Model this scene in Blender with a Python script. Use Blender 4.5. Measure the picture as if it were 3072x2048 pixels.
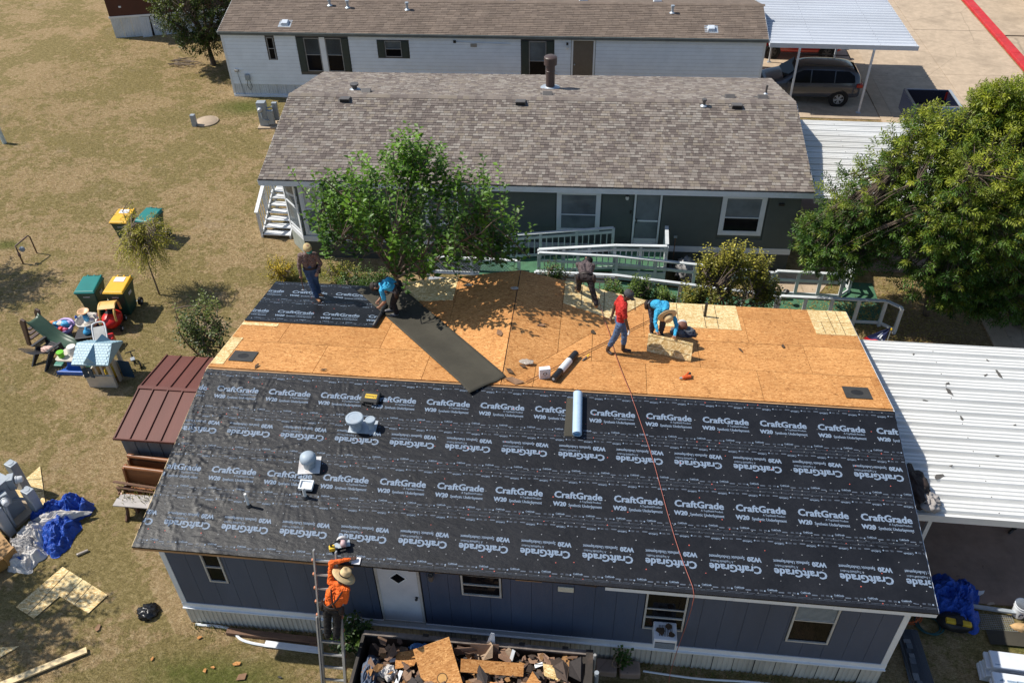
import bpy, bmesh, math, random
import numpy as np
from mathutils import Vector, Matrix, Euler, noise as mnoise
sc = bpy.context.scene
C = sc.collection
for _o in list(bpy.data.objects): bpy.data.objects.remove(_o)
PI = math.pi
# ------------------------------------------------------------------ camera, sky, sun, exposure
cam = bpy.data.cameras.new('camera'); cam_o = bpy.data.objects.new('camera', cam); C.objects.link(cam_o)
cam.sensor_width = 36.0; cam.lens = 36.0 * 2566.457 / 3072; cam.clip_start = .1; cam.clip_end = 600
def _cam():
    yaw, pit, rol = -0.12255, 0.69568, -0.02175
    f = Vector((math.sin(yaw)*math.cos(pit), math.cos(yaw)*math.cos(pit), -math.sin(pit)))
    r = Vector((math.cos(yaw), -math.sin(yaw), 0)); u = r.cross(f)
    c, s = math.cos(rol), math.sin(rol)
    r2 = c*r + s*u; u2 = -s*r + c*u
    m = Matrix((r2, u2, -f)).transposed().to_4x4(); m.translation = Vector((8.5005, -9.1632, 16.3887))
    return m
cam_o.matrix_world = _cam()
sc.camera = cam_o
SUND = Vector((.78, -.12, -1)).normalized()
w = bpy.data.worlds.new('World'); sc.world = w; w.use_nodes = True
nt = w.node_tree; bg = nt.nodes['Background']
sky = nt.nodes.new('ShaderNodeTexSky'); sky.sky_type = 'NISHITA'; sky.sun_disc = False
sky.sun_elevation = math.asin(-SUND.z); sky.sun_rotation = math.atan2(-SUND.x, -SUND.y)
sky.air_density = 1.0; sky.dust_density = .6; sky.ozone_density = 1.0
nt.links.new(sky.outputs[0], bg.inputs[0]); bg.inputs[1].default_value = .095
sun = bpy.data.lights.new('sun', 'SUN'); sun.energy = 4.4; sun.angle = math.radians(.53); sun.color = (1, .95, .86)
sun_o = bpy.data.objects.new('sun', sun); C.objects.link(sun_o)
sun_o.rotation_euler = SUND.to_track_quat('-Z', 'Y').to_euler(); sun_o.location = (-20, 5, 30)
sc.view_settings.view_transform = 'Standard'; sc.view_settings.look = 'None'
sc.view_settings.exposure = .32; sc.view_settings.gamma = 1; sc.view_settings.use_curve_mapping = False

# ------------------------------------------------------------------ materials
MATS = {}
def nd(t, k, **kw):
    n = t.nodes.new('ShaderNode' + k)
    for a, b in kw.items():
        if a.startswith('i_'): n.inputs[a[2:].replace('_', ' ')].default_value = b
        else: setattr(n, a, b)
    return n
def newmat(name, rough=.6, metal=0, spec=.5):
    m = bpy.data.materials.new(name); m.use_nodes = True; t = m.node_tree
    p = t.nodes['Principled BSDF']; p.inputs['Roughness'].default_value = rough; p.inputs['Metallic'].default_value = metal
    p.inputs['Specular IOR Level'].default_value = spec
    return m, t, p
def ramp(t, fac, stops, interp='LINEAR'):
    r = nd(t, 'ValToRGB'); r.color_ramp.interpolation = interp
    e = r.color_ramp.elements
    while len(e) < len(stops): e.new(.5)
    for i, (pos, c) in enumerate(stops):
        e[i].position = pos; e[i].color = tuple(c) + (1,) if len(c) == 3 else c
    t.links.new(fac, r.inputs[0]); return r.outputs[0]
def mixc(t, fac, a, b, mode='MIX'):
    n = nd(t, 'Mix', data_type='RGBA', blend_type=mode)
    for s, x in ((n.inputs[0], fac), (n.inputs[6], a), (n.inputs[7], b)):
        if isinstance(x, (int, float)): s.default_value = x
        elif isinstance(x, tuple): s.default_value = x + (1,) if len(x) == 3 else x
        else: t.links.new(x, s)
    return n.outputs[2]
def noise(t, vec, scale, detail=4, rough=.6, out=0):
    n = nd(t, 'TexNoise'); n.inputs['Scale'].default_value = scale; n.inputs['Detail'].default_value = detail; n.inputs['Roughness'].default_value = rough
    if vec is not None: t.links.new(vec, n.inputs['Vector'])
    return n.outputs[out]
def mapping(t, vec, scale=(1, 1, 1), rot=(0, 0, 0), loc=(0, 0, 0)):
    n = nd(t, 'Mapping'); n.inputs['Scale'].default_value = scale; n.inputs['Rotation'].default_value = rot; n.inputs['Location'].default_value = loc
    t.links.new(vec, n.inputs['Vector']); return n.outputs[0]
def coords(t, kind='Object'):
    return nd(t, 'TexCoord').outputs[kind] if kind != 'Pos' else nd(t, 'NewGeometry').outputs['Position']
def bump(t, p, h, strength=.3, dist=.02):
    b = nd(t, 'Bump'); b.inputs['Strength'].default_value = strength; b.inputs['Distance'].default_value = dist
    t.links.new(h, b.inputs['Height']); t.links.new(b.outputs[0], p.inputs['Normal'])
def mul(c, k): return tuple(max(0, min(1, x*k)) for x in c)
def pm(name, col, rough=.6, var=.18, scale=6, bmp=.15, bscale=70, metal=0, spec=.5, attr=False, dirt=0, dirtc=(.12, .09, .06), stretch=(1, 1, 1), bdist=.01):
    if name in MATS: return MATS[name]
    m, t, p = newmat(name, rough, metal, spec)
    v = mapping(t, coords(t, 'Pos'), stretch)
    n = noise(t, v, scale, 6, .65)
    if attr:
        a = nd(t, 'Attribute', attribute_name='col').outputs[0]
        f = ramp(t, n, [(.3, (1-var,)*3), (.7, (1+var*.5,)*3)])
        c = mixc(t, 1.0, a, f, 'MULTIPLY')
        lo_ = noise(t, mapping(t, coords(t, 'Pos'), (1.6, .35, .35)), 1.1, 5, .65)      # weather streaks down the slope
        c = mixc(t, 1.0, c, ramp(t, lo_, [(.3, (.84, .83, .82)), (.7, (1.1, 1.09, 1.07))]), 'MULTIPLY')
    else:
        c = ramp(t, n, [(.28, mul(col, 1-var)), (.72, mul(col, 1+var))])
    if dirt:
        d = noise(t, v, scale*.35, 7, .7)
        df = ramp(t, d, [(.5, (0, 0, 0)), (.72, (dirt,)*3)])
        c = mixc(t, df, c, dirtc)
    t.links.new(c, p.inputs['Base Color'])
    if bmp:
        bump(t, p, noise(t, v, bscale, 3, .6), bmp, bdist)
    MATS[name] = m; return m

def lawn_mat():
    m, t, p = newmat('lawn', .95, 0, .1)
    P = coords(t, 'Pos')
    n1 = noise(t, P, .30, 5, .6); n2 = noise(t, P, 2.1, 7, .75); n3 = noise(t, mapping(t, P, (1, 1.35, 1), (0, 0, .35)), 6.5, 6, .82); n4 = noise(t, mapping(t, P, (1, 1.6, 1)), 45, 3, .7)
    n5 = noise(t, mapping(t, P, loc=(31, 7, 0)), .45, 5, .65)
    tan = ramp(t, n3, [(.28, (.220, .150, .076)), (.48, (.395, .278, .145)), (.70, (.62, .475, .29))])
    grn = ramp(t, n3, [(.28, (.13, .11, .038)), (.5, (.255, .205, .080)), (.72, (.45, .36, .175))])
    mm = nd(t, 'Math', operation='ADD'); t.links.new(n1, mm.inputs[0]); t.links.new(n2, mm.inputs[1])
    gf = ramp(t, mm.outputs[0], [(.84, (0,)*3), (1.02, (.25,)*3), (1.28, (.85,)*3)])
    c = mixc(t, gf, tan, grn)
    soil = ramp(t, n5, [(.62, (0, 0, 0)), (.78, (.6,)*3)])
    c = mixc(t, soil, c, (.40, .31, .22))
    # greener turf in the strips by the homes and in the near garden, bare earth under the big tree
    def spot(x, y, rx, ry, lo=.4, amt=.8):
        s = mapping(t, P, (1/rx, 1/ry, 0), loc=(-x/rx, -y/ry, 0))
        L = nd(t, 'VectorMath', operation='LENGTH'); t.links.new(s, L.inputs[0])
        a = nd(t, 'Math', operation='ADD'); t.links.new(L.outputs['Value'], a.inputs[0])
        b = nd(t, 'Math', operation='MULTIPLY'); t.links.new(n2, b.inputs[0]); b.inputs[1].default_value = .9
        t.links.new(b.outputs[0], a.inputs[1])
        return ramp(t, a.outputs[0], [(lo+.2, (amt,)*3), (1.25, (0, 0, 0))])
    gg = ramp(t, n3, [(.25, (.06, .075, .015)), (.55, (.12, .15, .03)), (.8, (.22, .24, .06))])
    for s in ((-7.6, 25.6, 3.2, 1.9), (-1.2, 13.2, 2.6, 1.6), (1.2, -.9, 3.6, 1.3), (-12.2, 14.0, 1.6, .8), (9.5, -.8, 3, 1.2), (17.6, 1.6, 1.2, .8)):
        c = mixc(t, spot(*s), c, gg)
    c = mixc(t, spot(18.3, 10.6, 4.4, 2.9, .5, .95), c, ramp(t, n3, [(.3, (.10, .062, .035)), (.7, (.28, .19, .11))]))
    c = mixc(t, spot(-3.3, 10.2, 1.4, 1.0, .25, .7), c, (.42, .33, .24))
    fine = ramp(t, n4, [(.25, (.38,)*3), (.5, (.95,)*3), (.75, (1.5,)*3)])
    c = mixc(t, .85, c, fine, 'MULTIPLY')
    n6 = noise(t, mapping(t, P, (1, 1.5, 1), (0, 0, .4)), 17, 4, .8)
    c = mixc(t, .9, c, ramp(t, n6, [(.30, (.48, .47, .44)), (.5, (1, 1, 1)), (.72, (1.45, 1.42, 1.4))]), 'MULTIPLY')
    t.links.new(c, p.inputs['Base Color'])
    h = nd(t, 'Math', operation='ADD'); t.links.new(n4, h.inputs[0]); t.links.new(n3, h.inputs[1])
    bump(t, p, h.outputs[0], .9, .05)
    return m
def concrete_mat(name, col, stain=.5):
    m, t, p = newmat(name, .85, 0, .25)
    P = coords(t, 'Pos')
    a = noise(t, P, .5, 6, .65); b = noise(t, P, 3, 6, .7); c4 = noise(t, P, 60, 2)
    c = ramp(t, b, [(.3, mul(col, .82)), (.7, mul(col, 1.12))])
    c = mixc(t, ramp(t, a, [(.48, (0, 0, 0)), (.7, (stain,)*3)]), c, mul(col, .55))
    v = nd(t, 'TexVoronoi', feature='DISTANCE_TO_EDGE'); v.inputs['Scale'].default_value = .22
    t.links.new(mixc(t, .12, P, noise(t, P, 1.2, 5, .6, 1)), v.inputs['Vector'])
    c = mixc(t, ramp(t, v.outputs[0], [(0, (.5,)*3), (.0016, (0, 0, 0))]), c, mul(col, .4))
    spots = ramp(t, noise(t, P, 7, 2, .5), [(.70, (0, 0, 0)), (.76, (stain,)*3)])
    c = mixc(t, spots, c, mul(col, .35))
    t.links.new(c, p.inputs['Base Color']); bump(t, p, c4, .25, .006)
    return m
def osb_mat(name, lo, mid, hi, dark=.25, tint=None):
    m, t, p = newmat(name, .75, 0, .25)
    rnd = nd(t, 'ObjectInfo').outputs['Random']
    off = nd(t, 'CombineXYZ')
    k = nd(t, 'Math', operation='MULTIPLY'); t.links.new(rnd, k.inputs[0]); k.inputs[1].default_value = 37
    t.links.new(k.outputs[0], off.inputs[0]); t.links.new(k.outputs[0], off.inputs[1])
    add = nd(t, 'VectorMath', operation='ADD'); t.links.new(coords(t, 'Object'), add.inputs[0]); t.links.new(off.outputs[0], add.inputs[1])
    P = add.outputs[0]
    warp = mixc(t, .05, P, noise(t, P, 2.5, 2, .5, 1))
    cols = []
    for ang, sx, sy in ((.35, 13, 44), (-.4, 14, 48), (1.0, 14, 46), (-1.15, 14, 44)):
        v = nd(t, 'TexVoronoi'); v.inputs['Scale'].default_value = 1.0
        t.links.new(mapping(t, warp, (sx, sy, .01), (0, 0, ang)), v.inputs['Vector'])
        cols.append(nd(t, 'SeparateColor')); t.links.new(v.outputs['Color'], cols[-1].inputs[0])
    s1 = noise(t, P, 20, 2); s2 = noise(t, mapping(t, P, loc=(9, 3, 0)), 17, 2)
    a = mixc(t, ramp(t, s1, [(.44, (0,)*3), (.56, (1,)*3)]), cols[0].outputs[0], cols[1].outputs[0])
    b = mixc(t, ramp(t, s1, [(.44, (0,)*3), (.56, (1,)*3)]), cols[2].outputs[0], cols[3].outputs[0])
    f = mixc(t, ramp(t, s2, [(.5, (0,)*3), (.58, (1,)*3)]), a, b)
    c = ramp(t, f, [(.0, mul(lo, dark*1.6)), (.10, lo), (.5, mid), (.88, hi), (1, mul(hi, 1.25))])
    big = noise(t, P, .9, 4, .6)
    c = mixc(t, .75, c, ramp(t, big, [(.3, (.80, .76, .70)), (.65, (1.1, 1.08, 1.05))]), 'MULTIPLY')
    per = ramp(t, rnd, [(0, (.90, .87, .84)), (1, (1.08, 1.08, 1.08))])
    c = mixc(t, 1.0, c, per, 'MULTIPLY')
    c = mixc(t, ramp(t, noise(t, P, 3.3, 5, .75), [(.69, (0,)*3), (.74, (.6,)*3)]), c, mul(lo, .25))
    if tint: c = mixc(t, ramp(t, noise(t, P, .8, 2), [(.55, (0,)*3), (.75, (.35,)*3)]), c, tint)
    t.links.new(c, p.inputs['Base Color']); bump(t, p, f, .25, .006)
    return m
def felt_mat(name, col, rough, var=.25, bs=1.0):
    m, t, p = newmat(name, rough, 0, .30)
    P = coords(t, 'Pos')
    n = noise(t, P, 1.3, 6, .7); g = noise(t, P, 90, 2, .5); d = noise(t, P, 26, 3, .6)
    c = ramp(t, n, [(.3, mul(col, 1-var)), (.7, mul(col, 1+var))])
    c = mixc(t, ramp(t, d, [(.66, (0,)*3), (.76, (.22,)*3)]), c, (.09, .07, .05))   # grit off the old shingles
    t.links.new(c, p.inputs['Base Color'])
    rr = nd(t, 'MapRange'); t.links.new(n, rr.inputs[0]); rr.inputs[3].default_value = rough-.1; rr.inputs[4].default_value = rough+.15
    t.links.new(rr.outputs[0], p.inputs['Roughness'])
    h = nd(t, 'Math', operation='MULTIPLY_ADD'); t.links.new(noise(t, mapping(t, P, (1, 2.2, 1), (0, 0, .5)), 7, 4, .6), h.inputs[0]); h.inputs[1].default_value = 4; t.links.new(g, h.inputs[2])
    bump(t, p, h.outputs[0], .22*bs, .01)
    return m
def leaf_mat(name):
    m, t, p = newmat(name, .45, 0, .4)
    a = nd(t, 'Attribute', attribute_name='col').outputs[0]
    t.links.new(a, p.inputs['Base Color'])
    tr = nd(t, 'BsdfTranslucent'); t.links.new(mixc(t, 1.0, a, (1.3, 1.5, .5, 1), 'MULTIPLY'), tr.inputs[0])
    mx = nd(t, 'MixShader'); mx.inputs[0].default_value = .28
    t.links.new(p.outputs[0], mx.inputs[1]); t.links.new(tr.outputs[0], mx.inputs[2])
    t.links.new(mx.outputs[0], t.nodes['Material Output'].inputs[0])
    return m
def glass_mat(name, col, rough=.04):
    m, t, p = newmat(name, rough, 0, .10)
    P = coords(t, 'Pos'); n = noise(t, P, 1.2, 3)
    t.links.new(ramp(t, n, [(.3, mul(col, .7)), (.7, mul(col, 1.3))]), p.inputs['Base Color'])
    bump(t, p, noise(t, P, .9, 1), .03, .05)
    return m
LAWN = lawn_mat()
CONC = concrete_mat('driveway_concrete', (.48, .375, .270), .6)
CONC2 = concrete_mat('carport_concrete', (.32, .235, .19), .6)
OSB = osb_mat('weathered_osb', (.41, .18, .057), (.54, .258, .087), (.65, .352, .138))
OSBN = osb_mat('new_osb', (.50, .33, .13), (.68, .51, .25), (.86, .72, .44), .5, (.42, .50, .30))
FELT = felt_mat('synthetic_underlayment', (.0095, .0105, .0140), .42, .3)
FELT2 = felt_mat('felt_strip', (.055, .050, .038), .85, .2)
LEAF = leaf_mat('leaf')
PRINT2 = pm('faint_print', (.075, .095, .13), .6, .2, 20, .1)
PRINT = pm('white_print', (.19, .25, .34), .6, .14, 20, .1)
NAVY = pm('navy_siding_paint', (.060, .084, .138), .55, .16, 1.2, .25, 30, dirt=.25, dirtc=(.07, .08, .10), stretch=(1, 1, .3))
WHITE = pm('white_paint', (.70, .72, .74), .5, .10, 3, .12, 40, dirt=.35, dirtc=(.45, .43, .40))
WTRIM = pm('white_vinyl', (.74, .77, .80), .45, .07, 2, .1, 40, dirt=.2, dirtc=(.5, .5, .48))
SKIRT = pm('skirting_vinyl', (.56, .54, .48), .55, .12, 2, .15, 40, dirt=.55, dirtc=(.25, .22, .16), stretch=(1, 1, .4))
DARK = pm('dark_void', (.012, .012, .014), .7, .2)
WOOD = pm('raw_wood', (.42, .24, .11), .7, .3, 4, .3, 60, dirt=.5, dirtc=(.10, .05, .02), stretch=(.3, 3, 3))
PINE = pm('pine_lumber', (.72, .55, .30), .65, .12, 5, .15, 60, stretch=(1, 3, 3))
ROTW = pm('rotten_wood', (.085, .05, .028), .9, .5, 6, .5, 60)
GLASSD = glass_mat('dark_window_glass', (.008, .008, .010), .06)
GLASSG = glass_mat('grey_window_glass', (.16, .185, .20), .05)
SAGE = pm('sage_green_siding_paint', (.088, .106, .102), .6, .12, 1.5, .2, 30, dirt=.2, dirtc=(.10, .11, .10))
GREENC = pm('green_outdoor_carpet', (.060, .155, .085), .95, .22, 5, .5, 150, dirt=.5, dirtc=(.10, .15, .08))
METW = pm('white_painted_steel', (.72, .72, .70), .38, .10, 1.2, .05, 30, dirt=.7, dirtc=(.55, .52, .46), stretch=(.25, 1, 1))
METG = pm('galvalume_roof_steel', (.52, .55, .60), .42, .10, 1.2, .05, 30, dirt=.3, dirtc=(.40, .42, .45), stretch=(.25, 1, 1))
GALV = pm('galvanised_steel', (.42, .47, .52), .42, .14, 8, .1, 40, metal=.35, dirt=.3, dirtc=(.32, .3, .28))
GREYM = pm('grey_utility_metal', (.33, .37, .41), .45, .10, 4, .08, 40, metal=.1)
GREYD = pm('brown_grey_vent_metal', (.10, .092, .088), .5, .15, 6, .1)
BLACKP = pm('black_plastic', (.016, .016, .018), .45, .3, 8, .1)
TYRE = pm('tyre_rubber', (.012, .012, .012), .85, .3, 8, .2)
# ------------------------------------------------------------------ mesh helpers
def V3(x): return Vector(x)
class MB:
    def __init__(s): s.v = []; s.f = []; s.m = []; s.c = []
    def add(s, vs, fs, mi=0, col=None):
        o = len(s.v); s.v += [tuple(v) for v in vs]
        s.c += [col or (1, 1, 1)]*len(vs)
        for f in fs: s.f.append(tuple(i+o for i in f)); s.m.append(mi)
        return s
    def box(s, c, d, R=None, mi=0, col=None, taper=1.0):
        x, y, z = d[0]/2, d[1]/2, d[2]/2; k = taper
        vs = [(-x, -y, -z), (x, -y, -z), (x, y, -z), (-x, y, -z), (-x*k, -y*k, z), (x*k, -y*k, z), (x*k, y*k, z), (-x*k, y*k, z)]
        if R is not None:
            if isinstance(R, (int, float)): R = Matrix.Rotation(R, 3, 'Z')
            vs = [R @ Vector(v) for v in vs]
        vs = [(v[0]+c[0], v[1]+c[1], v[2]+c[2]) for v in vs]
        return s.add(vs, [(0, 3, 2, 1), (4, 5, 6, 7), (0, 1, 5, 4), (1, 2, 6, 5), (2, 3, 7, 6), (3, 0, 4, 7)], mi, col)
    def b2(s, a, b, mi=0, col=None):   # box by two corners
        return s.box([(a[i]+b[i])/2 for i in range(3)], [abs(b[i]-a[i]) for i in range(3)], None, mi, col)
    def bar(s, a, b, wd, th, up=(0, 0, 1), mi=0, col=None):
        a, b = Vector(a), Vector(b); d = b-a; L = d.length; d.normalize(); u = Vector(up)
        sd = d.cross(u)
        if sd.length < 1e-4: sd = d.cross(Vector((0, 1, 0)))
        sd.normalize(); u = sd.cross(d)
        R = Matrix((d, sd, u)).transposed()
        return s.box((a+b)/2, (L, wd, th), R, mi, col)
    def cyl(s, a, b, r0, r1=None, n=12, mi=0, col=None, caps=True):
        r1 = r0 if r1 is None else r1
        return s.tube([a, b], [r0, r1], n, mi, col, caps)
    def tube(s, pts, r, n=8, mi=0, col=None, caps=True):
        pts = [Vector(p) for p in pts]
        rs = r if isinstance(r, (list, tuple)) else [r]*len(pts)
        vs = []; pu = None
        for i, p in enumerate(pts):
            d = (pts[min(i+1, len(pts)-1)] - pts[max(i-1, 0)]).normalized()
            if pu is None:
                pu = d.orthogonal().normalized()
            else:
                pu = (pu - d*pu.dot(d))
                if pu.length < 1e-6: pu = d.orthogonal()
                pu.normalize()
            q = d.cross(pu)
            for k in range(n):
                a = 2*PI*k/n; vs.append(p + (pu*math.cos(a) + q*math.sin(a))*rs[i])
        fs = []
        for i in range(len(pts)-1):
            for k in range(n):
                a = i*n+k; b = i*n+(k+1) % n; fs.append((a, b, b+n, a+n))
        if caps: fs.append(tuple(range(n))[::-1]); fs.append(tuple((len(pts)-1)*n+k for k in range(n)))
        return s.add(vs, fs, mi, col)
    def lathe(s, prof, c=(0, 0, 0), n=24, mi=0, col=None, R=None, sx=1, sy=1, caps=True):
        vs = []
        for r, z in prof:
            for k in range(n):
                a = 2*PI*k/n; v = Vector((r*math.cos(a)*sx, r*math.sin(a)*sy, z))
                if R is not None: v = R @ v
                vs.append((v[0]+c[0], v[1]+c[1], v[2]+c[2]))
        fs = []
        for i in range(len(prof)-1):
            for k in range(n):
                a = i*n+k; b = i*n+(k+1) % n; fs.append((a, b, b+n, a+n))
        if caps:
            fs.append(tuple(range(n))[::-1]); fs.append(tuple((len(prof)-1)*n+k for k in range(n)))
        return s.add(vs, fs, mi, col)
    def prism(s, poly, th, O=(0, 0, 0), X=(1, 0, 0), Y=(0, 1, 0), mi=0, col=None):   # polygon in plane O+xX+yY, thickness th along X x Y
        O, X, Y = Vector(O), Vector(X), Vector(Y); Z = X.cross(Y).normalized(); n = len(poly)
        a = [O + X*x + Y*y for x, y in poly]; b = [p + Z*th for p in a]
        fs = [tuple(range(n))[::-1], tuple(range(n, 2*n))] + [(i, (i+1) % n, n+(i+1) % n, n+i) for i in range(n)]
        return s.add(a+b, fs, mi, col)
    def grid(s, fn, nu, nv, mi=0, col=None, two=0):
        vs = [fn(i/nu, j/nv) for j in range(nv+1) for i in range(nu+1)]
        fs = [(j*(nu+1)+i, j*(nu+1)+i+1, (j+1)*(nu+1)+i+1, (j+1)*(nu+1)+i) for j in range(nv) for i in range(nu)]
        return s.add(vs, fs, mi, col)
    def blob(s, c, rad, seed=0, amp=.25, fr=1.5, nu=24, nv=14, mi=0, col=None, flat=None, ridged=False):
        vs = []; c = Vector(c)
        for j in range(nv+1):
            th = PI*j/nv
            for i in range(nu):
                ph = 2*PI*i/nu
                d = Vector((math.sin(th)*math.cos(ph), math.sin(th)*math.sin(ph), math.cos(th)))
                q = d*fr + Vector((seed*7.3, seed*3.1, seed))
                h = mnoise.fractal(q, 1, 2, 4)
                if ridged: h = 1 - 2.2*abs(h)
                k = 1 + amp*h
                p = Vector((d.x*rad[0]*k, d.y*rad[1]*k, d.z*rad[2]*k))
                if flat is not None and p.z < flat: p.z = flat
                vs.append(c+p)
        fs = [(j*nu+i, (j+1)*nu+i, (j+1)*nu+(i+1) % nu, j*nu+(i+1) % nu) for j in range(nv) for i in range(nu)]
        return s.add(vs, fs, mi, col)
    def mesh(s, name, mats, smooth=False):
        me = bpy.data.meshes.new(name)
        me.from_pydata(s.v, [], s.f)
        if not isinstance(mats, (list, tuple)): mats = [mats]
        for m in mats: me.materials.append(m)
        if len(mats) > 1: me.polygons.foreach_set('material_index', s.m)
        if any(c != (1, 1, 1) for c in s.c):
            at = me.attributes.new('col', 'FLOAT_COLOR', 'POINT')
            at.data.foreach_set('color', np.array([c + (1,) for c in s.c], dtype=np.float32).ravel())
        if smooth: me.polygons.foreach_set('use_smooth', [True]*len(me.polygons))
        me.validate(); me.update()
        return me
    def build(s, name, mats, parent=None, smooth=False, bevel=0, autos=False):
        o = bpy.data.objects.new(name, s.mesh(name, mats, smooth or autos)); C.objects.link(o)
        if parent is not None: o.parent = parent
        if bevel:
            b = o.modifiers.new('bevel', 'BEVEL'); b.width = bevel; b.segments = 2; b.limit_method = 'ANGLE'; b.angle_limit = math.radians(40)
        if autos:
            o.data.set_sharp_from_angle(angle=math.radians(38))
        return o
def inst(name, me, parent=None, loc=(0, 0, 0), rot=(0, 0, 0), scale=None):
    o = bpy.data.objects.new(name, me); C.objects.link(o); o.location = loc; o.rotation_euler = rot
    if scale: o.scale = scale
    if parent is not None: o.parent = parent
    return o
def tag(o, label=None, cat=None, group=None, kind=None):
    if label: o['label'] = label
    if cat: o['category'] = cat
    if group: o['group'] = group
    if kind: o['kind'] = kind
    return o
def thing(name, label, cat, loc=(0, 0, 0), rz=0, group=None):
    o = bpy.data.objects.new(name, None); C.objects.link(o); o.location = loc; o.rotation_euler = (0, 0, rz)
    o.empty_display_size = .2
    return tag(o, label, cat, group)
def copy_tree(o, parent=None):
    c = o.copy(); C.objects.link(c)
    if parent is not None: c.parent = parent
    for ch in list(o.children): copy_tree(ch, c)
    return c
def clip(poly, region):
    """clip convex polygon to convex CCW region (2-D)"""
    out = list(poly)
    for i in range(len(region)):
        a, b = region[i], region[(i+1) % len(region)]
        ex, ey = b[0]-a[0], b[1]-a[1]
        inp, out = out, []
        for j in range(len(inp)):
            p, q = inp[j], inp[(j+1) % len(inp)]
            sp = ex*(p[1]-a[1]) - ey*(p[0]-a[0]); sq = ex*(q[1]-a[1]) - ey*(q[0]-a[0])
            if sp >= 0: out.append(p)
            if (sp > 0 and sq < 0) or (sp < 0 and sq > 0):
                t = sp/(sp-sq); out.append((p[0]+t*(q[0]-p[0]), p[1]+t*(q[1]-p[1])))
        if len(out) < 3: return []
    return out
def area2(p): return abs(sum(p[i][0]*p[(i+1) % len(p)][1] - p[(i+1) % len(p)][0]*p[i][1] for i in range(len(p))))/2
def slab(poly, zf, th):
    """thin board over a plan polygon, top at zf(x,y)"""
    mb = MB(); n = len(poly)
    vs = [(x, y, zf(x, y)) for x, y in poly] + [(x, y, zf(x, y)-th) for x, y in poly]
    mb.add(vs, [tuple(range(n)), tuple(range(2*n-1, n-1, -1))] + [(i, n+i, n+(i+1) % n, (i+1) % n) for i in range(n)])
    return mb
def leaves(name, P, D, N, L, Wd, col, mat, parent=None):
    P, D, N = (np.asarray(a, np.float64) for a in (P, D, N)); n = len(P)
    D = D/np.linalg.norm(D, axis=1, keepdims=True); S = np.cross(D, N); S /= np.linalg.norm(S, axis=1, keepdims=True)+1e-9
    U = np.cross(S, D); L = np.asarray(L)[:, None]; Wd = np.asarray(Wd)[:, None]
    a = P; b = P + D*L*.42 + S*Wd + U*Wd*.35; c = P + D*L - U*L*.12; d = P + D*L*.42 - S*Wd + U*Wd*.35
    vs = np.stack([a, b, c, d], 1).reshape(-1, 3)
    me = bpy.data.meshes.new(name); me.vertices.add(n*4); me.vertices.foreach_set('co', vs.astype(np.float32).ravel())
    idx = np.arange(n)[:, None]*4; tri = np.concatenate([idx+[[0, 1, 2]], idx+[[0, 2, 3]]], 1).astype(np.int32).ravel()
    me.loops.add(n*6); me.loops.foreach_set('vertex_index', tri)
    me.polygons.add(n*2); me.polygons.foreach_set('loop_start', np.arange(0, n*6, 3, dtype=np.int32))
    me.polygons.foreach_set('loop_total', np.full(n*2, 3, np.int32))
    at = me.attributes.new('col', 'FLOAT_COLOR', 'POINT')
    cc = np.concatenate([np.repeat(np.asarray(col), 4, 0), np.ones((n*4, 1))], 1)
    at.data.foreach_set('color', cc.astype(np.float32).ravel())
    me.materials.append(mat); me.update(calc_edges=True)
    o = bpy.data.objects.new(name, me); C.objects.link(o)
    if parent is not None: o.parent = parent
    return o
_tc = {}
def textgeo(s, size, bold=0, align='LEFT', shear=0):
    """flat triangulated lettering: (verts Nx2, tris)"""
    k = (s, size, bold, align, shear)
    if k in _tc: return _tc[k]
    cu = bpy.data.curves.new('t', 'FONT'); cu.body = s; cu.size = size; cu.offset = bold; cu.align_x = align; cu.resolution_u = 2; cu.shear = shear
    o = bpy.data.objects.new('t', cu); C.objects.link(o)
    dg = bpy.context.evaluated_depsgraph_get(); dg.update()
    me = bpy.data.meshes.new_from_object(o.evaluated_get(dg))
    bm = bmesh.new(); bm.from_mesh(me); bmesh.ops.triangulate(bm, faces=bm.faces[:])
    bm.verts.index_update()
    v = [(p.co.x, p.co.y) for p in bm.verts]; f = [tuple(q.index for q in fc.verts) for fc in bm.faces]
    bm.free(); bpy.data.meshes.remove(me); bpy.data.objects.remove(o); bpy.data.curves.remove(cu)
    _tc[k] = (v, f); return _tc[k]
def put_text(mb, s, size, O, X, Y, bold=0, align='LEFT', mi=0, fit=None, lift=0, zf=None, sq=1.0):
    if bold:      # heavier stroke: shifted copies, each a hair higher
        for i, (dx, dy) in enumerate(((-.8, 0), (.8, 0), (0, -.6), (0, .6), (-.8, .5), (.8, -.5))[:6 if bold > .004 else 2]):
            o2 = Vector(O) + Vector(X)*dx*bold + Vector(Y)*dy*bold
            zz = (lambda p, i=i: tuple(Vector(zf(p)) + Vector((0, 0, .0005*i)))) if zf else None
            put_text(mb, s, size, o2, X, Y, 0, align, mi, fit, lift+.0004*i, zz, sq)
        return
    v, f = textgeo(s, size, 0, align)
    k = 1.0
    if fit:
        xs = [p[0] for p in v]; k = fit/(max(xs)-min(xs))
    O, X, Y = Vector(O), Vector(X), Vector(Y); Z = X.cross(Y)
    if zf: vs = [zf(O + X*(p[0]*k) + Y*(p[1]*sq)) for p in v]
    else: vs = [O + X*(p[0]*k) + Y*(p[1]*sq) + Z*lift for p in v]
    mb.add(vs, f, mi)
R_ = random.Random
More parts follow.
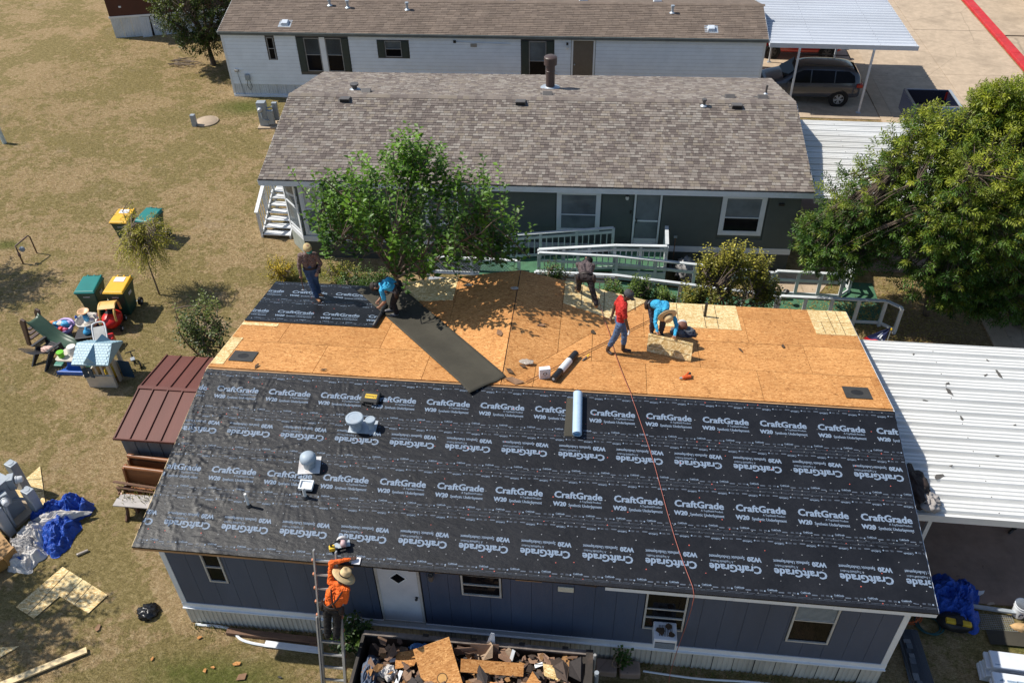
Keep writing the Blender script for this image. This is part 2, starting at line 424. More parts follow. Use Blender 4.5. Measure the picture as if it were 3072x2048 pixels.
# ------------------------------------------------------------------ setting: ground, drive, kerbs
def ground_fn(u, v): return (-90+u*190, -60+v*200, 0)
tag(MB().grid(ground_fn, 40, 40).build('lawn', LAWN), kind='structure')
def sheet(name, poly, z, mat, th=.004):
    return tag(slab(poly, lambda x, y: z, th).build(name, mat), kind='structure')
road = thing('road', None, None); tag(road, kind='structure')
rr = R_(3)
JY = [-40, -28, -16, -4, 8, 14, 19.6, 25.2, 31.0, 36.8, 42.6, 48.4, 54, 60]
for (xa, xb) in ((20.72, 24.08), (24.1, 27.75)):
    for a, b in zip(JY[:-1], JY[1:]):
        s = .35 if xa > 22 else 0
        MB().b2((xa, a+s+.012, -.05), (xb, b+s-.012, .035+rr.uniform(-.003, .003))).build('slab', CONC, road)
MB().b2((20.16, -40, -.05), (20.70, 60, .055)).build('gutter_strip', concrete_mat('gutter_concrete', (.47, .36, .25), .6), road)
REDK = pm('red_kerb_paint', (.52, .025, .030), .6, .2, 4, .2, dirt=.4, dirtc=(.3, .12, .10))
kb = thing('kerb', None, None); tag(kb, kind='structure')
for k in range(33):
    y = -10+k*2.0
    MB().b2((27.85, y+.004, -.05), (28.32, y+1.996, .15)).build('kerb_stone', REDK, kb, bevel=.02)
sheet('far_pavement', [(28.34, -20), (29.3, -20), (29.3, 36.2), (28.34, 36.2)], .13, CONC, .15)
sheet('far_drive', [(28.34, 36.4), (45, 36.4), (45, 60), (28.34, 60)], .12, CONC, .15)
dp = thing('parking_pad', None, None); tag(dp, kind='structure')
for a, b in ((26.3, 29.55), (29.57, 32.8), (32.82, 40)):
    MB().b2((14.7, a, -.05), (20.14, b, .03)).build('slab', CONC, dp)
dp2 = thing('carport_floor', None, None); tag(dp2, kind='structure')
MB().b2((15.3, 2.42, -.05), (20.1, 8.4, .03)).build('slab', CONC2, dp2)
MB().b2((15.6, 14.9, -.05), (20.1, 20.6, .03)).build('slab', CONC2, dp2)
sheet('garden_path', [(14.1, 13.55), (15.5, 13.45), (16.1, 14.4), (16.1, 14.6), (14.1, 14.6)], .02, CONC, .03)

# grass blades: fine short turf on the open lawn
def grass():
    rg = np.random.default_rng(5); n = 230000
    x = np.concatenate([rg.uniform(-19, 1.0, n*3//4), rg.uniform(-4, 20, n//4)]); y = np.concatenate([rg.uniform(-3, 36, n*3//4), rg.uniform(-3.2, .1, n//4)])
    keep = ~((x > -2.5) & (x < 20) & (y > .25)) | ((x > -2.5) & (x < 2.4) & (y > 8.8) & (y < 14.0))
    keep &= ~((x > -9.0) & (y > 26.7))
    x, y = x[keep], y[keep]; n = len(x)
    m = np.array([mnoise.noise(Vector((a*.35, b*.35, 3.1))) + .5*mnoise.noise(Vector((a*1.3, b*1.3, 1))) for a, b in zip(x, y)])
    near = (y < .2) & (x > -2)
    g = np.clip(.14 + m*.9 + near*.35 + ((x > -3.5) & (y > 11) & (y < 15))*.3 + ((x > -11) & (x < -4.5) & (y > 23.5))*.4, 0, 1)[:, None]
    tan = np.array([.47, .36, .20]); grn = np.array([.13, .145, .035])
    col = (tan*(1-g) + grn*g)*rg.uniform(.6, 1.25, (n, 1))
    P = np.stack([x, y, np.full(n, -.005)], 1)
    D = np.stack([rg.normal(0, .8, n), rg.normal(0, .8, n), rg.uniform(.25, .9, n)], 1)
    N = rg.normal(0, 1, (n, 3))
    o = leaves('grass', P, D, N, rg.uniform(.035, .085, n)*np.clip(.55+y*.05, .55, 1.1), rg.uniform(.003, .0065, n), col, LEAF)
    tag(o, 'short patchy dry grass covering the open lawn', 'grass', kind='stuff')
grass()

# ------------------------------------------------------------------ near home with the roof under repair
L1, W1, ZE, RISE = 14.757, 4.27, 3.0817, .7675
ZR = ZE+RISE; S1 = RISE/W1; YF = 2*W1
home = thing('mobile_home', 'navy mobile home in front, roof half bare boards and half black underlayment', 'house', (0, 0, 0))
def znear(x, y): return ZE + S1*y
def zfar(x, y): return ZR - S1*(y-W1)
PKX, FLX, FRX = 6.58, 2.52, 9.84
def zgab(x, y):
    return ZR - (RISE/(PKX-FLX))*(PKX-x) if x < PKX else ZR - (RISE/(FRX-PKX))*(x-PKX)
def zroof(x, y):
    if y <= W1: return znear(x, y)
    z = zfar(x, y)
    if FLX < x < FRX: z = max(z, zgab(x, y))
    return z
# near slope deck and the four lapped courses of printed underlayment
slab([(0, 0), (L1, 0), (L1, W1-.03), (0, W1-.03)], lambda x, y: znear(x, y)-.012, .05).build('roof_deck', WOOD, home)
STARS = [(.10, 4.16, 1.6, 1.0), (.05, 3.2, 1.5, .9), (.18, 2.22, 1.9, 1.2), (.05, 1.2, 1.8, 1.1), (.12, .22, 1.6, 1.0), (1.35, 3.05, 1.3, .6), (1.5, 2.1, 1.5, .8), (2.6, 2.2, 1.3, .6), (.7, .45, 1.4, .7), (3.4, 2.9, 1.1, .5), (6.0, 2.3, .9, .35), (5.6, 1.05, .8, .25), (14.3, .35, 1.2, .45)]
def wrink(x, y):
    h = 0
    for i, (a, b, rad, am) in enumerate(STARS):
        dx, dy = x-a, y-b; r = math.hypot(dx, dy)
        rad *= 1.25
        if r < rad*1.6:
            th = math.atan2(dy, dx)
            n = mnoise.noise(Vector((math.cos(th)*8+i*5, math.sin(th)*8, r*.35)))
            n2 = mnoise.noise(Vector((math.cos(th)*17+i*3, math.sin(th)*17, r*.5+4)))
            h += am*(.45-abs(n)*1.3-abs(n2)*1.1)*1.25*math.exp(-(r/rad)**2*1.5)*min(1, r/.12)
    f = max(0, 1-x/4.6)
    h += (.04+f*.07)*mnoise.noise(Vector((x*1.4+y*1.2, y*9-x*1.0, 7)))+(.03+f*.03)*mnoise.noise(Vector((x*5+y*3, y*14, 2)))
    return h*.021
CY = [(-.035, 1.22), (1.14, 2.175), (2.095, 3.13), (3.05, 4.20)]
def zund(x, y, k): return znear(x, y) + .004 + .004*k + max(-.003, wrink(x, y)) + .004
PILL = [(0, .012), (.006, .003), (.018, 0), (.128, 0), (.14, .003), (.146, .012), (.146, .022), (.14, .031), (.128, .034), (.018, .034), (.006, .031), (0, .022)]
def cut_x(mb, xa, xb, ya=None, yb=None):
    bm = bmesh.new(); bm.from_mesh(mb.mesh('tmp', [PRINT, PRINT2]))
    for co, no in (((xa, 0, 0), (-1, 0, 0)), ((xb, 0, 0), (1, 0, 0)), ((0, ya, 0), (0, -1, 0)), ((0, yb, 0), (0, 1, 0))):
        if co[0] is None or co[1] is None: continue
        bmesh.ops.bisect_plane(bm, geom=bm.verts[:]+bm.edges[:]+bm.faces[:], dist=1e-5, plane_co=co, plane_no=no, clear_outer=True)
    me = bpy.data.meshes.new('lettering'); bm.to_mesh(me); bm.free(); me.materials.append(PRINT); me.materials.append(PRINT2); return me
def lettering(parent, x0, base, inv, zf, xa, xb, n, ya, yb, edge_lo, edge_hi, seed, sgn=1):
    """brand print of one course; inv turns it upside down; zf lifts plan points on to the sheet"""
    mb = MB(); d = -1 if inv else 1
    X, Y = Vector((d, 0, 0)), Vector((0, d, 0)); f = lambda p: zf(p.x, p.y)
    rg = R_(seed)
    for k in range(-1, n):
        ox = x0 + k*1.157
        if ox + .95*(d > 0) < xa-.1 or ox - .95*(d < 0) > xb+.1: continue
        put_text(mb, 'CraftGrade', .195, (ox, base, 0), X, Y, .0095, 'LEFT', 0, .92, 0, f)
        put_text(mb, 'A TopShield Product', .062, (ox+d*.50, base-d*.072, 0), X, Y, .001, 'LEFT', 0, .415, 0, f)
        put_text(mb, 'W20', .125, (ox-d*.005, base-d*.175, 0), X, Y, .009, 'LEFT', 0, .245, 0, f)
        put_text(mb, 'Synthetic Underlayment', .088, (ox+d*.29, base-d*.172, 0), X, Y, .0024, 'LEFT', 0, .64, 0, f)
    for ye, dd in ((edge_lo, 1), (edge_hi, -1)):          # fine print along both edges
        dd *= sgn
        Xe, Ye = Vector((dd, 0, 0)), Vector((0, dd, 0))
        for k in range(-1, int((xb-xa)/.578)+2):
            ox = xa + .1*dd + k*.578 + (seed*.173) % .5
            put_text(mb, 'CraftGrade', .050, (ox, ye, 0), Xe, Ye, .002, 'LEFT', 0, .17, 0, f)
            put_text(mb, 'W20 underlayment', .022, (ox, ye-dd*.022, 0), Xe, Ye, 0, 'LEFT', 1, .16, 0, f)
            o = Vector((ox+dd*.19, ye-dd*.028, 0)); mb.add([f(o + Xe*a*.7 + Ye*b*.7) for a, b in PILL], [tuple(range(12))], 1)
            for q in range(2):
                o = Vector((ox+dd*(.35+q*.09), ye-dd*.022, 0))
                for e in range(2): mb.add([f(o + Xe*a + Ye*(b+e*.017)) for a, b in ((0, 0), (.05+.02*rg.random(), 0), (.05, .009), (0, .009))], [(0, 1, 2, 3)], 1)
            o = Vector((ox+dd*.53, ye-dd*.012, 0)); mb.add([f(o + Xe*.016*math.cos(a) + Ye*.016*math.sin(a)) for a in [i*PI/4 for i in range(8)]], [tuple(range(8))])
        for yo, wd in ((.075, .005), (.098, .0035)):       # ruled lines of micro print
            y = ye - (yo if ye == edge_lo else -yo); x = xa
            while x < xb:
                l = rg.uniform(.10, .35); x2 = min(x+l, xb)
                mb.add([f(Vector(p)) for p in ((x, y, 0), (x2, y, 0), (x2, y+wd, 0), (x, y+wd, 0))], [(0, 1, 2, 3)], 1); x = x2 + rg.uniform(.012, .04)
    me = cut_x(mb, xa, xb, ya, yb)
    return inst('lettering', me, parent)
CAPG = pm('grey_cap_nail', (.20, .21, .225), .6); CAPR = pm('red_cap_nail', (.50, .10, .075), .6)
def capnails(parent, xa, xb, ya, yb, zf, seed, dens=1.0):
    rg = R_(seed); g = MB(); r = MB()
    y = ya+.06; row = 0
    while y < yb-.03:
        st = .21 if (row in (0, 4)) else .34
        x = xa + rg.uniform(.05, .3)
        while x < xb-.05:
            mb = r if rg.random() < .14 else g
            px, py = x+rg.uniform(-.02, .02), y+rg.uniform(-.02, .02); q = rg.uniform(.009, .0135)
            mb.add([zf(px+q*math.cos(a*PI/3), py+q*math.sin(a*PI/3)) for a in range(6)], [(0, 1, 2, 3, 4, 5)])
            x += st*rg.uniform(.85, 1.15)
        y += (yb-ya-.1)/4.0; row += 1
    for mb, m in ((g, CAPG), (r, CAPR)):
        if mb.v: tag(mb.build('cap_nail', m, parent), kind='stuff')
for k, (ya, yb) in enumerate(CY):
    nx = 300
    xs = [0]
    while xs[-1] < L1: xs.append(min(L1, xs[-1] + (.028 if xs[-1] < 5.2 else .085)))
    ny = 36; mb = MB()
    vs = [(x + (.012*mnoise.noise(Vector((y*9, k, 2))) if i in (0, len(xs)-1) else 0), y, zund(x, y, k)) for j in range(ny+1) for y in [ya+(yb-ya)*j/ny] for i, x in enumerate(xs)]
    n = len(xs)
    mb.add(vs, [(j*n+i, j*n+i+1, (j+1)*n+i+1, (j+1)*n+i) for j in range(ny) for i in range(n-1)])
    # hem that turns down at the eave
    if k == 0: mb.add([(0, ya, zund(0, ya, 0)), (L1, ya, zund(L1, ya, 0)), (L1, ya-.004, zund(L1, ya, 0)-.03), (0, ya-.004, zund(0, ya, 0)-.03)], [(0, 3, 2, 1)])
    co = mb.build('underlayment_course', FELT, home, smooth=True)
    zf = lambda x, y, k=k: (x, y, zund(x, y, k)+.0045)
    spec = ((1.37-1.157, .565, True), (-.176, 1.665, False), (.775, 2.685, True), (.43, 3.625, False))[k]
    lettering(co, spec[0], spec[1], spec[2], zf, .02, L1-.02, 15, ya+.01, yb-.005, ya+.165 if k else .13, yb-.15, k+1)
    capnails(co, .03, L1-.05, ya+.05, yb-.03, lambda x, y, k=k: (x, y, zund(x, y, k)+.007), 40+k)
# far slope: OSB sheets one by one
rg = R_(11)
MAIN = [(0, W1), (L1, W1), (L1, YF), (0, YF)]
NEWP = [[(10.0, 7.28), (12.05, 7.28), (12.05, YF), (10.0, YF)], [(13.80, 7.30), (L1, 7.30), (L1, YF-.62), (13.80, YF-.62)], [(13.80, YF-.61), (L1, YF-.61), (L1, YF), (13.80, YF)], [(0, 4.40), (.30, 4.40), (.30, 5.60), (0, 5.60)], [(0, 6.20), (.9, 6.20), (.9, 6.34), (0, 6.34)]]
def inset(poly, d):
    cx = sum(p[0] for p in poly)/len(poly); cy = sum(p[1] for p in poly)/len(poly)
    return [(cx+(x-cx)*(1-d/max(.3, abs(x-cx)+.05)) if abs(x-cx) > 1e-4 else x, cy+(y-cy)*(1-d/max(.3, abs(y-cy)+.05)) if abs(y-cy) > 1e-4 else y) for x, y in poly]
def board(poly, zf, mat, lift=0.0, name='roof_board'):
    if len(poly) < 3 or area2(poly) < .01: return
    cx = sum(p[0] for p in poly)/len(poly); cy = sum(p[1] for p in poly)/len(poly)
    j = rg.uniform(0, .003)
    mb = slab([(x-cx, y-cy) for x, y in inset(poly, .0052)], lambda x, y: zf(x+cx, y+cy)-zf(cx, cy)+j+lift, .016)
    o = mb.build(name, mat, home); o.location = (cx, cy, zf(cx, cy)); return o
ys = [W1+.005, 5.48, 6.69, 7.90, YF]
for j in range(4):
    x = -1.22*(j % 2) - .05
    while x < L1:
        board(clip([(x, ys[j]), (x+2.44, ys[j]), (x+2.44, ys[j+1]), (x, ys[j+1])], MAIN), zfar, OSB); x += 2.44
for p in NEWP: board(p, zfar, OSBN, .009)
TL = [(PKX, W1), (PKX, YF+.03), (FLX, YF+.03)]; TR = [(PKX, W1), (FRX, YF+.03), (PKX, YF+.03)]
for tri, xs, sx in ((TL, [2.3, 3.4, 5.03, PKX-.006], 0), (TR, [PKX+.006, 7.71, 8.93, 10.1], 1)):
    for i in range(3):
        for ya, yb in ((W1, 6.6), (6.6, YF+.03)) if i != (1 if sx else 0) else ((W1, 5.4), (5.4, 7.75), (7.75, YF+.03)):
            c = clip([(xs[i], ya), (xs[i+1], ya), (xs[i+1], yb), (xs[i], yb)], tri)
            board(c, zgab, OSB, .004)
def zg2(x, y): return zgab(x, y)
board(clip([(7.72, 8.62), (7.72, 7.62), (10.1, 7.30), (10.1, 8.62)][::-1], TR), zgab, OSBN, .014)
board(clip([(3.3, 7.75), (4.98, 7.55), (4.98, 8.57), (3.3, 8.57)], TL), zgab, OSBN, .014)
# chalk and saw lines on the new boards
LINE = pm('pencil_line', (.05, .035, .02), .9)
mb = MB()
for x in (8.15, 8.42, 8.72, 9.2, 9.5): mb.add([(x, 7.66, zgab(x, 0)+.0185), (x+.014, 7.66, zgab(x, 0)+.0185), (x+.014, 8.5, zgab(x, 0)+.0185), (x, 8.5, zgab(x, 0)+.0185)], [(0, 1, 2, 3)])
for x, ya, yb in ((10.55, 7.3, 8.5), (11.2, 7.3, 8.5), (11.5, 7.3, 8.5), (14.02, 7.32, 7.92), (14.25, 7.32, 8.5), (14.48, 7.32, 8.5)):
    mb.add([(x, ya, zfar(x, ya)+.0135), (x+.012, ya, zfar(x, ya)+.0135), (x+.012, yb, zfar(x, yb)+.0135), (x, yb, zfar(x, yb)+.0135)], [(0, 1, 2, 3)])
tag(mb.build('guide_line', LINE, home), kind='stuff')
# open gable ridge gap, ridge gap and gable end wall
MB().b2((PKX-.012, W1+.3, ZR-.03), (PKX+.012, YF+.02, ZR-.012)).build('ridge_gap', DARK, home)
slab([(0, W1-.06), (L1, W1-.06), (L1, W1+.03), (0, W1+.03)], lambda x, y: ZR-.028, .05).build('ridge_beam', WOOD, home)
MB().add([(FLX, YF-.02, ZE-.03), (FRX, YF-.02, ZE-.03), (PKX, YF-.02, ZR-.03), (FLX, YF-.12, ZE-.03), (FRX, YF-.12, ZE-.03), (PKX, YF-.12, ZR-.03)], [(0, 1, 2)[::-1], (3, 4, 5)]).build('gable_end', NAVY, home)
# soffit boards round the eaves
MB().b2((0, YF-.02, ZE-.14), (L1, YF, ZE-.02)).build('fascia_board', WTRIM, home)
for x0 in (0, L1):
    for y0, y1, z0, z1 in ((0, W1, ZE, ZR), (W1, YF, ZR, ZE)):
        sx = -.012 if x0 == 0 else .012
        MB().bar((x0+sx, y0, z0-.075), (x0+sx, y1, z1-.075), .022, .11).build('rake_board', PINE if x0 == 0 else WTRIM, home)
# near eave: raw fascia, rotten run, white fascia on the right
MB().bar((-.01, -.012, ZE-.065), (4.30, -.012, ZE-.065), .022, .09).build('fascia_board', WOOD, home)
for i in range(9):
    xa = 4.34+i*.5; t = rg.uniform(.03, .075)
    MB().bar((xa, .01+rg.uniform(0, .03), ZE-.07-rg.uniform(0, .02)), (xa+.485, .01+rg.uniform(0, .03), ZE-.07-rg.uniform(0, .02)), .03, t).build('fascia_board', ROTW if i % 3 else WOOD, home)
for xa, xb in ((8.98, 11.25), (11.254, 13.0), (13.004, L1)):
    MB().bar((xa, -.014, ZE-.08-rg.uniform(0, .01)), (xb, -.014, ZE-.08), .024, .12).build('fascia_board', WTRIM, home)
# walls
YW, YB = .322, YF-.322; XA, XB = .215, L1-.215; ZS = .74; ZT = ZE+S1*.3-.06
MB().b2((XA, YW+.03, .02), (XB, YB-.03, ZT-.05)).build('wall_core', DARK, home)
OPEN = [(1.02, 1.46, 1.58, 2.60), (4.52, 5.46, .76, 2.70), (6.22, 7.04, 1.88, 2.60), (9.76, 10.58, 1.26, 2.60), (12.50, 13.34, 1.25, 2.60)]
px = XA+.10; k = 0
while px < XB-.11:
    nx = min(px+.405, XB-.10)
    cuts = [(max(px, a), min(nx, b), c, d) for a, b, c, d in OPEN if a < nx and b > px]
    mb = MB(); cols = sorted(set([px+.003, nx-.003] + [q for c in cuts for q in c[:2] if px+.003 < q < nx-.003]))
    for a, b in zip(cols[:-1], cols[1:]):
        zz = [(c[2], c[3]) for c in cuts if c[0] <= a+1e-4 and c[1] >= b-1e-4]
        if zz:
            if zz[0][0]-ZS > .03: MB().b2((a, YW, ZS), (b, YW+.02, zz[0][0])).build('siding_panel', NAVY, home)
            if ZT-zz[0][1] > .03: MB().b2((a, YW, zz[0][1]), (b, YW+.02, ZT)).build('siding_panel', NAVY, home)
        else: MB().b2((a, YW, ZS), (b, YW+.02, ZT)).build('siding_panel', NAVY, home)
    px = nx; k += 1
for x in (XA, XB):
    s = 1 if x == XA else -1
    MB().b2((x-s*.012, YW-.012, .60), (x+s*.10, YW+.03, ZT)).build('corner_trim', WTRIM, home)
    yy = YW+.04
    while yy < YB-.05:
        MB().b2((x-s*.004, yy, ZS), (x+s*.02, min(yy+.4, YB), ZE+.02)).build('siding_panel', NAVY, home); yy += .405
for a, b in ((XA-.015, 5.0), (5.003, 9.2), (9.203, XB+.015)):
    MB().b2((a, YW-.018, .60), (b, YW+.02, .745)).build('base_trim', WTRIM, home)
    MB().b2((a, YW-.055, .575), (b, YW+.02, .60)).build('drip_ledge', WTRIM, home)
def skirt_mesh(wd, h):
    mb = MB(); n = 4; p = wd/n
    pts = []
    for i in range(n): pts += [(i*p+.004, 0), (i*p+p*.55, 0), (i*p+p*.62, .016), (i*p+p*.93, .016)]
    vs = [(x, y, z) for z in (0, h) for x, y in pts]; m = len(pts)
    mb.add(vs, [(i, i+1, m+i+1, m+i) for i in range(m-1)]); return mb
sk = skirt_mesh(.41, .60).mesh('skirt_panel', SKIRT)
n = int((XB-XA)/.41)
for i in range(n+1): inst('skirt_panel', sk, home, (XA+i*(XB-XA-.41)/n, YW-.012+rg.uniform(-.006, .006), -.02))
for i in range(20):
    inst('skirt_panel', sk, home, (XA-.01, YB-i*.395, -.02), (0, 0, -PI/2)); inst('skirt_panel', sk, home, (XB+.01, YW+i*.395, -.02), (0, 0, PI/2))
MB().b2((XA, YB-.03, .02), (XB, YB, ZE)).build('back_wall', NAVY, home)
FRAMEB = pm('almond_window_frame', (.50, .49, .46), .5, .12, 6, .1, dirt=.5, dirtc=(.28, .24, .2))
def window(parent, x0, x1, z0, z1, y, frame=FRAMEB, fw=.035, rails=(.5,), glass=(GLASSD, GLASSD), trim=0, blinds=False, trimm=WTRIM, depth=.03, name='window'):
    """window facing -y at plane y; panes from bottom to top"""
    w0 = MB()
    if trim:
        t = trim
        w0.b2((x0-t, y-.022, z0-t), (x0, y+.03, z1+t)).b2((x1, y-.022, z0-t), (x1+t, y+.03, z1+t)).b2((x0, y-.0215, z1), (x1, y+.03, z1+t)).b2((x0, y-.0215, z0-t), (x1, y+.03, z0))
        f = w0.build(name, trimm, parent)
        MB().b2((x0, y-.012, z0), (x0+fw, y+.03, z1)).b2((x1-fw, y-.012, z0), (x1, y+.03, z1)).b2((x0+fw, y-.0115, z1-fw), (x1-fw, y+.03, z1)).b2((x0+fw, y-.0115, z0), (x1-fw, y+.03, z0+fw)).build('frame', frame, f)
    else:
        f = w0.b2((x0, y-.018, z0), (x0+fw, y+.03, z1)).b2((x1-fw, y-.018, z0), (x1, y+.03, z1)).b2((x0+fw, y-.0175, z1-fw), (x1-fw, y+.03, z1)).b2((x0+fw, y-.0175, z0), (x1-fw, y+.03, z0+fw)).build(name, frame, parent)
    zs = [z0+fw] + [z0+(z1-z0)*r for r in rails] + [z1-fw]
    for i in range(len(zs)-1):
        MB().b2((x0+fw-.002, y+.012+.008*(i % 2), zs[i]+(.012 if i else 0)), (x1-fw+.002, y+.016+.008*(i % 2), zs[i+1]-.012)).build('pane', glass[min(i, len(glass)-1)], f)
        if i: MB().b2((x0+fw, y-.008, zs[i]-.014), (x1-fw, y+.026, zs[i]+.014)).build('sash_rail', frame, f)
    return f
window(home, 1.04, 1.44, 1.60, 2.58, YW)
window(home, 6.24, 7.02, 1.90, 2.58, YW)
w3 = window(home, 9.78, 10.56, 1.28, 2.58, YW, rails=(.30, .52))
w4 = window(home, 12.52, 13.32, 1.27, 2.58, YW, rails=(.55,), glass=(GLASSD, GLASSG))
BLIND = pm('pale_blind', (.42, .47, .50), .6)
for i in range(13): MB().box((12.92, YW+.006, 2.03+i*.037), (.70, .004, .030), Matrix.Rotation(.3, 3, 'X')).build('blind_slat', BLIND, w4)
dr = MB().b2((4.60, YW-.004, .80), (5.38, YW+.012, 2.66)).build('door', pm('white_door_paint', (.62, .64, .68), .5, .1, 2, .08, dirt=.3, dirtc=(.45, .46, .48)), home)
MB().b2((4.55, YW-.016, .78), (4.60, YW+.03, 2.66)).b2((5.38, YW-.016, .78), (5.43, YW+.03, 2.66)).b2((4.55, YW-.02, .75), (5.43, YW+.03, .80)).build('door_frame', FRAMEB, dr)
MB().prism([(0, -.20), (.19, 0), (0, .20), (-.19, 0)], .008, (5.0, YW-.006, 2.27), (1, 0, 0), (0, 0, 1)).build('diamond_trim', WTRIM, dr)
MB().prism([(0, -.155), (.145, 0), (0, .155), (-.145, 0)], .006, (5.0, YW-.0145, 2.27), (1, 0, 0), (0, 0, 1)).build('diamond_pane', GLASSD, dr)
MB().lathe([(.0, 0), (.03, 0), (.03, .012), (.014, .016), (.014, .035), (.03, .045), (.026, .07), (0, .075)], (5.32, YW-.004, 1.66), 12, R=Matrix.Rotation(PI/2, 3, 'X')).build('door_knob', BLACKP, dr, smooth=True)
lm = MB().lathe([(.02, .0), (.055, 0), (.055, -.13), (.045, -.16), (.03, -.16)], (5.68, YW-.08, 2.56), 14).b2((5.65, YW-.08, 2.54), (5.71, YW, 2.60)).build('wall_lamp', GREYD, home, smooth=False)
MB().b2((8.11, YW-.03, 2.30), (8.41, YW-.001, 2.45)).build('exhaust_vent', pm('cream_plastic', (.62, .60, .50), .5), home, bevel=.008)
# window air conditioner
ac = thing('air_conditioner', 'white window air conditioner under torn dark felt scraps', 'air conditioner', (10.20, YW-.02, 1.42))
ACW = pm('white_ac_case', (.72, .74, .78), .4, .06)
MB().b2((-.22, -.38, -.18), (.22, .02, .14)).build('case', ACW, ac, bevel=.02)
MB().b2((-.19, -.386, -.15), (.19, -.378, .06)).build('front_grille', DARK, ac)
mb = MB()
for i in range(11): mb.b2((-.19, -.392, -.145+i*.018), (.19, -.384, -.139+i*.018))
mb.build('coil_fin', GREYM, ac)
mb = MB()
for i in range(9): mb.b2((-.12+i*.03, -.30, .1405), (-.108+i*.03, -.06, .143))
mb.build('top_louvre', BLACKP, ac)
for i, (x, y, a, s) in enumerate(((-.08, -.2, .5, 1), (.06, -.1, 1.4, .8), (.10, -.28, 2.2, .7))):
    mb = MB(); q = R_(i+60); n = 8
    mb.prism([(s*.10*q.uniform(.5, 1.2)*math.cos(2*PI*k/n), s*.10*q.uniform(.4, 1.1)*math.sin(2*PI*k/n)) for k in range(n)], .01, (10.20+x, YW-.02+y, 1.575+i*.012))
    tag(mb.build('felt_scrap', ROTW), ('largest', 'middle', 'outermost')[i]+' torn dark felt scrap lying on the window air conditioner', 'felt scrap', 'felt scraps on the air conditioner')
# ------------------------------------------------------------------ shingled homes behind
SHM = pm('asphalt_shingle', (1, 1, 1), .92, .22, 90, .6, 160, attr=True, bdist=.004)
def shingle_roof(parent, L, wd, rise, ze, cols, expo, tabs, side, seed, nind=0, x0=0):
    """lapped tabs; the lowest nind tabs are parts of their own, the rest one mesh"""
    rg = R_(seed); th = math.atan2(rise, wd); sl = math.hypot(wd, rise); n = int(sl/expo)+1; expo = sl/n
    ct, st = math.cos(th), math.sin(th); big = MB(); y0 = 0 if side > 0 else 2*wd; cnt = 0; cache = {}
    def q(x, s, h): return (x, y0+side*(s*ct - h*st), ze + s*st + h*ct)
    for i in range(n):
        x = x0 - rg.uniform(0, tabs[-1])
        while x < x0+L:
            w_ = rg.choice(tabs); a, b = max(x0, x), min(x0+L, x+w_-.006); x += w_
            if b-a < .03: continue
            ci = rg.randrange(len(cols)); c = mul(cols[ci], rg.uniform(.9, 1.1)); h = .015 + .007*(ci % 2)
            if cnt < nind and i < 12 and a > x0 and b < x0+L and b-a > .1:
                key = (round(w_, 3), ci)
                if key not in cache:
                    m = MB(); bb = b-a
                    P = [(0, 0, h), (bb, 0, h), (bb, expo*1.04, .004), (0, expo*1.04, .004), (0, 0, -.002), (bb, 0, -.002)]
                    m.add(P, [(0, 1, 2, 3), (4, 5, 1, 0), (4, 0, 3), (1, 5, 2)] if side > 0 else [(3, 2, 1, 0), (0, 1, 5, 4), (3, 0, 4), (2, 5, 1)], 0, cols[ci]); cache[key] = m.mesh('shingle', SHM)
                p = q(a, i*expo, 0); inst('shingle', cache[key], parent, p, (th, 0, 0)); cnt += 1; continue
            P = [q(a, i*expo, h), q(b, i*expo, h), q(b, i*expo+expo*1.04, .004), q(a, i*expo+expo*1.04, .004), q(a, i*expo, -.002), q(b, i*expo, -.002)]
            F = [(0, 1, 2, 3), (4, 5, 1, 0), (4, 0, 3), (1, 5, 2)]
            if side < 0: F = [f[::-1] for f in F]
            big.add(P, F, 0, c)
    tag(big.build('shingles', SHM, parent), kind='stuff')
    m = MB(); m.add([q(x0, 0, -.004), q(x0+L, 0, -.004), q(x0+L, sl, -.004), q(x0, sl, -.004), q(x0, 0, -.05), q(x0+L, 0, -.05), q(x0+L, sl, -.05), q(x0, sl, -.05)], [(0, 1, 2, 3), (7, 6, 5, 4), (0, 4, 5, 1), (1, 5, 6, 2), (2, 6, 7, 3), (3, 7, 4, 0)])
    m.build('roof_deck', DARK, parent)
def ridge_caps(parent, L, wd, rise, ze, cols, seed, x0=0):
    rg = R_(seed); zr = ze+rise; s = rise/wd; k = 0; x = x0
    meshes = []
    for c in cols:
        m = MB(); w_, d = .24, .15
        m.add([(0, -d, -d*s+.024), (w_, -d, -d*s+.016), (w_, 0, .020), (0, 0, .030), (w_, d, -d*s+.016), (0, d, -d*s+.024), (0, -d, -d*s+.002), (0, 0, .006), (0, d, -d*s+.002)], [(0, 1, 2, 3), (3, 2, 4, 5), (0, 3, 7, 6), (3, 5, 8, 7)], 0, c); meshes.append(m.mesh('ridge_cap', SHM))
    while x < x0+L-.1:
        inst('ridge_cap', rg.choice(meshes), parent, (x, wd, zr+rg.uniform(0, .004))); x += .21
def pipe_vent(parent, p, h, r, mat, cap=1.5, name='vent_pipe'):
    o = MB().lathe([(r, -.05), (r, h*.72), (r*cap, h*.74), (r*cap, h*.98), (r*.6, h), (0.001, h)], p, 16).build(name, mat, parent, autos=True)
    MB().lathe([(r*2.2, 0), (r*2.2, .012), (r*1.25, .05), (r*1.02, .06)], (p[0], p[1], p[2]+.005), 16).build('flashing', GALV, o, smooth=False); return o
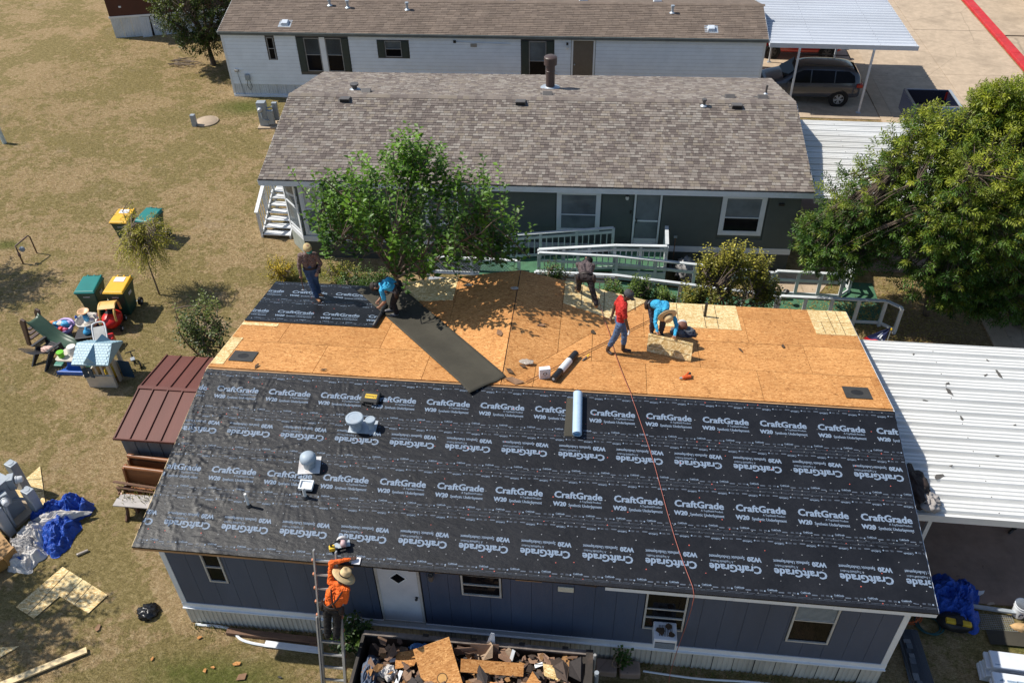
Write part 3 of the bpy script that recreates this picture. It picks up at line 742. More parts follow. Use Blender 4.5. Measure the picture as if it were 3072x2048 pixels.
def hood_vent(parent, p, th, side=1):
    o = MB()
    o.prism([(0, 0), (.30, 0), (.30, .05), (.05, .15), (0, .15)], .34, (-.17, 0, 0), (0, 1, 0), (0, 0, 1))
    ob = o.build('hood_vent', GREYD, parent, bevel=.012); ob.location = p; ob.rotation_euler = (th if side > 0 else -th, 0, 0 if side > 0 else PI)
    MB().b2((-.26, -.08, .006), (.26, .40, .012)).build('flashing', GREYD, ob)
    MB().b2((-.15, -.006, .02), (.15, -.002, .13)).build('louvre', DARK, ob); return ob
# --- the sage green home with the ramp
A2, L2, W2, RI2, ZE2 = .0329, 17.27, 4.2416, .961, 3.1032
h2 = thing('mobile_home', 'dark sage green home with tan shingle roof and white fascia, middle of the three', 'house', (-2.329, 13.866, 0), A2)
COL2 = [(.225, .190, .165), (.200, .168, .147), (.138, .112, .100), (.285, .255, .225), (.235, .198, .160), (.165, .136, .122), (.255, .222, .195)]
TH2 = math.atan2(RI2, W2)
shingle_roof(h2, L2, W2, RI2, ZE2, COL2, .128, [.09, .12, .15, .19, .23], 1, 21, 300)
shingle_roof(h2, L2, W2, RI2, ZE2, COL2, .128, [.09, .12, .15, .19, .23], -1, 22)
ridge_caps(h2, L2, W2, RI2, ZE2, COL2[:2]+COL2[4:6], 23)
for a, b in ((0, 5.2), (5.204, 10.6), (10.604, L2)):
    MB().b2((a, -.028, ZE2-.21), (b, -.004, ZE2-.022)).build('fascia_board', WTRIM, h2)
MB().b2((0, 2*W2+.004, ZE2-.21), (L2, 2*W2+.028, ZE2-.022)).build('fascia_board', WTRIM, h2)
MB().b2((0, -.035, ZE2-.02), (L2, -.002, ZE2+.004)).build('drip_edge', BLACKP, h2)
for x in (-.012, L2+.012):
    for sd in (0, 1): MB().bar((x, sd*2*W2, ZE2-.11), (x, W2, ZE2+RI2-.11), .02, .16).build('rake_board', WTRIM, h2)
MB().b2((.02, .02, ZE2-.22), (L2-.02, 2*W2-.02, ZE2-.20)).build('soffit', WTRIM, h2)
yw = .30; rg = R_(77)
# wall core with a chamfered bay corner at the left
core = [(1.0, yw+.03), (17.0, yw+.03), (17.0, 8.1), (.35, 8.1), (.35, 1.05)]
slab(core, lambda x, y: ZE2-.23, ZE2-.25).build('wall_core', SAGE, h2)
z = .86
while z < 2.85:
    nz = min(z+.30, ZE2-.235)
    # lap boards, cut round openings
    xs = [1.0, 17.02]
    for a, b, c, d in ((1.10, 1.95, .95, 2.75), (9.42, 10.9, 1.4, 2.85), (11.86, 12.80, .84, 2.85), (14.58, 16.04, 1.30, 2.82), (5.2, 6.4, 1.4, 2.8)):
        if c < nz-.02 and d > z+.02: xs += [a, b]
    xs.sort()
    for a, b in zip(xs[::2], xs[1::2]):
        if b-a > .02: MB().add([(a, yw-.020, z), (b, yw-.020, z), (b, yw+.004, nz), (a, yw+.004, nz), (a, yw+.03, z), (b, yw+.03, z), (b, yw+.03, nz), (a, yw+.03, nz)], [(0, 1, 2, 3), (4, 5, 1, 0), (3, 2, 6, 7), (0, 3, 7, 4), (1, 5, 6, 2)]).build('siding_board', SAGE, h2)
    z = nz
for a, b in ((1.0, 6.2), (6.204, 11.8), (12.84, 17.02)): MB().b2((a, yw-.03, .64), (b, yw+.02, .85)).build('base_trim', WTRIM, h2)
SAGE2 = pm('sage_skirting', (.075, .082, .072), .7, .15, 2, .2)
x = 1.0
while x < 17: MB().b2((x+.004, yw-.004, -.02), (min(x+1.0, 17.02)-.004, yw+.02, .638)).build('skirt_panel', SAGE2, h2); x += 1.0
MB().b2((6.44, yw-.05, .02), (6.56, yw+.0, .70)).build('downspout', pm('terracotta_paint', (.26, .10, .05), .6), h2)
window(h2, 9.56, 10.75, 1.36, 2.70, yw, WTRIM, .05, (.42,), (GLASSG, GLASSG), .10)
window(h2, 14.72, 15.88, 1.42, 2.70, yw, WTRIM, .05, (.42,), (GLASSD, GLASSG), .10)
window(h2, 5.28, 6.30, 1.46, 2.70, yw, WTRIM, .05, (.42,), (GLASSG, GLASSG), .09)
window(h2, 1.20, 1.85, .98, 2.70, yw, WTRIM, .05, (.52,), (GLASSG, pm('lace_curtain', (.55, .54, .52), .8)), .09)
# bay: diagonal wall, window and trim
by = Vector((.35-1.0, 1.05-yw, 0)); bl = by.length; bx = by.normalized(); bn = Vector((-bx.y, bx.x, 0))
def bay(s, d, z): p = Vector((1.0, yw, 0)) + bx*s - bn*d*-1; return (p.x, p.y, z)
def bpan(name, s0, s1, z0, z1, d0, d1, mat, par=h2):
    P = [bay(s0, d0, z0), bay(s1, d0, z0), bay(s1, d1, z0), bay(s0, d1, z0), bay(s0, d0, z1), bay(s1, d0, z1), bay(s1, d1, z1), bay(s0, d1, z1)]
    return MB().add(P, [(0, 3, 2, 1), (4, 5, 6, 7), (0, 1, 5, 4), (1, 2, 6, 5), (2, 3, 7, 6), (3, 0, 4, 7)]).build(name, mat, par)
bpan('bay_wall', 0, bl, .02, .66, -.05, .012, pm('pale_sage_skirting', (.33, .36, .32), .6), h2)
bpan('base_trim', -.02, bl, .66, .84, -.05, .03, WTRIM)
bpan('corner_trim', -.02, .10, .84, ZE2-.24, -.05, .025, WTRIM); bpan('corner_trim', bl-.08, bl+.01, .84, ZE2-.24, -.05, .025, WTRIM)
bw = bpan('bay_window', .12, bl-.10, .92, 1.0, -.03, .022, WTRIM); bpan('frame', .12, bl-.10, 1.80, 1.86, -.03, .020, WTRIM, bw); bpan('pane', .12, bl-.10, 1.0, 1.80, -.02, .008, GLASSG, bw); bpan('pane', .12, bl-.10, 1.86, 2.8, -.02, .002, GLASSG, bw)
# door with glazed storm door
dr = MB().b2((11.90, yw-.03, .84), (11.96, yw+.03, 2.78)).b2((12.70, yw-.03, .84), (12.76, yw+.03, 2.78)).b2((11.96, yw-.029, 2.72), (12.70, yw+.03, 2.78)).b2((11.96, yw-.029, .84), (12.70, yw+.03, .90)).build('door', WTRIM, h2)
MB().b2((11.97, yw-.012, .905), (12.69, yw+.012, 1.10)).build('kick_panel', WTRIM, dr)
MB().b2((11.985, yw-.008, 1.11), (12.675, yw+.002, 1.74)).build('pane', GLASSG, dr); MB().b2((11.985, yw-.004, 1.79), (12.675, yw+.006, 2.71)).build('pane', GLASSG, dr)
MB().b2((11.97, yw-.02, 1.74), (12.69, yw+.01, 1.79)).build('mid_rail', WTRIM, dr); MB().b2((12.0, yw-.05, 1.70), (12.03, yw-.02, 1.84)).build('door_handle', BLACKP, dr)
lw = MB().lathe([(.02, 0), (.05, 0), (.06, -.03)], (11.66, yw-.10, 2.74), 12).b2((11.63, yw-.10, 2.71), (11.69, yw, 2.77)).build('wall_lamp', BLACKP, h2)
MB().lathe([(.04, .0), (.06, -.06), (.045, -.12), (.01, -.14)], (11.66, yw-.10, 2.70), 12).build('lamp_shade', pm('frosted_glass', (.75, .74, .70), .3), lw, smooth=True)
MB().b2((11.78, yw-.03, 2.02), (11.84, yw-.002, 2.14)).build('doorbell', BLACKP, h2, bevel=.006)
MB().b2((16.35, yw-.06, 2.45), (16.52, yw-.002, 2.53)).build('flood_lamp', BLACKP, h2, bevel=.01)
# roof fittings: positions along the home
def r2n(x, y): return (x, y, ZE2+RI2*y/W2)
def r2f(x, y): return (x, y, ZE2+RI2*(2-y/W2))
for x in (2.05, 8.08): hood_vent(h2, r2n(x, W2-.42), TH2)
hood_vent(h2, r2n(15.28, W2-.42), TH2)
for x in (2.6, 8.95, 15.15, 16.25): hood_vent(h2, r2f(x, W2+.62), TH2, -1)
pipe_vent(h2, r2n(14.2, W2-.28), .26, .055, GREYD, 1.5); pipe_vent(h2, r2f(2.1, W2+.9), .24, .09, GREYD, 1.7, 'turbine_vent')
pipe_vent(h2, r2f(16.5, W2+1.25), .34, .035, GREYD, 1.05)
fl = MB().lathe([(.16, -.05), (.16, .62), (.17, .63), (.17, .66), (.16, .67), (.16, .86), (.23, .88), (.23, 1.14), (.18, 1.18), (.001, 1.19)], r2f(9.0, W2+1.75), 24).build('flue_pipe', pm('brown_flue_enamel', (.075, .05, .045), .4, .12), h2, autos=True)
MB().lathe([(.36, 0), (.36, .02), (.20, .07), (.165, .09)], r2f(9.0, W2+1.75), 20).build('flashing', GALV, fl)
# side steps on the left
st = thing('porch_steps', 'white painted wooden side steps with handrail at the green home', 'steps', (-3.28, 15.2, 0))
for i in range(6):
    MB().b2((.06, i*.27, .12+i*.135), (.98, .30+i*.27, .16+i*.135)).build('tread', WHITE, st)
    MB().b2((.06, i*.27+.27, .02+i*.135), (.98, .29+i*.27, .12+i*.135)).build('riser', WHITE, st)
for x in (0, 1.0):
    MB().prism([(0, 0), (.25, 0), (1.72, .86), (1.72, 1.0), (1.6, 1.0), (0, .14)], .04, (x, 0, 0), (0, 1, 0), (0, 0, 1)).build('stringer', WHITE, st)
MB().b2((0, 1.70, .84), (1.05, 2.9, .88)).build('landing', WHITE, st)
for y, z in ((0.02, 0), (.85, .4), (1.7, .86), (2.85, .86)): MB().b2((-.05, y, 0), (.04, y+.09, z+1.02)).build('post', WHITE, st)
MB().bar((0, -.05, 1.05), (0, 1.75, 1.92), .12, .04).build('handrail', WHITE, st); MB().bar((0, 1.75, 1.90), (0, 2.95, 1.90), .12, .04).build('handrail', WHITE, st)
for i in range(14):
    y = .14+i*.19; z = min(.86, .07+y*.5); MB().b2((-.015, y, z+.08), (.015, y+.035, z+1.0)).build('baluster', WHITE, st)

# --- ramp, deck and rails in front of it (world coordinates)
rp = thing('wheelchair_ramp', 'white railed wheelchair ramp with green carpet folding in front of the green home', 'ramp')
PW = pm('weathered_white_wood', (.58, .61, .62), .6, .14, 3, .2, dirt=.45, dirtc=(.36, .37, .36))
def carpet(poly, zf, name='ramp_floor'): return slab(poly, zf, .06).build(name, GREENC, rp)
carpet([(9.0, 13.08), (10.62, 13.12), (10.62, 14.40), (9.0, 14.36)], lambda x, y: .84, 'deck_floor')
zr1 = lambda x, y: .48 + (x-5.4)*.1
carpet([(5.4, 13.10), (8.99, 13.10), (8.99, 14.0), (5.4, 14.0)], zr1)
carpet([(4.75, 12.0), (6.66, 12.0), (6.66, 13.09), (5.39, 13.09), (5.39, 14.0), (4.75, 14.0)][::1], lambda x, y: .48, 'turning_platform')
carpet([(6.67, 12.06), (9.1, 12.06), (9.1, 13.02), (6.67, 13.02)], lambda x, y: .47)
carpet([(9.11, 12.06), (13.9, 12.06), (13.9, 13.02), (9.11, 13.02)], lambda x, y: .47-(x-9.11)*.092)
carpet([(13.91, 12.06), (16.9, 12.06), (17.3, 12.5), (17.3, 14.2), (16.3, 14.2), (16.2, 13.2), (13.91, 13.2)], lambda x, y: .03, 'ground_carpet')
for a, b, y0, z0 in ((9.0, 10.62, 13.06, .60), (6.67, 9.1, 12.02, .25)): MB().b2((a, y0, z0), (b, y0+.04, z0+.22)).build('rim_board', PW, rp)
def rail(pts, h=.92, gap=1.15, bal=None, low=.10, mid=None, pw=.09, top=(.11, .04), skip_first=False):
    """pts: floor-level polyline; posts, top rail, bottom rail and balusters"""
    for i in range(len(pts)-1):
        a, b = Vector(pts[i]), Vector(pts[i+1]); L = (b-a).length; n = max(1, round(L/gap))
        for k in range(0 if (i == 0 and not skip_first) else 1, n+1):
            p = a.lerp(b, k/n); MB().b2((p.x-pw/2, p.y-pw/2, min(0, p.z)), (p.x+pw/2, p.y+pw/2, p.z+h-.02)).build('post', PW, rp)
        for hh, (wd, th) in ((h, top), (low, (.035, .09))) + (((mid, (.035, .09)),) if mid else ()):
            MB().bar(a+Vector((0, 0, hh)), b+Vector((0, 0, hh)), wd, th).build('rail', PW, rp)
        if bal:
            m = int(L/bal)
            for k in range(1, m):
                p = a.lerp(b, k/m); MB().b2((p.x-.016, p.y-.016, p.z+low), (p.x+.016, p.y+.016, p.z+h-.16)).build('baluster', PW, rp)
            MB().bar(a+Vector((0, -.02, h-.14)), b+Vector((0, -.02, h-.14)), .035, .09).build('rail', PW, rp)
rail([(5.5, 13.86, .50), (8.95, 14.08, .84)], .92, 1.0, .19)
rail([(6.66, 13.14, .52), (9.02, 13.14, .80), (10.60, 13.16, .84)], .92, .82, .17)
rail([(10.60, 13.25, .84), (10.62, 14.30, .84)], .92, 1.1, .20, skip_first=True)
rail([(6.68, 13.03, .48), (9.10, 13.03, .48), (13.95, 13.2, .02)], .92, 1.2, mid=.62)
rail([(6.66, 12.02, .47), (9.10, 12.02, .47), (13.9, 12.0, .03)], .92, 1.05, mid=None, low=.12)
rail([(6.66, 12.05, .47), (9.1, 12.05, .47)], .80, 9, .16, skip_first=True)
rail([(13.98, 12.0, .03), (17.05, 12.02, .03), (17.42, 11.7, .03)], .92, .78, mid=None)
rail([(14.05, 13.30, .03), (16.10, 13.28, .03), (16.45, 13.65, .03), (16.30, 14.55, .03)], .92, .72, mid=.60)
MB().b2((16.27, 13.9, .03), (16.33, 14.9, .95)).build('end_board', PW, rp)
# lattice screen with grey platform in front
lt = thing('lattice_fence', 'low white lattice fence beside the ramp behind the leafy tree', 'fence')
for x in (3.05, 4.5, 6.02): MB().b2((x-.05, 13.15, 0), (x+.05, 13.25, .95)).build('post', PW, lt)
for z in (.93, .36): MB().b2((3.0, 13.14, z-.03), (6.07, 13.26, z+.02)).build('rail', PW, lt)
for i in range(34):
    x = 3.1+i*.1; 
    for s in (1, -1):
        xa, xb = (x, x+.52) if s > 0 else (x+.52, x)
        za, zb = .38, .90
        if max(xa, xb) < 6.0 and (i % 1 == 0): MB().bar((xa, 13.19+.008*s, za), (xb, 13.19+.008*s, zb), .007, .028, (0, 1, 0)).build('lath', PW, lt)
tag(MB().b2((3.1, 11.7, .02), (5.95, 13.1, .22)).build('patio_platform', pm('grey_deck_paint', (.33, .35, .38), .6, .15, 3)), kind='structure')

# --- the white home with shutters
A3, L3, W3, RI3, ZE3 = .0247, 23.68, 2.4421, .60, 3.0176
h3 = thing('mobile_home', 'long white lap sided home with brown shingle roof and dark green shutters, farthest back', 'house', (-8.594, 26.589, 0), A3)
COL3 = [(.190, .145, .115), (.172, .132, .104), (.200, .155, .124), (.182, .140, .112), (.160, .122, .098)]
shingle_roof(h3, L3, W3, RI3, ZE3, COL3, .135, [.30, .305, .31], 1, 31, 300)
shingle_roof(h3, L3, W3, RI3, ZE3, COL3, .135, [.30, .305, .31], -1, 32)
ridge_caps(h3, L3, W3, RI3, ZE3, COL3[:3], 33)
GUT = pm('dull_green_gutter', (.12, .135, .13), .5, .15, 3, .1, dirt=.3, dirtc=(.3, .33, .34))
for a, b in ((0, 7.9), (7.902, 15.8), (15.802, L3)):
    MB().b2((a, -.05, ZE3-.13), (b, -.004, ZE3+.002)).build('gutter', GUT, h3, bevel=.012)
for sd in (0, 1):
    for x in (-.012, L3+.012): MB().bar((x, sd*2*W3, ZE3-.07), (x, W3, ZE3+RI3-.07), .02, .12).build('rake_board', WTRIM, h3)
LAP = pm('white_lap_vinyl', (.82, .86, .90), .45, .06, 2, .05, dirt=.2, dirtc=(.52, .56, .60))
y3 = .15
MB().b2((.12, y3+.02, 0), (L3-.12, 2*W3-.15, ZE3-.02)).build('wall_core', GREYD, h3)  # dark colour showing in the board gaps paints the lap shadow lines
OP3 = [(2.02, 2.44, 1.70, 2.78), (3.40, 5.75, 1.2, 2.78), (7.0, 8.42, 1.9, 2.70), (13.30, 14.75, .95, 2.78), (15.46, 16.52, .78, 2.90)]
z = .60
while z < ZE3-.16:
    nz = min(z+.163, ZE3-.14)-.016; xs = [.10, L3-.10]
    for a, b, c, d in OP3:
        if c < nz-.03 and d > z+.03: xs += [a, b]
    xs.sort()
    for a, b in zip(xs[::2], xs[1::2]):
        MB().add([(a, y3-.030, z), (b, y3-.030, z), (b, y3+.002, nz), (a, y3+.002, nz), (a, y3+.025, z), (b, y3+.025, z)], [(0, 1, 2, 3), (4, 5, 1, 0), (4, 0, 3), (1, 5, 2)]).build('siding_board', LAP, h3)
    z = nz+.016
for x in (.09, L3-.09): MB().b2((x-.05, y3-.03, .1), (x+.05, y3+.06, ZE3-.1)).build('corner_trim', WTRIM, h3)
MB().b2((.1, y3-.025, ZE3-.142), (L3-.1, y3+.02, ZE3-.10)).build('frieze_board', WTRIM, h3)
sk3 = skirt_mesh(.41, .50).mesh('skirt_panel', pm('white_skirting', (.62, .66, .70), .5, .1, 2, .1, dirt=.3, dirtc=(.45, .45, .42)))
for i in range(57): inst('skirt_panel', sk3, h3, (.10+i*.412, y3-.004, .10))
MB().b2((.06, y3-.06, 0), (L3-.1, y3+.01, .10)).build('base_trim', WTRIM, h3)
SHUT = pm('dark_green_shutter', (.028, .046, .045), .5, .12, 6, .1)
def shutter(x0, x1, z0, z1):
    o = MB().b2((x0, y3-.045, z0), (x1, y3-.012, z1)).build('shutter', SHUT, h3, bevel=.006)
    h = (z1-z0)
    for a, b in ((.06, .46), (.54, .94)): MB().b2((x0+.05, y3-.052, z0+h*a), (x1-.05, y3-.044, z0+h*b)).build('raised_panel', SHUT, o, bevel=.008)
FR3 = pm('bronze_window_frame', (.30, .30, .30), .5)
window(h3, 2.08, 2.38, 1.74, 2.74, y3, FR3, .03, (.5,), (GLASSD, GLASSD))
window(h3, 3.74, 4.44, 1.24, 2.74, y3, FR3, .035, (.5,), (GLASSD, GLASSG)); window(h3, 4.70, 5.42, 1.24, 2.74, y3, FR3, .035, (.5,), (GLASSD, GLASSG))
MB().b2((4.45, y3-.02, 1.2), (4.69, y3+.01, 2.78)).build('mullion_panel', LAP, h3)
shutter(3.43, 3.73, 1.22, 2.75); shutter(5.43, 5.73, 1.22, 2.75)
window(h3, 7.34, 8.07, 1.95, 2.66, y3, FR3, .03, (.5,), (GLASSD, GLASSG)); shutter(7.03, 7.33, 1.93, 2.67); shutter(8.08, 8.39, 1.93, 2.67)
window(h3, 13.65, 14.40, 1.0, 2.74, y3, FR3, .035, (.5,), (GLASSD, GLASSG)); shutter(13.33, 13.64, 1.0, 2.75); shutter(14.41, 14.72, 1.0, 2.75)
dr = MB().b2((15.56, y3-.01, .8), (16.42, y3+.015, 2.80)).build('door', pm('brown_door_paint', (.15, .125, .10), .5, .1), h3)
MB().b2((15.48, y3-.03, .8), (15.56, y3+.02, 2.80)).b2((16.42, y3-.03, .8), (16.50, y3+.02, 2.80)).b2((15.48, y3-.031, 2.80), (16.50, y3+.02, 2.88)).build('door_frame', WTRIM, dr)
MB().lathe([(.001, 0), (.03, 0), (.03, .05), (.001, .06)], (15.63, y3-.012, 1.75), 10, R=Matrix.Rotation(PI/2, 3, 'X')).build('door_knob', GALV, dr)
lw = MB().b2((15.26, y3-.10, 2.62), (15.34, y3, 2.72)).build('wall_lamp', BLACKP, h3)
MB().lathe([(.03, 0), (.07, -.10), (.06, -.16), (.02, -.17)], (15.30, y3-.09, 2.62), 12).build('lamp_shade', MATS['frosted_glass'], lw, smooth=True)
MB().b2((11.12, y3-.05, 2.46), (11.40, y3-.01, 2.60)).build('exhaust_vent', pm('tan_vent', (.30, .28, .25), .5), h3, bevel=.01)
MB().b2((10.38, y3-.05, 2.62), (10.50, y3-.01, 2.74)).build('junction_box', BLACKP, h3)
MB().bar((10.5, y3-.03, 2.66), (12.85, y3-.03, 2.60), .04, .025).build('cable_duct', WTRIM, h3)
mt = MB().b2((.78, y3-.14, .80), (.98, y3-.01, 1.06)).build('service_box', GREYM, h3, bevel=.01)
MB().tube([(.85, y3-.08, .8), (.80, y3-.10, .55), (.92, y3-.10, .32), (1.02, y3-.10, .5), (.95, y3-.08, .8)], .012, 6).build('service_cable', BLACKP, mt)
mt = MB().b2((.36, y3-.14, 1.18), (.52, y3-.01, 1.28)).build('phone_box', pm('beige_plastic', (.42, .40, .36), .5), h3, bevel=.01)
MB().tube([(.44, y3-.04, 1.18), (.48, y3-.04, .7), (.58, y3-.05, .05)], .012, 6).build('conduit', GREYM, mt)
tag(MB().box((14.82, -.02, 1.02), (.16, .03, .62), Matrix.Rotation(-.12, 3, 'X')).build('plank', PINE, h3), None)
TH3 = math.atan2(RI3, W3)
def r3n(x, y): return (x, y, ZE3+RI3*y/W3)
for x, y in ((5.45, 1.85), (8.15, 1.75), (19.75, 1.75)): pipe_vent(h3, r3n(x, y), .34, .055, GALV, 1.5)
pipe_vent(h3, r3n(4.6, 2.0), .30, .055, GALV, 1.5)
def sq_vent(x, y):
    o = MB().box((0, 0, .07), (.34, .34, .13), None, taper=.8).build('roof_vent', pm('pale_vent_plastic', (.55, .60, .66), .4), h3, bevel=.02); o.location = r3n(x, y); o.rotation_euler = (TH3, 0, 0)
    MB().b2((-.28, -.26, .006), (.28, .26, .014)).build('flashing', GALV, o)
sq_vent(2.9, .62); sq_vent(21.35, .62)
for x in (12.6, 15.9, 19.2): 
    o = MB().box((0, 0, .08), (.4, .3, .15), None, taper=.85).build('roof_vent', WTRIM, h3, bevel=.02); o.location = (x, 2*W3-1.6, ZE3+RI3*1.6/W3-.02)
# --- dark red home at the top left
hb = thing('mobile_home', 'dark red home with white ribbed skirting, cut off at the top left', 'house', (-17.52, 33.35, 0), .27)
MB().b2((0, 0, 1.12), (9, 5, 4.2)).build('wall', pm('dark_red_siding', (.065, .014, .010), .5, .15, 2, .1), hb)
MB().b2((-.04, -.03, 1.03), (9, .0, 1.13)).build('base_trim', WTRIM, hb)
skb = skirt_mesh(.5, 1.05).mesh('skirt_panel', MATS['white_skirting'])
for i in range(18):
    if i != 3: inst('skirt_panel', skb, hb, (i*.5, .01, 0), (0, 0, 0))
inst('skirt_panel', skb, hb, (1.42, -.18, -.01), (-.10, .06, .12))
MB().b2((1.4, .05, 0), (2.2, .3, 1.05)).build('skirt_void', DARK, hb)
MB().b2((.6, -.03, 1.55), (.72, 0, 1.63)).build('tap_plate', WTRIM, hb)
MB().b2((-.15, -.2, 4.2), (9.2, 5.2, 4.35)).build('roof', DARK, hb)

# ------------------------------------------------------------------ carports
def carport(label, x0, x1, y0, y1, z, mat, posts, pit=0.0, beamm=METW, pw=.41, deep=.09, ribs=3):
    cp = thing('carport', label, 'carport', (x0, y0, 0))
    n = round((y1-y0)/pw); p = (y1-y0)/n; L = x1-x0
    prof = [(0, 0), (.045, 0), (.078, deep)]
    for k in range(ribs):
        a = .080 + k*(p-.095)/ribs; wdt = (p-.09)/ribs
        prof += [(a, deep), (a+wdt*.55, deep), (a+wdt*.70, deep-.04), (a+wdt*.84, deep-.04)]
    prof += [(p-.012, deep), (p, 0)]
    mb = MB(); m = len(prof)
    mb.add([(x, y, h) for x in (0, L) for y, h in prof] + [(x, y, h-.003) for x in (0, L) for y, h in prof], [(i, m+i, m+i+1, i+1) for i in range(m-1)] + [(2*m+i+1, 3*m+i+1, 3*m+i, 2*m+i) for i in range(m-1)])
    me = mb.mesh('roof_panel', mat)
    for i in range(n): inst('roof_panel', me, cp, (0, i*p, z))
    for y in (-.03, y1-y0+.0): MB().b2((-.01, y-.03, z-.13), (L+.01, y+.03, z+.06)).build('edge_beam', beamm, cp)
    MB().b2((-.012, 0, z-.10), (-.002, y1-y0-.04, z-.006)).build('end_trim', beamm, cp)
    for x in (L*.3, L*.75): MB().b2((x-.04, .02, z-.12), (x+.04, y1-y0-.04, z-.004)).build('purlin', beamm, cp)
    mb = MB(); rs_ = R_(int(x0*7+y0))
    for i in range(n):
        for x in (.06, L*.3, L*.75, L-.08): mb.lathe([(.014, 0), (.012, .008), (.001, .009)], (x+rs_.uniform(-.015, .015), i*p+.10+rs_.uniform(-.01, .01), z+deep), 6)
    tag(mb.build('roof_screw', GREYD, cp), kind='stuff')
    for px, py in posts:
        o = MB().b2((px-x0-.04, py-y0-.04, .03), (px-x0+.04, py-y0+.04, z-.13)).build('post', beamm, cp)
        MB().b2((px-x0-.09, py-y0-.09, .03), (px-x0+.09, py-y0+.09, .05)).build('base_plate', GALV, o)
    return cp
cp1 = carport('white ribbed steel carport roof right of the navy home, littered with shingle scraps', 15.10, 20.6, 2.62, 8.02, 2.56, METW, [(15.5, 2.66), (19.6, 2.66), (15.5, 7.9), (19.6, 7.9)])
carport('bright white steel carport beside the sage green home, half under the big tree', 15.12, 20.0, 15.0, 20.42, 2.56, METW, [(19.4, 15.1), (19.4, 20.3), (15.5, 20.3)])
carport('grey steel carport sheltering the grey car, at the top right', 15.12, 21.05, 26.95, 32.65, 2.92, METG, [(19.33, 26.9), (16.35, 26.9), (19.26, 32.5), (16.2, 32.3)], beamm=pm('white_steel_frame', (.62, .65, .70), .4, .06), pw=.32, deep=.04, ribs=1)
carport('steel carport across the road whose post shows at the top right corner', 30.0, 36, 38.2, 44, 2.9, METG, [(30.5, 38.4), (35, 38.4)], beamm=MATS['white_steel_frame'], pw=.32, deep=.04, ribs=1)
# ------------------------------------------------------------------ underlayment, felt and fittings on the far slope
def zfu(x, y, k): return zfar(x, y) + .014 + .004*k + .004*mnoise.noise(Vector((x*2.2+y, y*3-x, 5))) + .006*abs(mnoise.noise(Vector((x*1.2+y*2.4, y*.8, 9))))
for k, (ya, yb, base) in enumerate(((7.42, 8.58, 7.955), (6.40, 7.54, 6.865))):
    co = MB().grid(lambda u, v: (u*3.27, ya+(yb-ya)*v, zfu(u*3.27, ya+(yb-ya)*v, k)), 70, 26).build('underlayment_course', FELT, home, smooth=True)
    lettering(co, .655-1.157, base, False, lambda x, y, k=k: (x, y, zfu(x, y, k)+.006), .02, 3.25, 5, ya+.01, yb-.01, ya+.15, yb-.15, 8+k)
    capnails(co, .05, 3.2, ya+.04, yb-.03, lambda x, y, k=k: (x, y, zfu(x, y, k)+.006), 50+k)
tag(MB().tube([(3.24, 6.40, zfar(0, 6.40)+.06), (3.27, 7.0, zfar(0, 7.0)+.062), (3.25, 7.55, zfar(0, 7.55)+.06)], .05, 12).build('underlayment_roll', BLACKP, smooth=True), 'thin black rolled end of underlayment beside the bending worker', 'roll')
def fstrip(u, v):
    a = Vector((2.62, 8.62)).lerp(Vector((6.31, 4.22)), u); n = Vector((4.4, 3.69)).normalized()
    p = a + n*(v-.5)*.93
    z = zroof(p.x, p.y) if p.y > W1 else ZR+.012-.02*(W1-p.y)
    return (p.x, p.y, max(z, 3.07)+.034+.004*mnoise.noise(Vector((p.x*2, p.y*2, 1)))+(.02*max(0, v-.93)/.07 if v > .93 else 0))
mb = MB().grid(fstrip, 60, 14); o = mb.build('felt_strip', FELT2, smooth=True)
tag(o, 'long olive grey felt strip laid diagonally in the roof valley', 'felt strip')
sm = o.modifiers.new('thick', 'SOLIDIFY'); sm.thickness = .006
def hole_plate(x, y, w_, h, label):
    mb = MB(); n = 24; sq = []
    for k in range(n):
        a = 2*PI*k/n; c, s = math.cos(a), math.sin(a); m = max(abs(c), abs(s)); sq.append((c/m*w_/2, s/m*h/2))
    P = [(x+a, y+b, zfar(x+a, y+b)+.020) for a, b in sq] + [(x+.13*math.cos(2*PI*k/n), y+.10*math.sin(2*PI*k/n), zfar(x, y+.10*math.sin(2*PI*k/n))+.020) for k in range(n)]
    mb.add(P, [(k, (k+1) % n, n+(k+1) % n, n+k) for k in range(n)])
    o = mb.build('vent_plate', pm('charcoal_metal', (.045, .042, .038), .6), home)
    MB().add([(x+.135*math.cos(2*PI*k/n), y+.105*math.sin(2*PI*k/n), zfar(x, y+.105*math.sin(2*PI*k/n))+.0165) for k in range(n)], [tuple(range(n))]).build('vent_hole_shade', DARK, o)  # black disc laid over the board, painting the darkness inside the hole
hole_plate(.625, 4.78, .56, .43, ''); hole_plate(14.15, 4.80, .55, .44, '')
MB().cyl((11.22, 7.89, zfar(0, 7.89)-.02), (11.22, 7.89, zfar(0, 7.89)+.42), .036, None, 14).build('vent_pipe', BLACKP, home, autos=True)
def oncyl(name, a, b, r, mat, label, cat, n=20, **k): return tag(MB().cyl(a, b, r, None, n).build(name, mat, autos=True), label, cat, **k)
fr = thing('felt_roll', 'black felt roll with white paper label on the bare boards', 'roll')
a, b = Vector((7.70, 4.50, zroof(7.7, 4.5)+.10)), Vector((8.13, 5.62, zroof(8.13, 5.62)+.10))
MB().cyl(a, b, .078, None, 22).build('roll', BLACKP, fr, autos=True); MB().cyl(a.lerp(b, .30), a.lerp(b, .70), .0805, None, 22).build('paper_label', WHITE, fr, autos=True)
d = (b-a).normalized(); MB().cyl(a-d*.004, a-d*.001, .03, None, 14).build('core', GREYM, fr)
nb = thing('nail_box', 'small white carton of nails left of the black felt roll', 'box', (7.50, 4.66, zroof(7.5, 4.66)+.012), .25)
WCARD = pm('white_card', (.72, .71, .74), .6, .06)
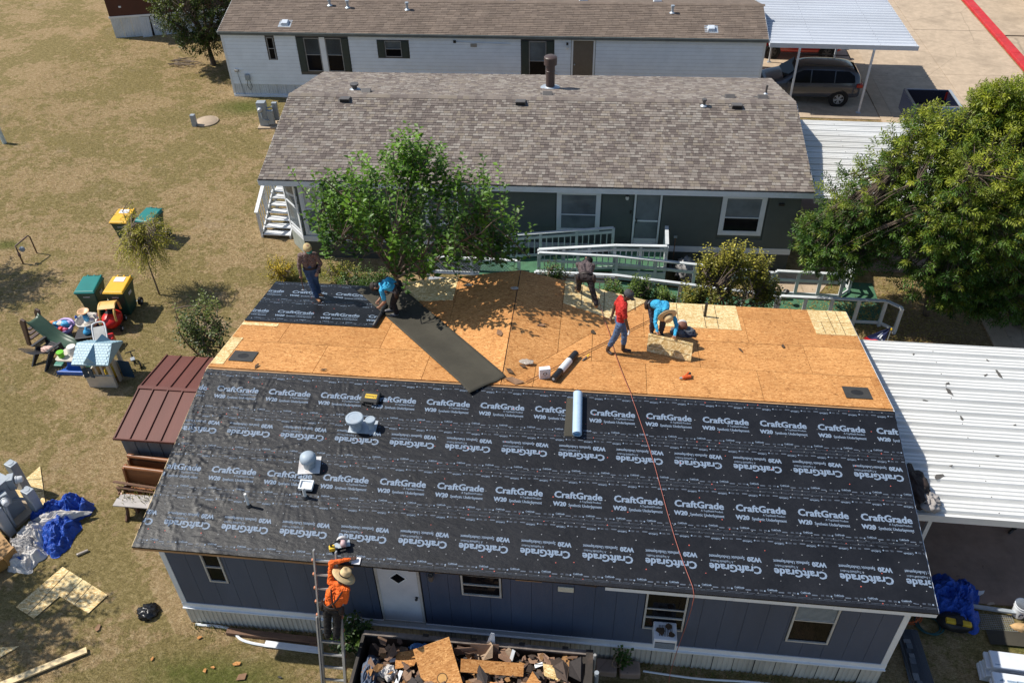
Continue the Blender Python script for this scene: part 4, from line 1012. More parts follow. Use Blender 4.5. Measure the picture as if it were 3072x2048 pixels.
MB().box((0, 0, .14), (.24, .11, .27), None).build('carton', WCARD, nb, bevel=.006)
mb = MB(); put_text(mb, 'NAILS', .07, (-.09, -.0565, .17), (1, 0, 0), (0, 0, 1), .002, fit=.15); mb.b2((-.09, -.0565, .05), (.06, -.0562, .058)); mb.b2((-.09, -.0565, .08), (.02, -.0562, .088))
mb2 = MB(); put_text(mb2, 'O', .12, (-.05, -.0565, .11), (1, 0, 0), (0, 0, 1), .004); mb2.b2((-.09, -.0565, .05), (.06, -.0562, .058)); mb2.b2((-.09, -.0565, .08), (.02, -.0562, .088)); mb2.build('print', BLACKP, nb)
kn = thing('utility_knife', 'yellow tipped utility knife lying right of the felt roll', 'knife', (8.36, 5.55, zroof(8.36, 5.55)+.03), 1.0)
MB().bar((-.12, 0, 0), (.05, 0, 0), .035, .025).build('handle', GREYD, kn, bevel=.006); MB().bar((.05, 0, 0), (.15, .01, 0), .03, .02).build('tip', pm('yellow_plastic', (.70, .45, .03), .4), kn)
ng = thing('nail_gun', 'small orange nail gun lying on the boards near the ridge', 'nail gun', (10.58, 4.96, zroof(10.58, 4.96)+.03), .3)
ORG = pm('orange_plastic', (.62, .10, .02), .4)
MB().box((0, 0, .03), (.20, .07, .06), None).build('body', ORG, ng, bevel=.015); MB().bar((.06, 0, .03), (.12, .12, .02), .05, .05).build('grip', BLACKP, ng, bevel=.01); MB().bar((-.10, 0, .02), (-.16, .0, .02), .03, .03).build('nose', GREYM, ng); MB().bar((-.05, .02, .02), (.10, .14, .02), .03, .03).build('magazine', ORG, ng)
HOSE = pm('red_air_hose', (.36, .10, .07), .5, .1)
def onroof(pts, lift): return [(x, y, zroof(x, y)+lift) for x, y in pts]
def smooth_path(pts, n=6):
    P = [Vector(p) for p in pts]; out = []
    for i in range(len(P)-1):
        p0, p1, p2, p3 = P[max(i-1, 0)], P[i], P[i+1], P[min(i+2, len(P)-1)]
        for k in range(n):
            t = k/n; out.append(.5*((2*p1)+(p2-p0)*t+(2*p0-5*p1+4*p2-p3)*t*t+(3*p1-p0-3*p2+p3)*t**3))
    return out + [P[-1]]
hp = smooth_path([(x, y) + (0,) for x, y in ((8.50, 8.25), (8.58, 8.1), (8.70, 7.55), (8.86, 6.84), (8.99, 5.97), (9.17, 5.05), (9.35, 4.26), (9.51, 3.72), (9.83, 2.62), (10.12, 1.41), (10.31, .71), (10.53, .06))], 8)
hp = [(p.x, p.y, zroof(p.x, p.y)+.046) for p in hp] + smooth_path([(10.55, -.04, 3.09), (10.56, -.07, 2.95), (10.54, -.06, 2.3), (10.47, -.05, 1.4), (10.40, -.1, .5), (10.37, -.2, .03), (10.0, -.6, .02), (9.3, -.7, .02), (8.9, -.45, .02), (9.4, -.2, .02), (10.1, -.5, .02), (9.6, -1.2, .02)], 6)
tag(MB().tube(hp, .0065, 7).build('air_hose', HOSE, smooth=True), 'thin red air hose running down both roof slopes and over the eave', 'hose')
tag(MB().tube([(x, y, zroof(x, y)+.04) for x, y in [(7.11+(9.9-7.11)*t/20, 4.39+(7.55-4.39)*t/20) for t in range(21)]], .009, 6).build('cord', pm('dark_cord', (.10, .035, .02), .8)), 'dark cord stretched diagonally across the bare boards', 'cord')
# near slope fittings
def znl(x, y, l=.012): return (x, y, znear(x, y)+l)
TN = math.atan2(RISE, W1)
VENTG = pm('blue_grey_vent_paint', (.36, .43, .50), .5, .12, 8, .1, dirt=.4, dirtc=(.45, .43, .40))
def plate(parent, x, y, w_, h, lift=.03, rz=0, mat=GALV):
    o = MB().box((0, 0, 0), (w_, h, .01)).build('flashing', mat, parent); o.location = (x, y, znear(x, y)+lift); o.rotation_euler = (TN, 0, rz); return o
plate(home, 3.84, 2.96, .58, .34)
def capvent(x, y, r, h):
    o = MB().lathe([(r*.75, -.05), (r*.75, h*.6), (r*1.0, h*.66), (r*1.12, h*.78), (r*1.12, h*.96), (r*1.02, h), (r*.8, h*1.0), (r*.78, h*.985), (.001, h*.985)], (x, y, znear(x, y)), 26).build('roof_vent', VENTG, home, autos=True); return o
capvent(3.70, 2.93, .165, .33); capvent(4.02, 2.96, .095, .27)
plate(home, 2.96, 1.96, .44, .40, .035, .15, pm('white_flashing', (.6, .6, .6), .5, .2, 5, dirt=.6, dirtc=(.28, .16, .10)))
MB().lathe([(.12, -.03), (.12, .14), (.16, .16), (.165, .22), (.15, .28), (.11, .32), (.06, .34), (.001, .345)], znl(2.96, 1.96, .03), 24).build('dome_vent', VENTG, home, smooth=True)
o = MB(); 
for a, b in (((-.16, -.13, 0), (.16, -.10, .09)), ((-.16, .10, 0), (.16, .13, .09)), ((-.16, -.10, 0), (-.13, .10, .09)), ((.13, -.10, 0), (.16, .10, .09))): o.b2(a, b)
o.b2((-.13, -.10, .03), (.13, .10, .05)); ob = o.build('square_vent', WTRIM, home); ob.location = znl(3.03, 1.48, .05); ob.rotation_euler = (TN, 0, 0); ob.scale = (.85, .8, .8)
PVC = pm('white_pvc', (.74, .74, .72), .35, .05)
for x, y, h, r in ((3.06, 1.26, .30, .032), (1.99, .985, .37, .026)):
    o = MB().cyl(znl(x, y, -.05), znl(x, y, h), r, None, 14).build('vent_pipe', PVC, home, autos=True)
    MB().lathe([(r*2.2, 0), (r*1.2, .04), (r*1.02, .05)], znl(x, y, .012), 14).build('pipe_boot', BLACKP, o)
CASEB = pm('black_tool_case', (.018, .018, .018), .45, .2)
tc = thing('tool_case', 'black hard tool case with yellow label on the black underlayment', 'tool case', znl(3.86, 3.66, .03), -.08)
tc.rotation_euler = (TN, 0, -.06)
MB().b2((-.20, -.15, 0), (.20, .15, .10)).build('case', CASEB, tc, bevel=.03); MB().b2((-.205, -.155, .046), (.205, .155, .054)).build('seam', BLACKP, tc)
lb = MB().b2((-.11, -.05, .1005), (.14, .06, .103)).build('label_plate', MATS['yellow_plastic'], tc)
mb = MB(); put_text(mb, 'DEWALT', .06, (-.10, -.018, .1035), (1, 0, 0), (0, 1, 0), .0025, fit=.23); mb.build('lettering', BLACKP, lb)
MB().tube([(-.07, -.155, .05), (-.07, -.19, .05), (.07, -.19, .05), (.07, -.155, .05)], .012, 6).build('handle', BLACKP, tc); 
for x in (-.14, .14): MB().b2((x-.025, -.165, .03), (x+.025, -.152, .075)).build('latch', GREYD, tc)
mr = thing('membrane_roll', 'pale blue membrane roll lying on the black underlayment near the ridge', 'roll')
MBL = pm('pale_blue_film', (.42, .56, .72), .3, .10, 5, .15)
a, b = Vector(znl(8.29, 3.06, .115)), Vector(znl(8.25, 4.08, .115))
MB().cyl(a, b, .098, None, 26).build('roll', MBL, mr, autos=True); MB().cyl(a-Vector((0, .012, .002)), a-Vector((0, .003, 0)), .06, None, 18).build('core_tape', pm('blue_tape', (.12, .30, .55), .5), mr)
MB().grid(lambda u, v: (8.02+.26*u, 3.06+v*.95, znear(0, 3.06+v*.95)+.03+.01*math.sin(u*3)), 6, 6).build('loose_end', FELT2, mr)
saw = thing('circular_saw', 'yellow and white circular saw set down at the eave above the ladder', 'saw', znl(4.02, .33, .03), .35)
YEL = MATS['yellow_plastic']
MB().b2((-.17, -.07, .0), (.15, .08, .008)).build('base_plate', GALV, saw)
MB().lathe([(.001, -.02), (.10, -.02), (.105, 0), (.10, .02), (.001, .02)], (.02, .02, .11), 22, R=Matrix.Rotation(PI/2, 3, 'X')).build('blade_guard', pm('white_guard', (.62, .60, .58), .4), saw, smooth=False)
MB().lathe([(.001, -.06), (.055, -.06), (.06, 0), (.05, .06), (.001, .07)], (.03, -.06, .11), 16, R=Matrix.Rotation(PI/2, 3, 'X')).build('motor', pm('pale_pink_plastic', (.55, .38, .38), .5), saw, smooth=True)
MB().tube([(-.02, -.03, .15), (-.10, -.05, .19), (-.19, -.06, .15), (-.20, -.06, .06)], .022, 8).build('handle', BLACKP, saw, smooth=True); MB().b2((-.24, -.12, .0), (-.13, -.02, .09)).build('battery', YEL, saw, bevel=.012)
tag(MB().box(znl(4.36, .04, .03), (.16, .14, .012), Matrix.Rotation(TN, 3, 'X')).build('shim_card', WCARD), 'white square card under the ladder worker\'s hand at the eave', 'card')
# boards, scraps and rubbish lying about the roof
def scrap(name, x, y, r, mat, label, cat, seed, zf, th=.012, group=None, asp=.6, lift=.03, rz=None):
    q = R_(seed); n = q.choice((4, 5, 6)); az = q.uniform(0, PI) if rz is None else rz
    P = [(r*q.uniform(.55, 1.25)*math.cos(2*PI*k/n+.4), r*asp*q.uniform(.5, 1.3)*math.sin(2*PI*k/n+.4)) for k in range(n)]
    mb = MB(); c, s = math.cos(az), math.sin(az); cu = q.uniform(.1, .8)
    top = [(x+a*c-b*s, y+a*s+b*c, zf(x, y)+lift+th+cu*a*a) for a, b in P]; bot = [(a, b, z-th) for a, b, z in top]
    cz = zf(x, y)+lift
    mb.add([(x, y, cz+th)]+top+[(x, y, cz)]+bot, [(0, 1+k, 1+(k+1) % n) for k in range(n)] + [(n+1, n+2+(k+1) % n, n+2+k) for k in range(n)] + [(1+k, n+2+k, n+2+(k+1) % n, 1+(k+1) % n) for k in range(n)])
    return tag(mb.build(name, mat), label, cat, group)
KRAFT = pm('brown_paper', (.24, .135, .075), .85, .25, 6, .3); GREYF = pm('grey_flint_shingle', (.085, .08, .075), .9, .25, 30, .4)
for i, (x, y, r, m, l) in enumerate(((6.85, 4.42, .22, KRAFT, 'curled brown paper scrap at the ridge by the felt strip end'), (6.72, 4.75, .14, ROTW, 'dark torn felt scrap at the lower end of the felt strip'), (6.35, 6.05, .16, KRAFT, 'narrow brown scrap on the bare boards right of the felt strip'), (7.28, 6.55, .12, KRAFT, 'crumpled brown leaf of paper in the middle of the bare boards'), (7.0, 5.0, .10, ROTW, 'small dark curl left of the white nail carton'), (1.1, 4.40, .10, ROTW, 'little black flake at the ridge near the left vent plate'), (2.6, 4.40, .09, ROTW, 'black flake on the ridge left of the felt strip'), (11.9, 6.3, .09, ROTW, 'little dark flake in the middle of the right hand boards'), (12.9, 6.6, .08, ROTW, 'dark flake left of the pale boards at the right end'), (8.5, 6.75, .13, LINE, 'thin dark wood sliver beside the dappled shade'))):
    scrap('scrap', x, y, r, m, l, 'scrap', 200+i, zroof, .006, asp=.45)
CLEAR = pm('clear_wrap', (.42, .36, .30), .15, .1, 9, .6, 40)
for i, (x, y, s, l) in enumerate(((5.3, 8.1, .10, 'clear plastic packet in the tree shade on the gable boards, left one'), (6.5, 7.75, .12, 'clear plastic packet in the tree shade beside the gable ridge'), (7.05, 5.15, .18, 'thin crumpled plastic film left of the nail carton'))):
    tag(MB().blob((x, y, zroof(x, y)+.045), (s*.7, s*.4, .012), i, .5, 2, 12, 8, ridged=True).build('plastic_wrap', CLEAR), l, 'plastic wrap')
rg = R_(91)
ORD = ('first', 'second', 'third', 'fourth', 'fifth', 'sixth', 'seventh', 'eighth', 'ninth', 'tenth', 'eleventh', 'twelfth', 'thirteenth', 'fourteenth')
for i, y in enumerate(sorted([rg.uniform(3.2, 7.7) for _ in range(14)], reverse=True)):
    x = rg.uniform(15.6, 18.7)
    scrap('shingle_scrap', x, y, rg.choice((.05, .06, .08, .16)), GREYF, ORD[i]+' dark shingle scrap on the white carport roof counting from its far edge', 'shingle scrap', 300+i, lambda a, b: 2.64, .006, 'shingle scraps on the carport', asp=.4, lift=.008)
tarpb = thing('work_jacket', 'dark brown crumpled jacket hanging off the roof edge on to the carport', 'jacket', (15.12, 2.9, 2.7))
MB().blob((.02, .25, .1), (.26, .42, .14), 3, .5, 1.8, 30, 18, ridged=True).build('bundle', pm('dark_brown_cloth', (.035, .022, .018), .8, .3), tarpb, smooth=True); MB().blob((.28, -.12, .06), (.17, .19, .10), 5, .55, 2, 24, 14, ridged=True).build('lining', pm('grey_cloth', (.36, .33, .31), .7, .3), tarpb, smooth=True)
# held board and folded clothes
hb2 = thing('cut_board', 'pale rectangular board held upright by the bending worker in the straw hat', 'board')
A, B_, T = Vector((9.74, 6.02, 3.56)), Vector((10.72, 5.67, 3.625)), Vector((9.76, 6.22, 3.93))
ex = (B_-A); ey = (T-A); nz = ex.cross(ey).normalized()*.014
def qd(m, P, th): m.add(P + [p+th for p in P], [(0, 1, 2, 3), (7, 6, 5, 4), (0, 4, 5, 1), (1, 5, 6, 2), (2, 6, 7, 3), (3, 7, 4, 0)])
mb = MB(); qd(mb, [Vector((0, 0, 0)), ex, ex+ey, ey], -nz); o = mb.build('panel', OSBN, hb2); o.location = A
for f in (.32, .86):
    mb = MB(); mb.add([ey*f+nz*.2+ex*.01, ex*.97+ey*f+nz*.2, ex*.97+ey*(f+.022)+nz*.2, ey*(f+.022)+nz*.2+ex*.01], [(0, 1, 2, 3)]); o = mb.build('guide_line', LINE, hb2); o.location = A
cl = thing('clothes_heap', 'grey folded clothes with a brown and white cap on top, right of the hat worker', 'clothes', (10.62, 6.98, zroof(10.62, 6.98)))
MB().blob((0, 0, .06), (.24, .17, .08), 8, .35, 2, 28, 16, flat=-.05, ridged=True).build('jacket', pm('slate_cloth', (.10, .11, .13), .8, .3), cl, smooth=True); MB().blob((.12, -.08, .05), (.16, .10, .05), 9, .35, 2, 20, 12, ridged=True).build('shirt', pm('dark_blue_cloth', (.03, .035, .06), .8, .3), cl, smooth=True)
MB().blob((-.02, .05, .20), (.13, .11, .11), 2, .1, 1, 22, 14).build('cap_crown', pm('maroon_cap', (.17, .07, .05), .7, .2), cl, smooth=True); MB().blob((-.03, .10, .25), (.11, .06, .08), 4, .1, 1, 18, 12).build('cap_front', pm('offwhite_cloth', (.6, .58, .58), .8), cl, smooth=True)

# ------------------------------------------------------------------ shed, pews and benches by the left wall
RUST = pm('rust_red_roof_steel', (.135, .042, .030), .62, .18, 1.5, .15, 30, dirt=.3, dirtc=(.09, .03, .02), stretch=(1, .3, 1))
SHW = pm('grey_shed_steel', (.13, .14, .155), .45, .22, 2, .1, stretch=(4, 4, .2))
sh = thing('garden_shed', 'small metal shed with rust red ribbed roof tucked against the navy home', 'shed', (-2.78, 4.05, 0))
MB().b2((.06, .08, 0), (2.55, 2.90, 1.50)).build('wall_core', DARK, sh)
for i in range(8):
    x = .05+i*.32; MB().b2((x, .05, 0), (x+.29, .08, 1.54)).build('wall_panel', SHW, sh); MB().b2((x+.29, .03, 0), (x+.32, .085, 1.54)).build('wall_rib', SHW, sh)
for i in range(8): MB().b2((.02, .06+i*.335, 0), (.055, .38+i*.335, 1.54)).build('wall_panel', SHW, sh)
for side in (0, 1):
    for i in range(7):
        x = i*.385-.04; ya, yb, za, zb = (-.05, 1.47, 1.57, 1.81) if side == 0 else (1.50, 3.02, 1.81, 1.57)
        MB().add([(x, ya, za), (x+.383, ya, za), (x+.383, yb, zb), (x, yb, zb), (x, ya, za-.02), (x+.383, ya, za-.02), (x+.383, yb, zb-.02), (x, yb, zb-.02)], [(0, 1, 2, 3), (7, 6, 5, 4), (0, 4, 5, 1), (1, 5, 6, 2), (2, 6, 7, 3), (3, 7, 4, 0)]).build('roof_panel', RUST, sh)
        MB().bar((x+.01, ya, za+.016), (x+.01, yb, zb+.016), .028, .034).build('roof_seam', RUST, sh)
MB().b2((-.06, 1.43, 1.80), (2.66, 1.54, 1.84)).build('ridge_cap', RUST, sh); MB().b2((-.06, -.08, 1.53), (2.66, -.055, 1.59)).build('eave_trim', RUST, sh)
OAK = pm('varnished_oak', (.27, .105, .038), .4, .3, 3, .15, 40, stretch=(.4, 3, 3)); OLDW = pm('weathered_grey_wood', (.42, .39, .37), .8, .2, 5, .3, stretch=(.5, 3, 3)); BRW = pm('old_brown_wood', (.17, .095, .06), .8, .3, 4, .3, stretch=(.5, 3, 3))
def pew(y, z, label, ln=2.5):
    p = thing('pew', label, 'pew', (-2.62, y, 0)); p.rotation_euler = (0, 0, -.06)
    MB().box((ln/2, .10, .62), (ln, .03, .62), Matrix.Rotation(-.12, 3, 'X')).build('backrest', OAK, p); MB().cyl((0, .14, .94+z), (ln, .14, .94+z), .055, None, 14).build('top_rail', OAK, p, autos=True)
    MB().b2((0, -.30, .40), (ln, .08, .44)).build('seat', OAK, p)
    for x in (0, ln-.06): MB().prism([(-.32, 0), (.20, 0), (.22, .98), (.06, .98), (0, .55), (-.32, .48)], .05, (x, 0, 0), (0, 1, 0), (0, 0, 1)).build('end_panel', OAK, p)
pew(3.80, .10, 'brown oak pew pushed against the shed wall'); pew(3.52, 0, 'brown oak pew standing in front of the other pew')
for i, (a, b, m, l) in enumerate((((-2.85, 3.42, .66), (-.6, 3.26, .60), BRW, 'loose grey brown plank lying across the front pew, upper one'), ((-2.78, 3.36, .54), (-.6, 3.22, .50), BRW, 'loose grey brown plank below the tilted plank on the pews'))):
    tag(MB().bar(a, b, .09, .025, (0, .5, 1)).build('plank', m), l, 'plank')
pl_ = thing('planter_box', 'old brown wooden planter trough with dry weeds between pew and benches', 'planter', (-2.72, 3.20, 0))
for y in (0, .24): MB().b2((0, y, .10), (2.3, y+.03, .42)).build('side_board', BRW, pl_)
for x in (0, 2.27): MB().b2((x, .03, .1), (x+.03, .24, .46)).build('end_board', BRW, pl_)
for x in (0, 2.24): MB().b2((x-.03, .1, 0), (x+.06, .17, .55)).build('corner_post', BRW, pl_)
def bench(y, h, x0, label):
    p = thing('bench', label, 'bench', (x0, y, 0)); ln = 1.9
    MB().box((ln/2, .11, h), (ln, .24, .035)).build('seat', OLDW, p, bevel=.006)
    for x in (.22, 1.0, 1.7): MB().prism([(-.16, 0), (.0, 0), (.06, .14), (.12, h-.02), (.04, h-.02), (0, .20), (-.16, .05)], .04, (x, .05, 0), (0, 1, 0), (0, 0, 1)).build('leg', BRW, p)
bench(2.86, .46, -2.66, 'weathered grey bench standing out, by the left corner of the navy home')
tag(MB().box((-1.65, 3.17, .45), (1.96, .16, .035)).build('shelf_plank', OLDW), 'grey plank seat resting behind the nearest weathered bench', 'plank')
bpy.data.objects['shelf_plank'].location = (0, -.02, 0)
MB2 = MB().b2((-2.3, 3.05, 0), (-2.24, 3.2, .43)).b2((-1.2, 3.05, 0), (-1.14, 3.2, .43)); 
o = MB2.build('plank_leg', BRW, bpy.data.objects['shelf_plank'])

# ------------------------------------------------------------------ yard: wheelie bins
TEAL = pm('teal_bin_lid', (.012, .19, .17), .4, .12, 3, .05); BING = pm('dark_green_bin', (.010, .060, .047), .42, .15, 3, .05); BINY = pm('yellow_bin_lid', (.80, .44, .03), .4, .1, 3, .05)
def bin_(x, y, rz, lid, label, sticker):
    p = thing('wheelie_bin', label, 'bin', (x, y, 0), rz, 'wheelie bins')
    b = MB(); b.box((0, 0, .50), (.52, .60, .90), None, taper=1.0)
    vs = [(sx*(.22 if z < .1 else .27 if z < .8 else .31), sy*(.27 if z < .1 else .33 if z < .8 else .40)-.0, z) for z in (.04, .62, .97) for sx, sy in ((-1, -1), (1, -1), (1, 1), (-1, 1))]
    b = MB().add(vs, [(3, 2, 1, 0), (8, 9, 10, 11)] + [(i*4+k, i*4+(k+1) % 4, i*4+4+(k+1) % 4, i*4+4+k) for i in range(2) for k in range(4)]); b.build('body', BING, p, bevel=.035)
    MB().b2((-.32, -.41, .93), (.32, .41, .985)).build('rim', BING, p, bevel=.015)
    l = MB().add([(-.33, -.45, .985), (.33, -.45, .985), (.33, .40, .985), (-.33, .40, .985), (-.29, -.39, 1.045), (.29, -.39, 1.045), (.28, .36, 1.09), (-.28, .36, 1.09)], [(3, 2, 1, 0), (4, 5, 6, 7), (0, 1, 5, 4), (1, 2, 6, 5), (2, 3, 7, 6), (3, 0, 4, 7)]).build('lid', lid, p, bevel=.02)
    if sticker: MB().add([(-.16, .08, 1.0832), (.16, .08, 1.0832), (.16, .30, 1.0965), (-.16, .30, 1.0965)], [(0, 1, 2, 3)]).build('sticker', WCARD, l)
    for q in (-.2, 0, .2): MB().b2((q-.02, .38, 1.0), (q+.02, .50, 1.03)).build('lid_hinge', lid, l)
    MB().cyl((-.27, .49, 1.0), (.27, .49, 1.0), .018, None, 10).build('handle_bar', BING, p)
    for sx in (-1, 1):
        wh = MB().cyl((sx*.27, .36, .13), (sx*.34, .36, .13), .13, None, 18).build('wheel', TYRE, p, autos=True); MB().cyl((sx*.341, .36, .13), (sx*.35, .36, .13), .05, None, 12).build('hub', GREYM, wh)
    MB().cyl((-.27, .36, .13), (.27, .36, .13), .016, None, 8).build('axle', GREYM, p)
    mb = MB()
    for q in range(7): mb.b2((-.10+q*.03, -.3755-.0, .80), (-.08+q*.03, -.372, .835))
    t = mb.build('serial_print', WCARD, p); t.rotation_euler = (-.08, 0, 0); t.location = (0, -.06, -.04)
    mb = MB()
    for q in range(4): mb.b2((.300, -.1+q*.05, .70), (.3035, -.065+q*.05, .80))
    mb.build('side_print', WCARD, p)
bin_(-7.08, 10.68, .12, TEAL, 'dark green wheelie bin with teal lid by the toys', False)
bin_(-6.16, 10.74, .06, BINY, 'dark green wheelie bin with yellow lid right of the teal lidded one', True)
bin_(-7.86, 14.62, .05, BINY, 'yellow lidded wheelie bin behind the willowy sapling', True)
bin_(-6.98, 14.75, -.12, TEAL, 'teal lidded wheelie bin half hidden by the willowy sapling', False)
# ------------------------------------------------------------------ yard: toys
PBLUE = pm('pale_blue_plastic', (.30, .47, .56), .45, .12, 4, .08); BEIGE = pm('beige_toy_plastic', (.56, .50, .42), .5, .1, 4, .08); NVY = pm('navy_toy_plastic', (.012, .05, .10), .45); TOYR = pm('red_toy_plastic', (.62, .018, .015), .38, .1); TOYY = pm('faded_yellow_plastic', (.76, .46, .14), .45, .1)
PURP = pm('lilac_plastic', (.45, .33, .62), .45, .1); TOYW = pm('white_toy_plastic', (.68, .64, .58), .45, .1); TOYB = pm('bright_blue_plastic', (.02, .11, .45), .4); SKYB = pm('sky_blue_plastic', (.06, .36, .65), .4); LIME = pm('lime_plastic', (.16, .50, .02), .4); DGRN = pm('slide_green_plastic', (.055, .10, .065), .4, .1); BRNP = pm('brown_toy_plastic', (.085, .052, .042), .5, .12); CHAR = pm('charcoal_resin', (.028, .028, .032), .55, .15)
ph = thing('playhouse', 'toy playhouse with pale blue shingled roof and open navy door', 'playhouse', (-5.26, 7.62, 0), .06)
hw, hd, hh = .40, .36, 1.02
for a, b in (((-hw, -hd, 0), (hw, -hd+.05, .42)), ((-hw, hd-.05, 0), (hw, hd, .42)), ((-hw, -hd+.05, 0), (-hw+.05, hd-.05, .42))): MB().b2(a, b).build('wall', BEIGE, ph, bevel=.01)
for sx, sy in ((-1, -1), (1, -1), (1, 1), (-1, 1)): MB().b2((sx*(hw-.04)-.045, sy*(hd-.04)-.045, .42 if sx < 0 else 0), (sx*(hw-.04)+.045, sy*(hd-.04)+.045, hh)).build('corner_post', BEIGE, ph, bevel=.01)
for x in (-.02, .16): MB().b2((x-.03, -hd, .42), (x+.03, -hd+.04, hh)).build('mullion', BEIGE, ph)
MB().b2((-hw-.04, -hd-.03, .42), (hw+.02, -hd+.05, .46)).build('window_sill', BEIGE, ph); MB().b2((-hw, -hd+.001, .92), (hw, -hd+.04, hh)).build('lintel', BEIGE, ph)
MB().b2((hw-.05, -.10, 0), (hw, .02, hh)).build('wall', BEIGE, ph); MB().b2((hw-.06, -hd+.06, .82), (hw-.001, hd-.06, hh)).build('door_lintel', BEIGE, ph)
for x in (-.30, -.14): MB().box((x, -hd-.05, .60), (.13, .03, .34), Matrix.Rotation(.5 if x < -.2 else -.2, 3, 'Z')).build('shutter', NVY, ph, bevel=.008)
MB().box((hw+.20, .05, .36), (.36, .03, .60), Matrix.Rotation(-.15, 3, 'Z')).build('door', NVY, ph, bevel=.01)
MB().blob((.12, .05, .22), (.18, .16, .22), 5, .3, 2, 16, 10).build('yellow_toy', YEL, ph, smooth=True)
rw, rd, rz0, rz1 = .52, .52, 1.0, 1.32
rf = MB().add([(-rw, -rd, rz0), (rw, -rd, rz0), (rw*.96, .04, rz1), (-rw*.96, .04, rz1), (rw, rd, rz0), (-rw, rd, rz0), (-rw, -rd, rz0-.04), (rw, -rd, rz0-.04), (rw, rd, rz0-.04), (-rw, rd, rz0-.04)], [(0, 1, 2, 3), (3, 2, 4, 5), (0, 6, 7, 1), (1, 7, 8, 4), (4, 8, 9, 5), (5, 9, 6, 0), (1, 4, 2), (0, 3, 5), (6, 9, 8, 7)]).build('roof', PBLUE, ph)
tm = MB().add([(0, 0, .010), (.088, 0, .010), (.088, .078, .003), (0, .078, .003), (0, 0, 0), (.088, 0, 0)], [(0, 1, 2, 3), (4, 5, 1, 0), (4, 0, 3), (1, 5, 2)]).mesh('roof_tile', PBLUE)
ang = math.atan2(rz1-rz0, rd+.04); n = 8
for sd in (0, 1):
    run = (rd+.04) if sd == 0 else rd-.04
    an = math.atan2(rz1-rz0, run); sl = math.hypot(run, rz1-rz0); m = int(sl/.08)
    for i in range(m):
        for j in range(12):
            x = -rw + .01 + j*.095-(.045 if i % 2 else 0)
            if x < -rw or x+.088 > rw-.01: continue
            inst('roof_tile', tm, rf, ((x if sd == 0 else -x), (-rd+i*.08*math.cos(an)) if sd == 0 else rd-i*.08*math.cos(an), rz0+.004+i*.08*math.sin(an)), (an, 0, 0 if sd == 0 else PI))
for sd in (-1, 1): MB().add([(-.18, sd*rd*.98, rz0+.03), (.18, sd*rd*.98, rz0+.03), (0, sd*rd*.98, rz0+.26), (0, .0, rz1+.0)], [(0, 1, 2)[::sd], (0, 2, 3)[::sd], (2, 1, 3)[::sd]]).build('dormer', PBLUE, rf)
# bins' neighbours: ride-on car, water tables, slide ...
tcx = thing('toy_car', 'red and yellow ride-on toy car in front of the yellow lidded bin', 'toy car', (-6.20, 9.95, 0), .25)
MB().blob((0, 0, .30), (.30, .40, .24), 3, .06, 1, 28, 16, flat=-.18).build('body', TOYR, tcx, smooth=True)
MB().tube(smooth_path([(-.22, -.28, .40), (-.22, -.20, .70), (-.22, .05, .84), (-.22, .30, .70), (-.22, .36, .40)]), .035, 8).build('roof_frame', TOYY, tcx, smooth=True); MB().tube(smooth_path([(.22, -.28, .40), (.22, -.20, .70), (.22, .05, .84), (.22, .30, .70), (.22, .36, .40)]), .035, 8).build('roof_frame', TOYY, tcx, smooth=True)
MB().grid(lambda u, v: (-.25+.5*u, -.16+.42*v, .80+.06*math.sin(v*PI)), 4, 8).build('roof', TOYY, tcx, smooth=True); MB().blob((0, .05, .48), (.17, .16, .10), 1, .1, 1, 16, 10).build('seat', DARK, tcx, smooth=True)
for x, y in ((-.27, -.25), (.27, -.25), (-.27, .28), (.27, .28)):
    wv = MB().cyl((x-.03, y, .09), (x+.03, y, .09), .09, None, 16).build('wheel', TYRE, tcx, autos=True); MB().cyl((x+.031 if x > 0 else x-.036, y, .09), (x+.036 if x > 0 else x-.031, y, .09), .045, None, 12).build('hub', WHITE, wv)
def basin(p, r, h, mat, z0, flut=0, name='basin'):
    mb = MB(); n = 36
    prof = [(r*.75, z0), (r*.95, z0+h*.5), (r, z0+h), (r*.93, z0+h), (r*.86, z0+h*.5), (r*.65, z0+.03), (.001, z0+.03)]
    vs = []
    for q, z in prof:
        for k in range(n):
            a = 2*PI*k/n; rr_ = q*(1+flut*abs(math.sin(a*4))); vs.append((rr_*math.cos(a), rr_*math.sin(a), z))
    mb.add(vs, [(i*n+k, i*n+(k+1) % n, i*n+n+(k+1) % n, i*n+n+k) for i in range(len(prof)-1) for k in range(n)] + [tuple(range(n))[::-1]])
    return mb.build(name, mat, p, smooth=True)
wt = thing('water_table', 'round cream toy water table with funnel tower beside the red toy car', 'water table', (-6.86, 9.72, 0))
basin(wt, .34, .20, TOYW, .22, .06)
for k in range(3): MB().cyl((.24*math.cos(k*2.1+.5), .24*math.sin(k*2.1+.5), 0), (.2*math.cos(k*2.1+.5), .2*math.sin(k*2.1+.5), .25), .05, .04, 10).build('leg', TOYB, wt)
MB().lathe([(.13, .25), (.12, .33), (.08, .38)], (0, 0, 0), 16).build('tower_foot', TOYW, wt, smooth=True); MB().lathe([(.075, .36), (.085, .5), (.07, .6)], (0, .0, 0), 14).build('tower', SKYB, wt, smooth=True); MB().lathe([(.05, .58), (.08, .64), (.17, .70), (.175, .72), (.15, .71), (.06, .65), (.001, .64)], (-.03, .02, 0), 18).build('funnel', pm('peach_plastic', (.68, .42, .24), .45), wt, smooth=True)
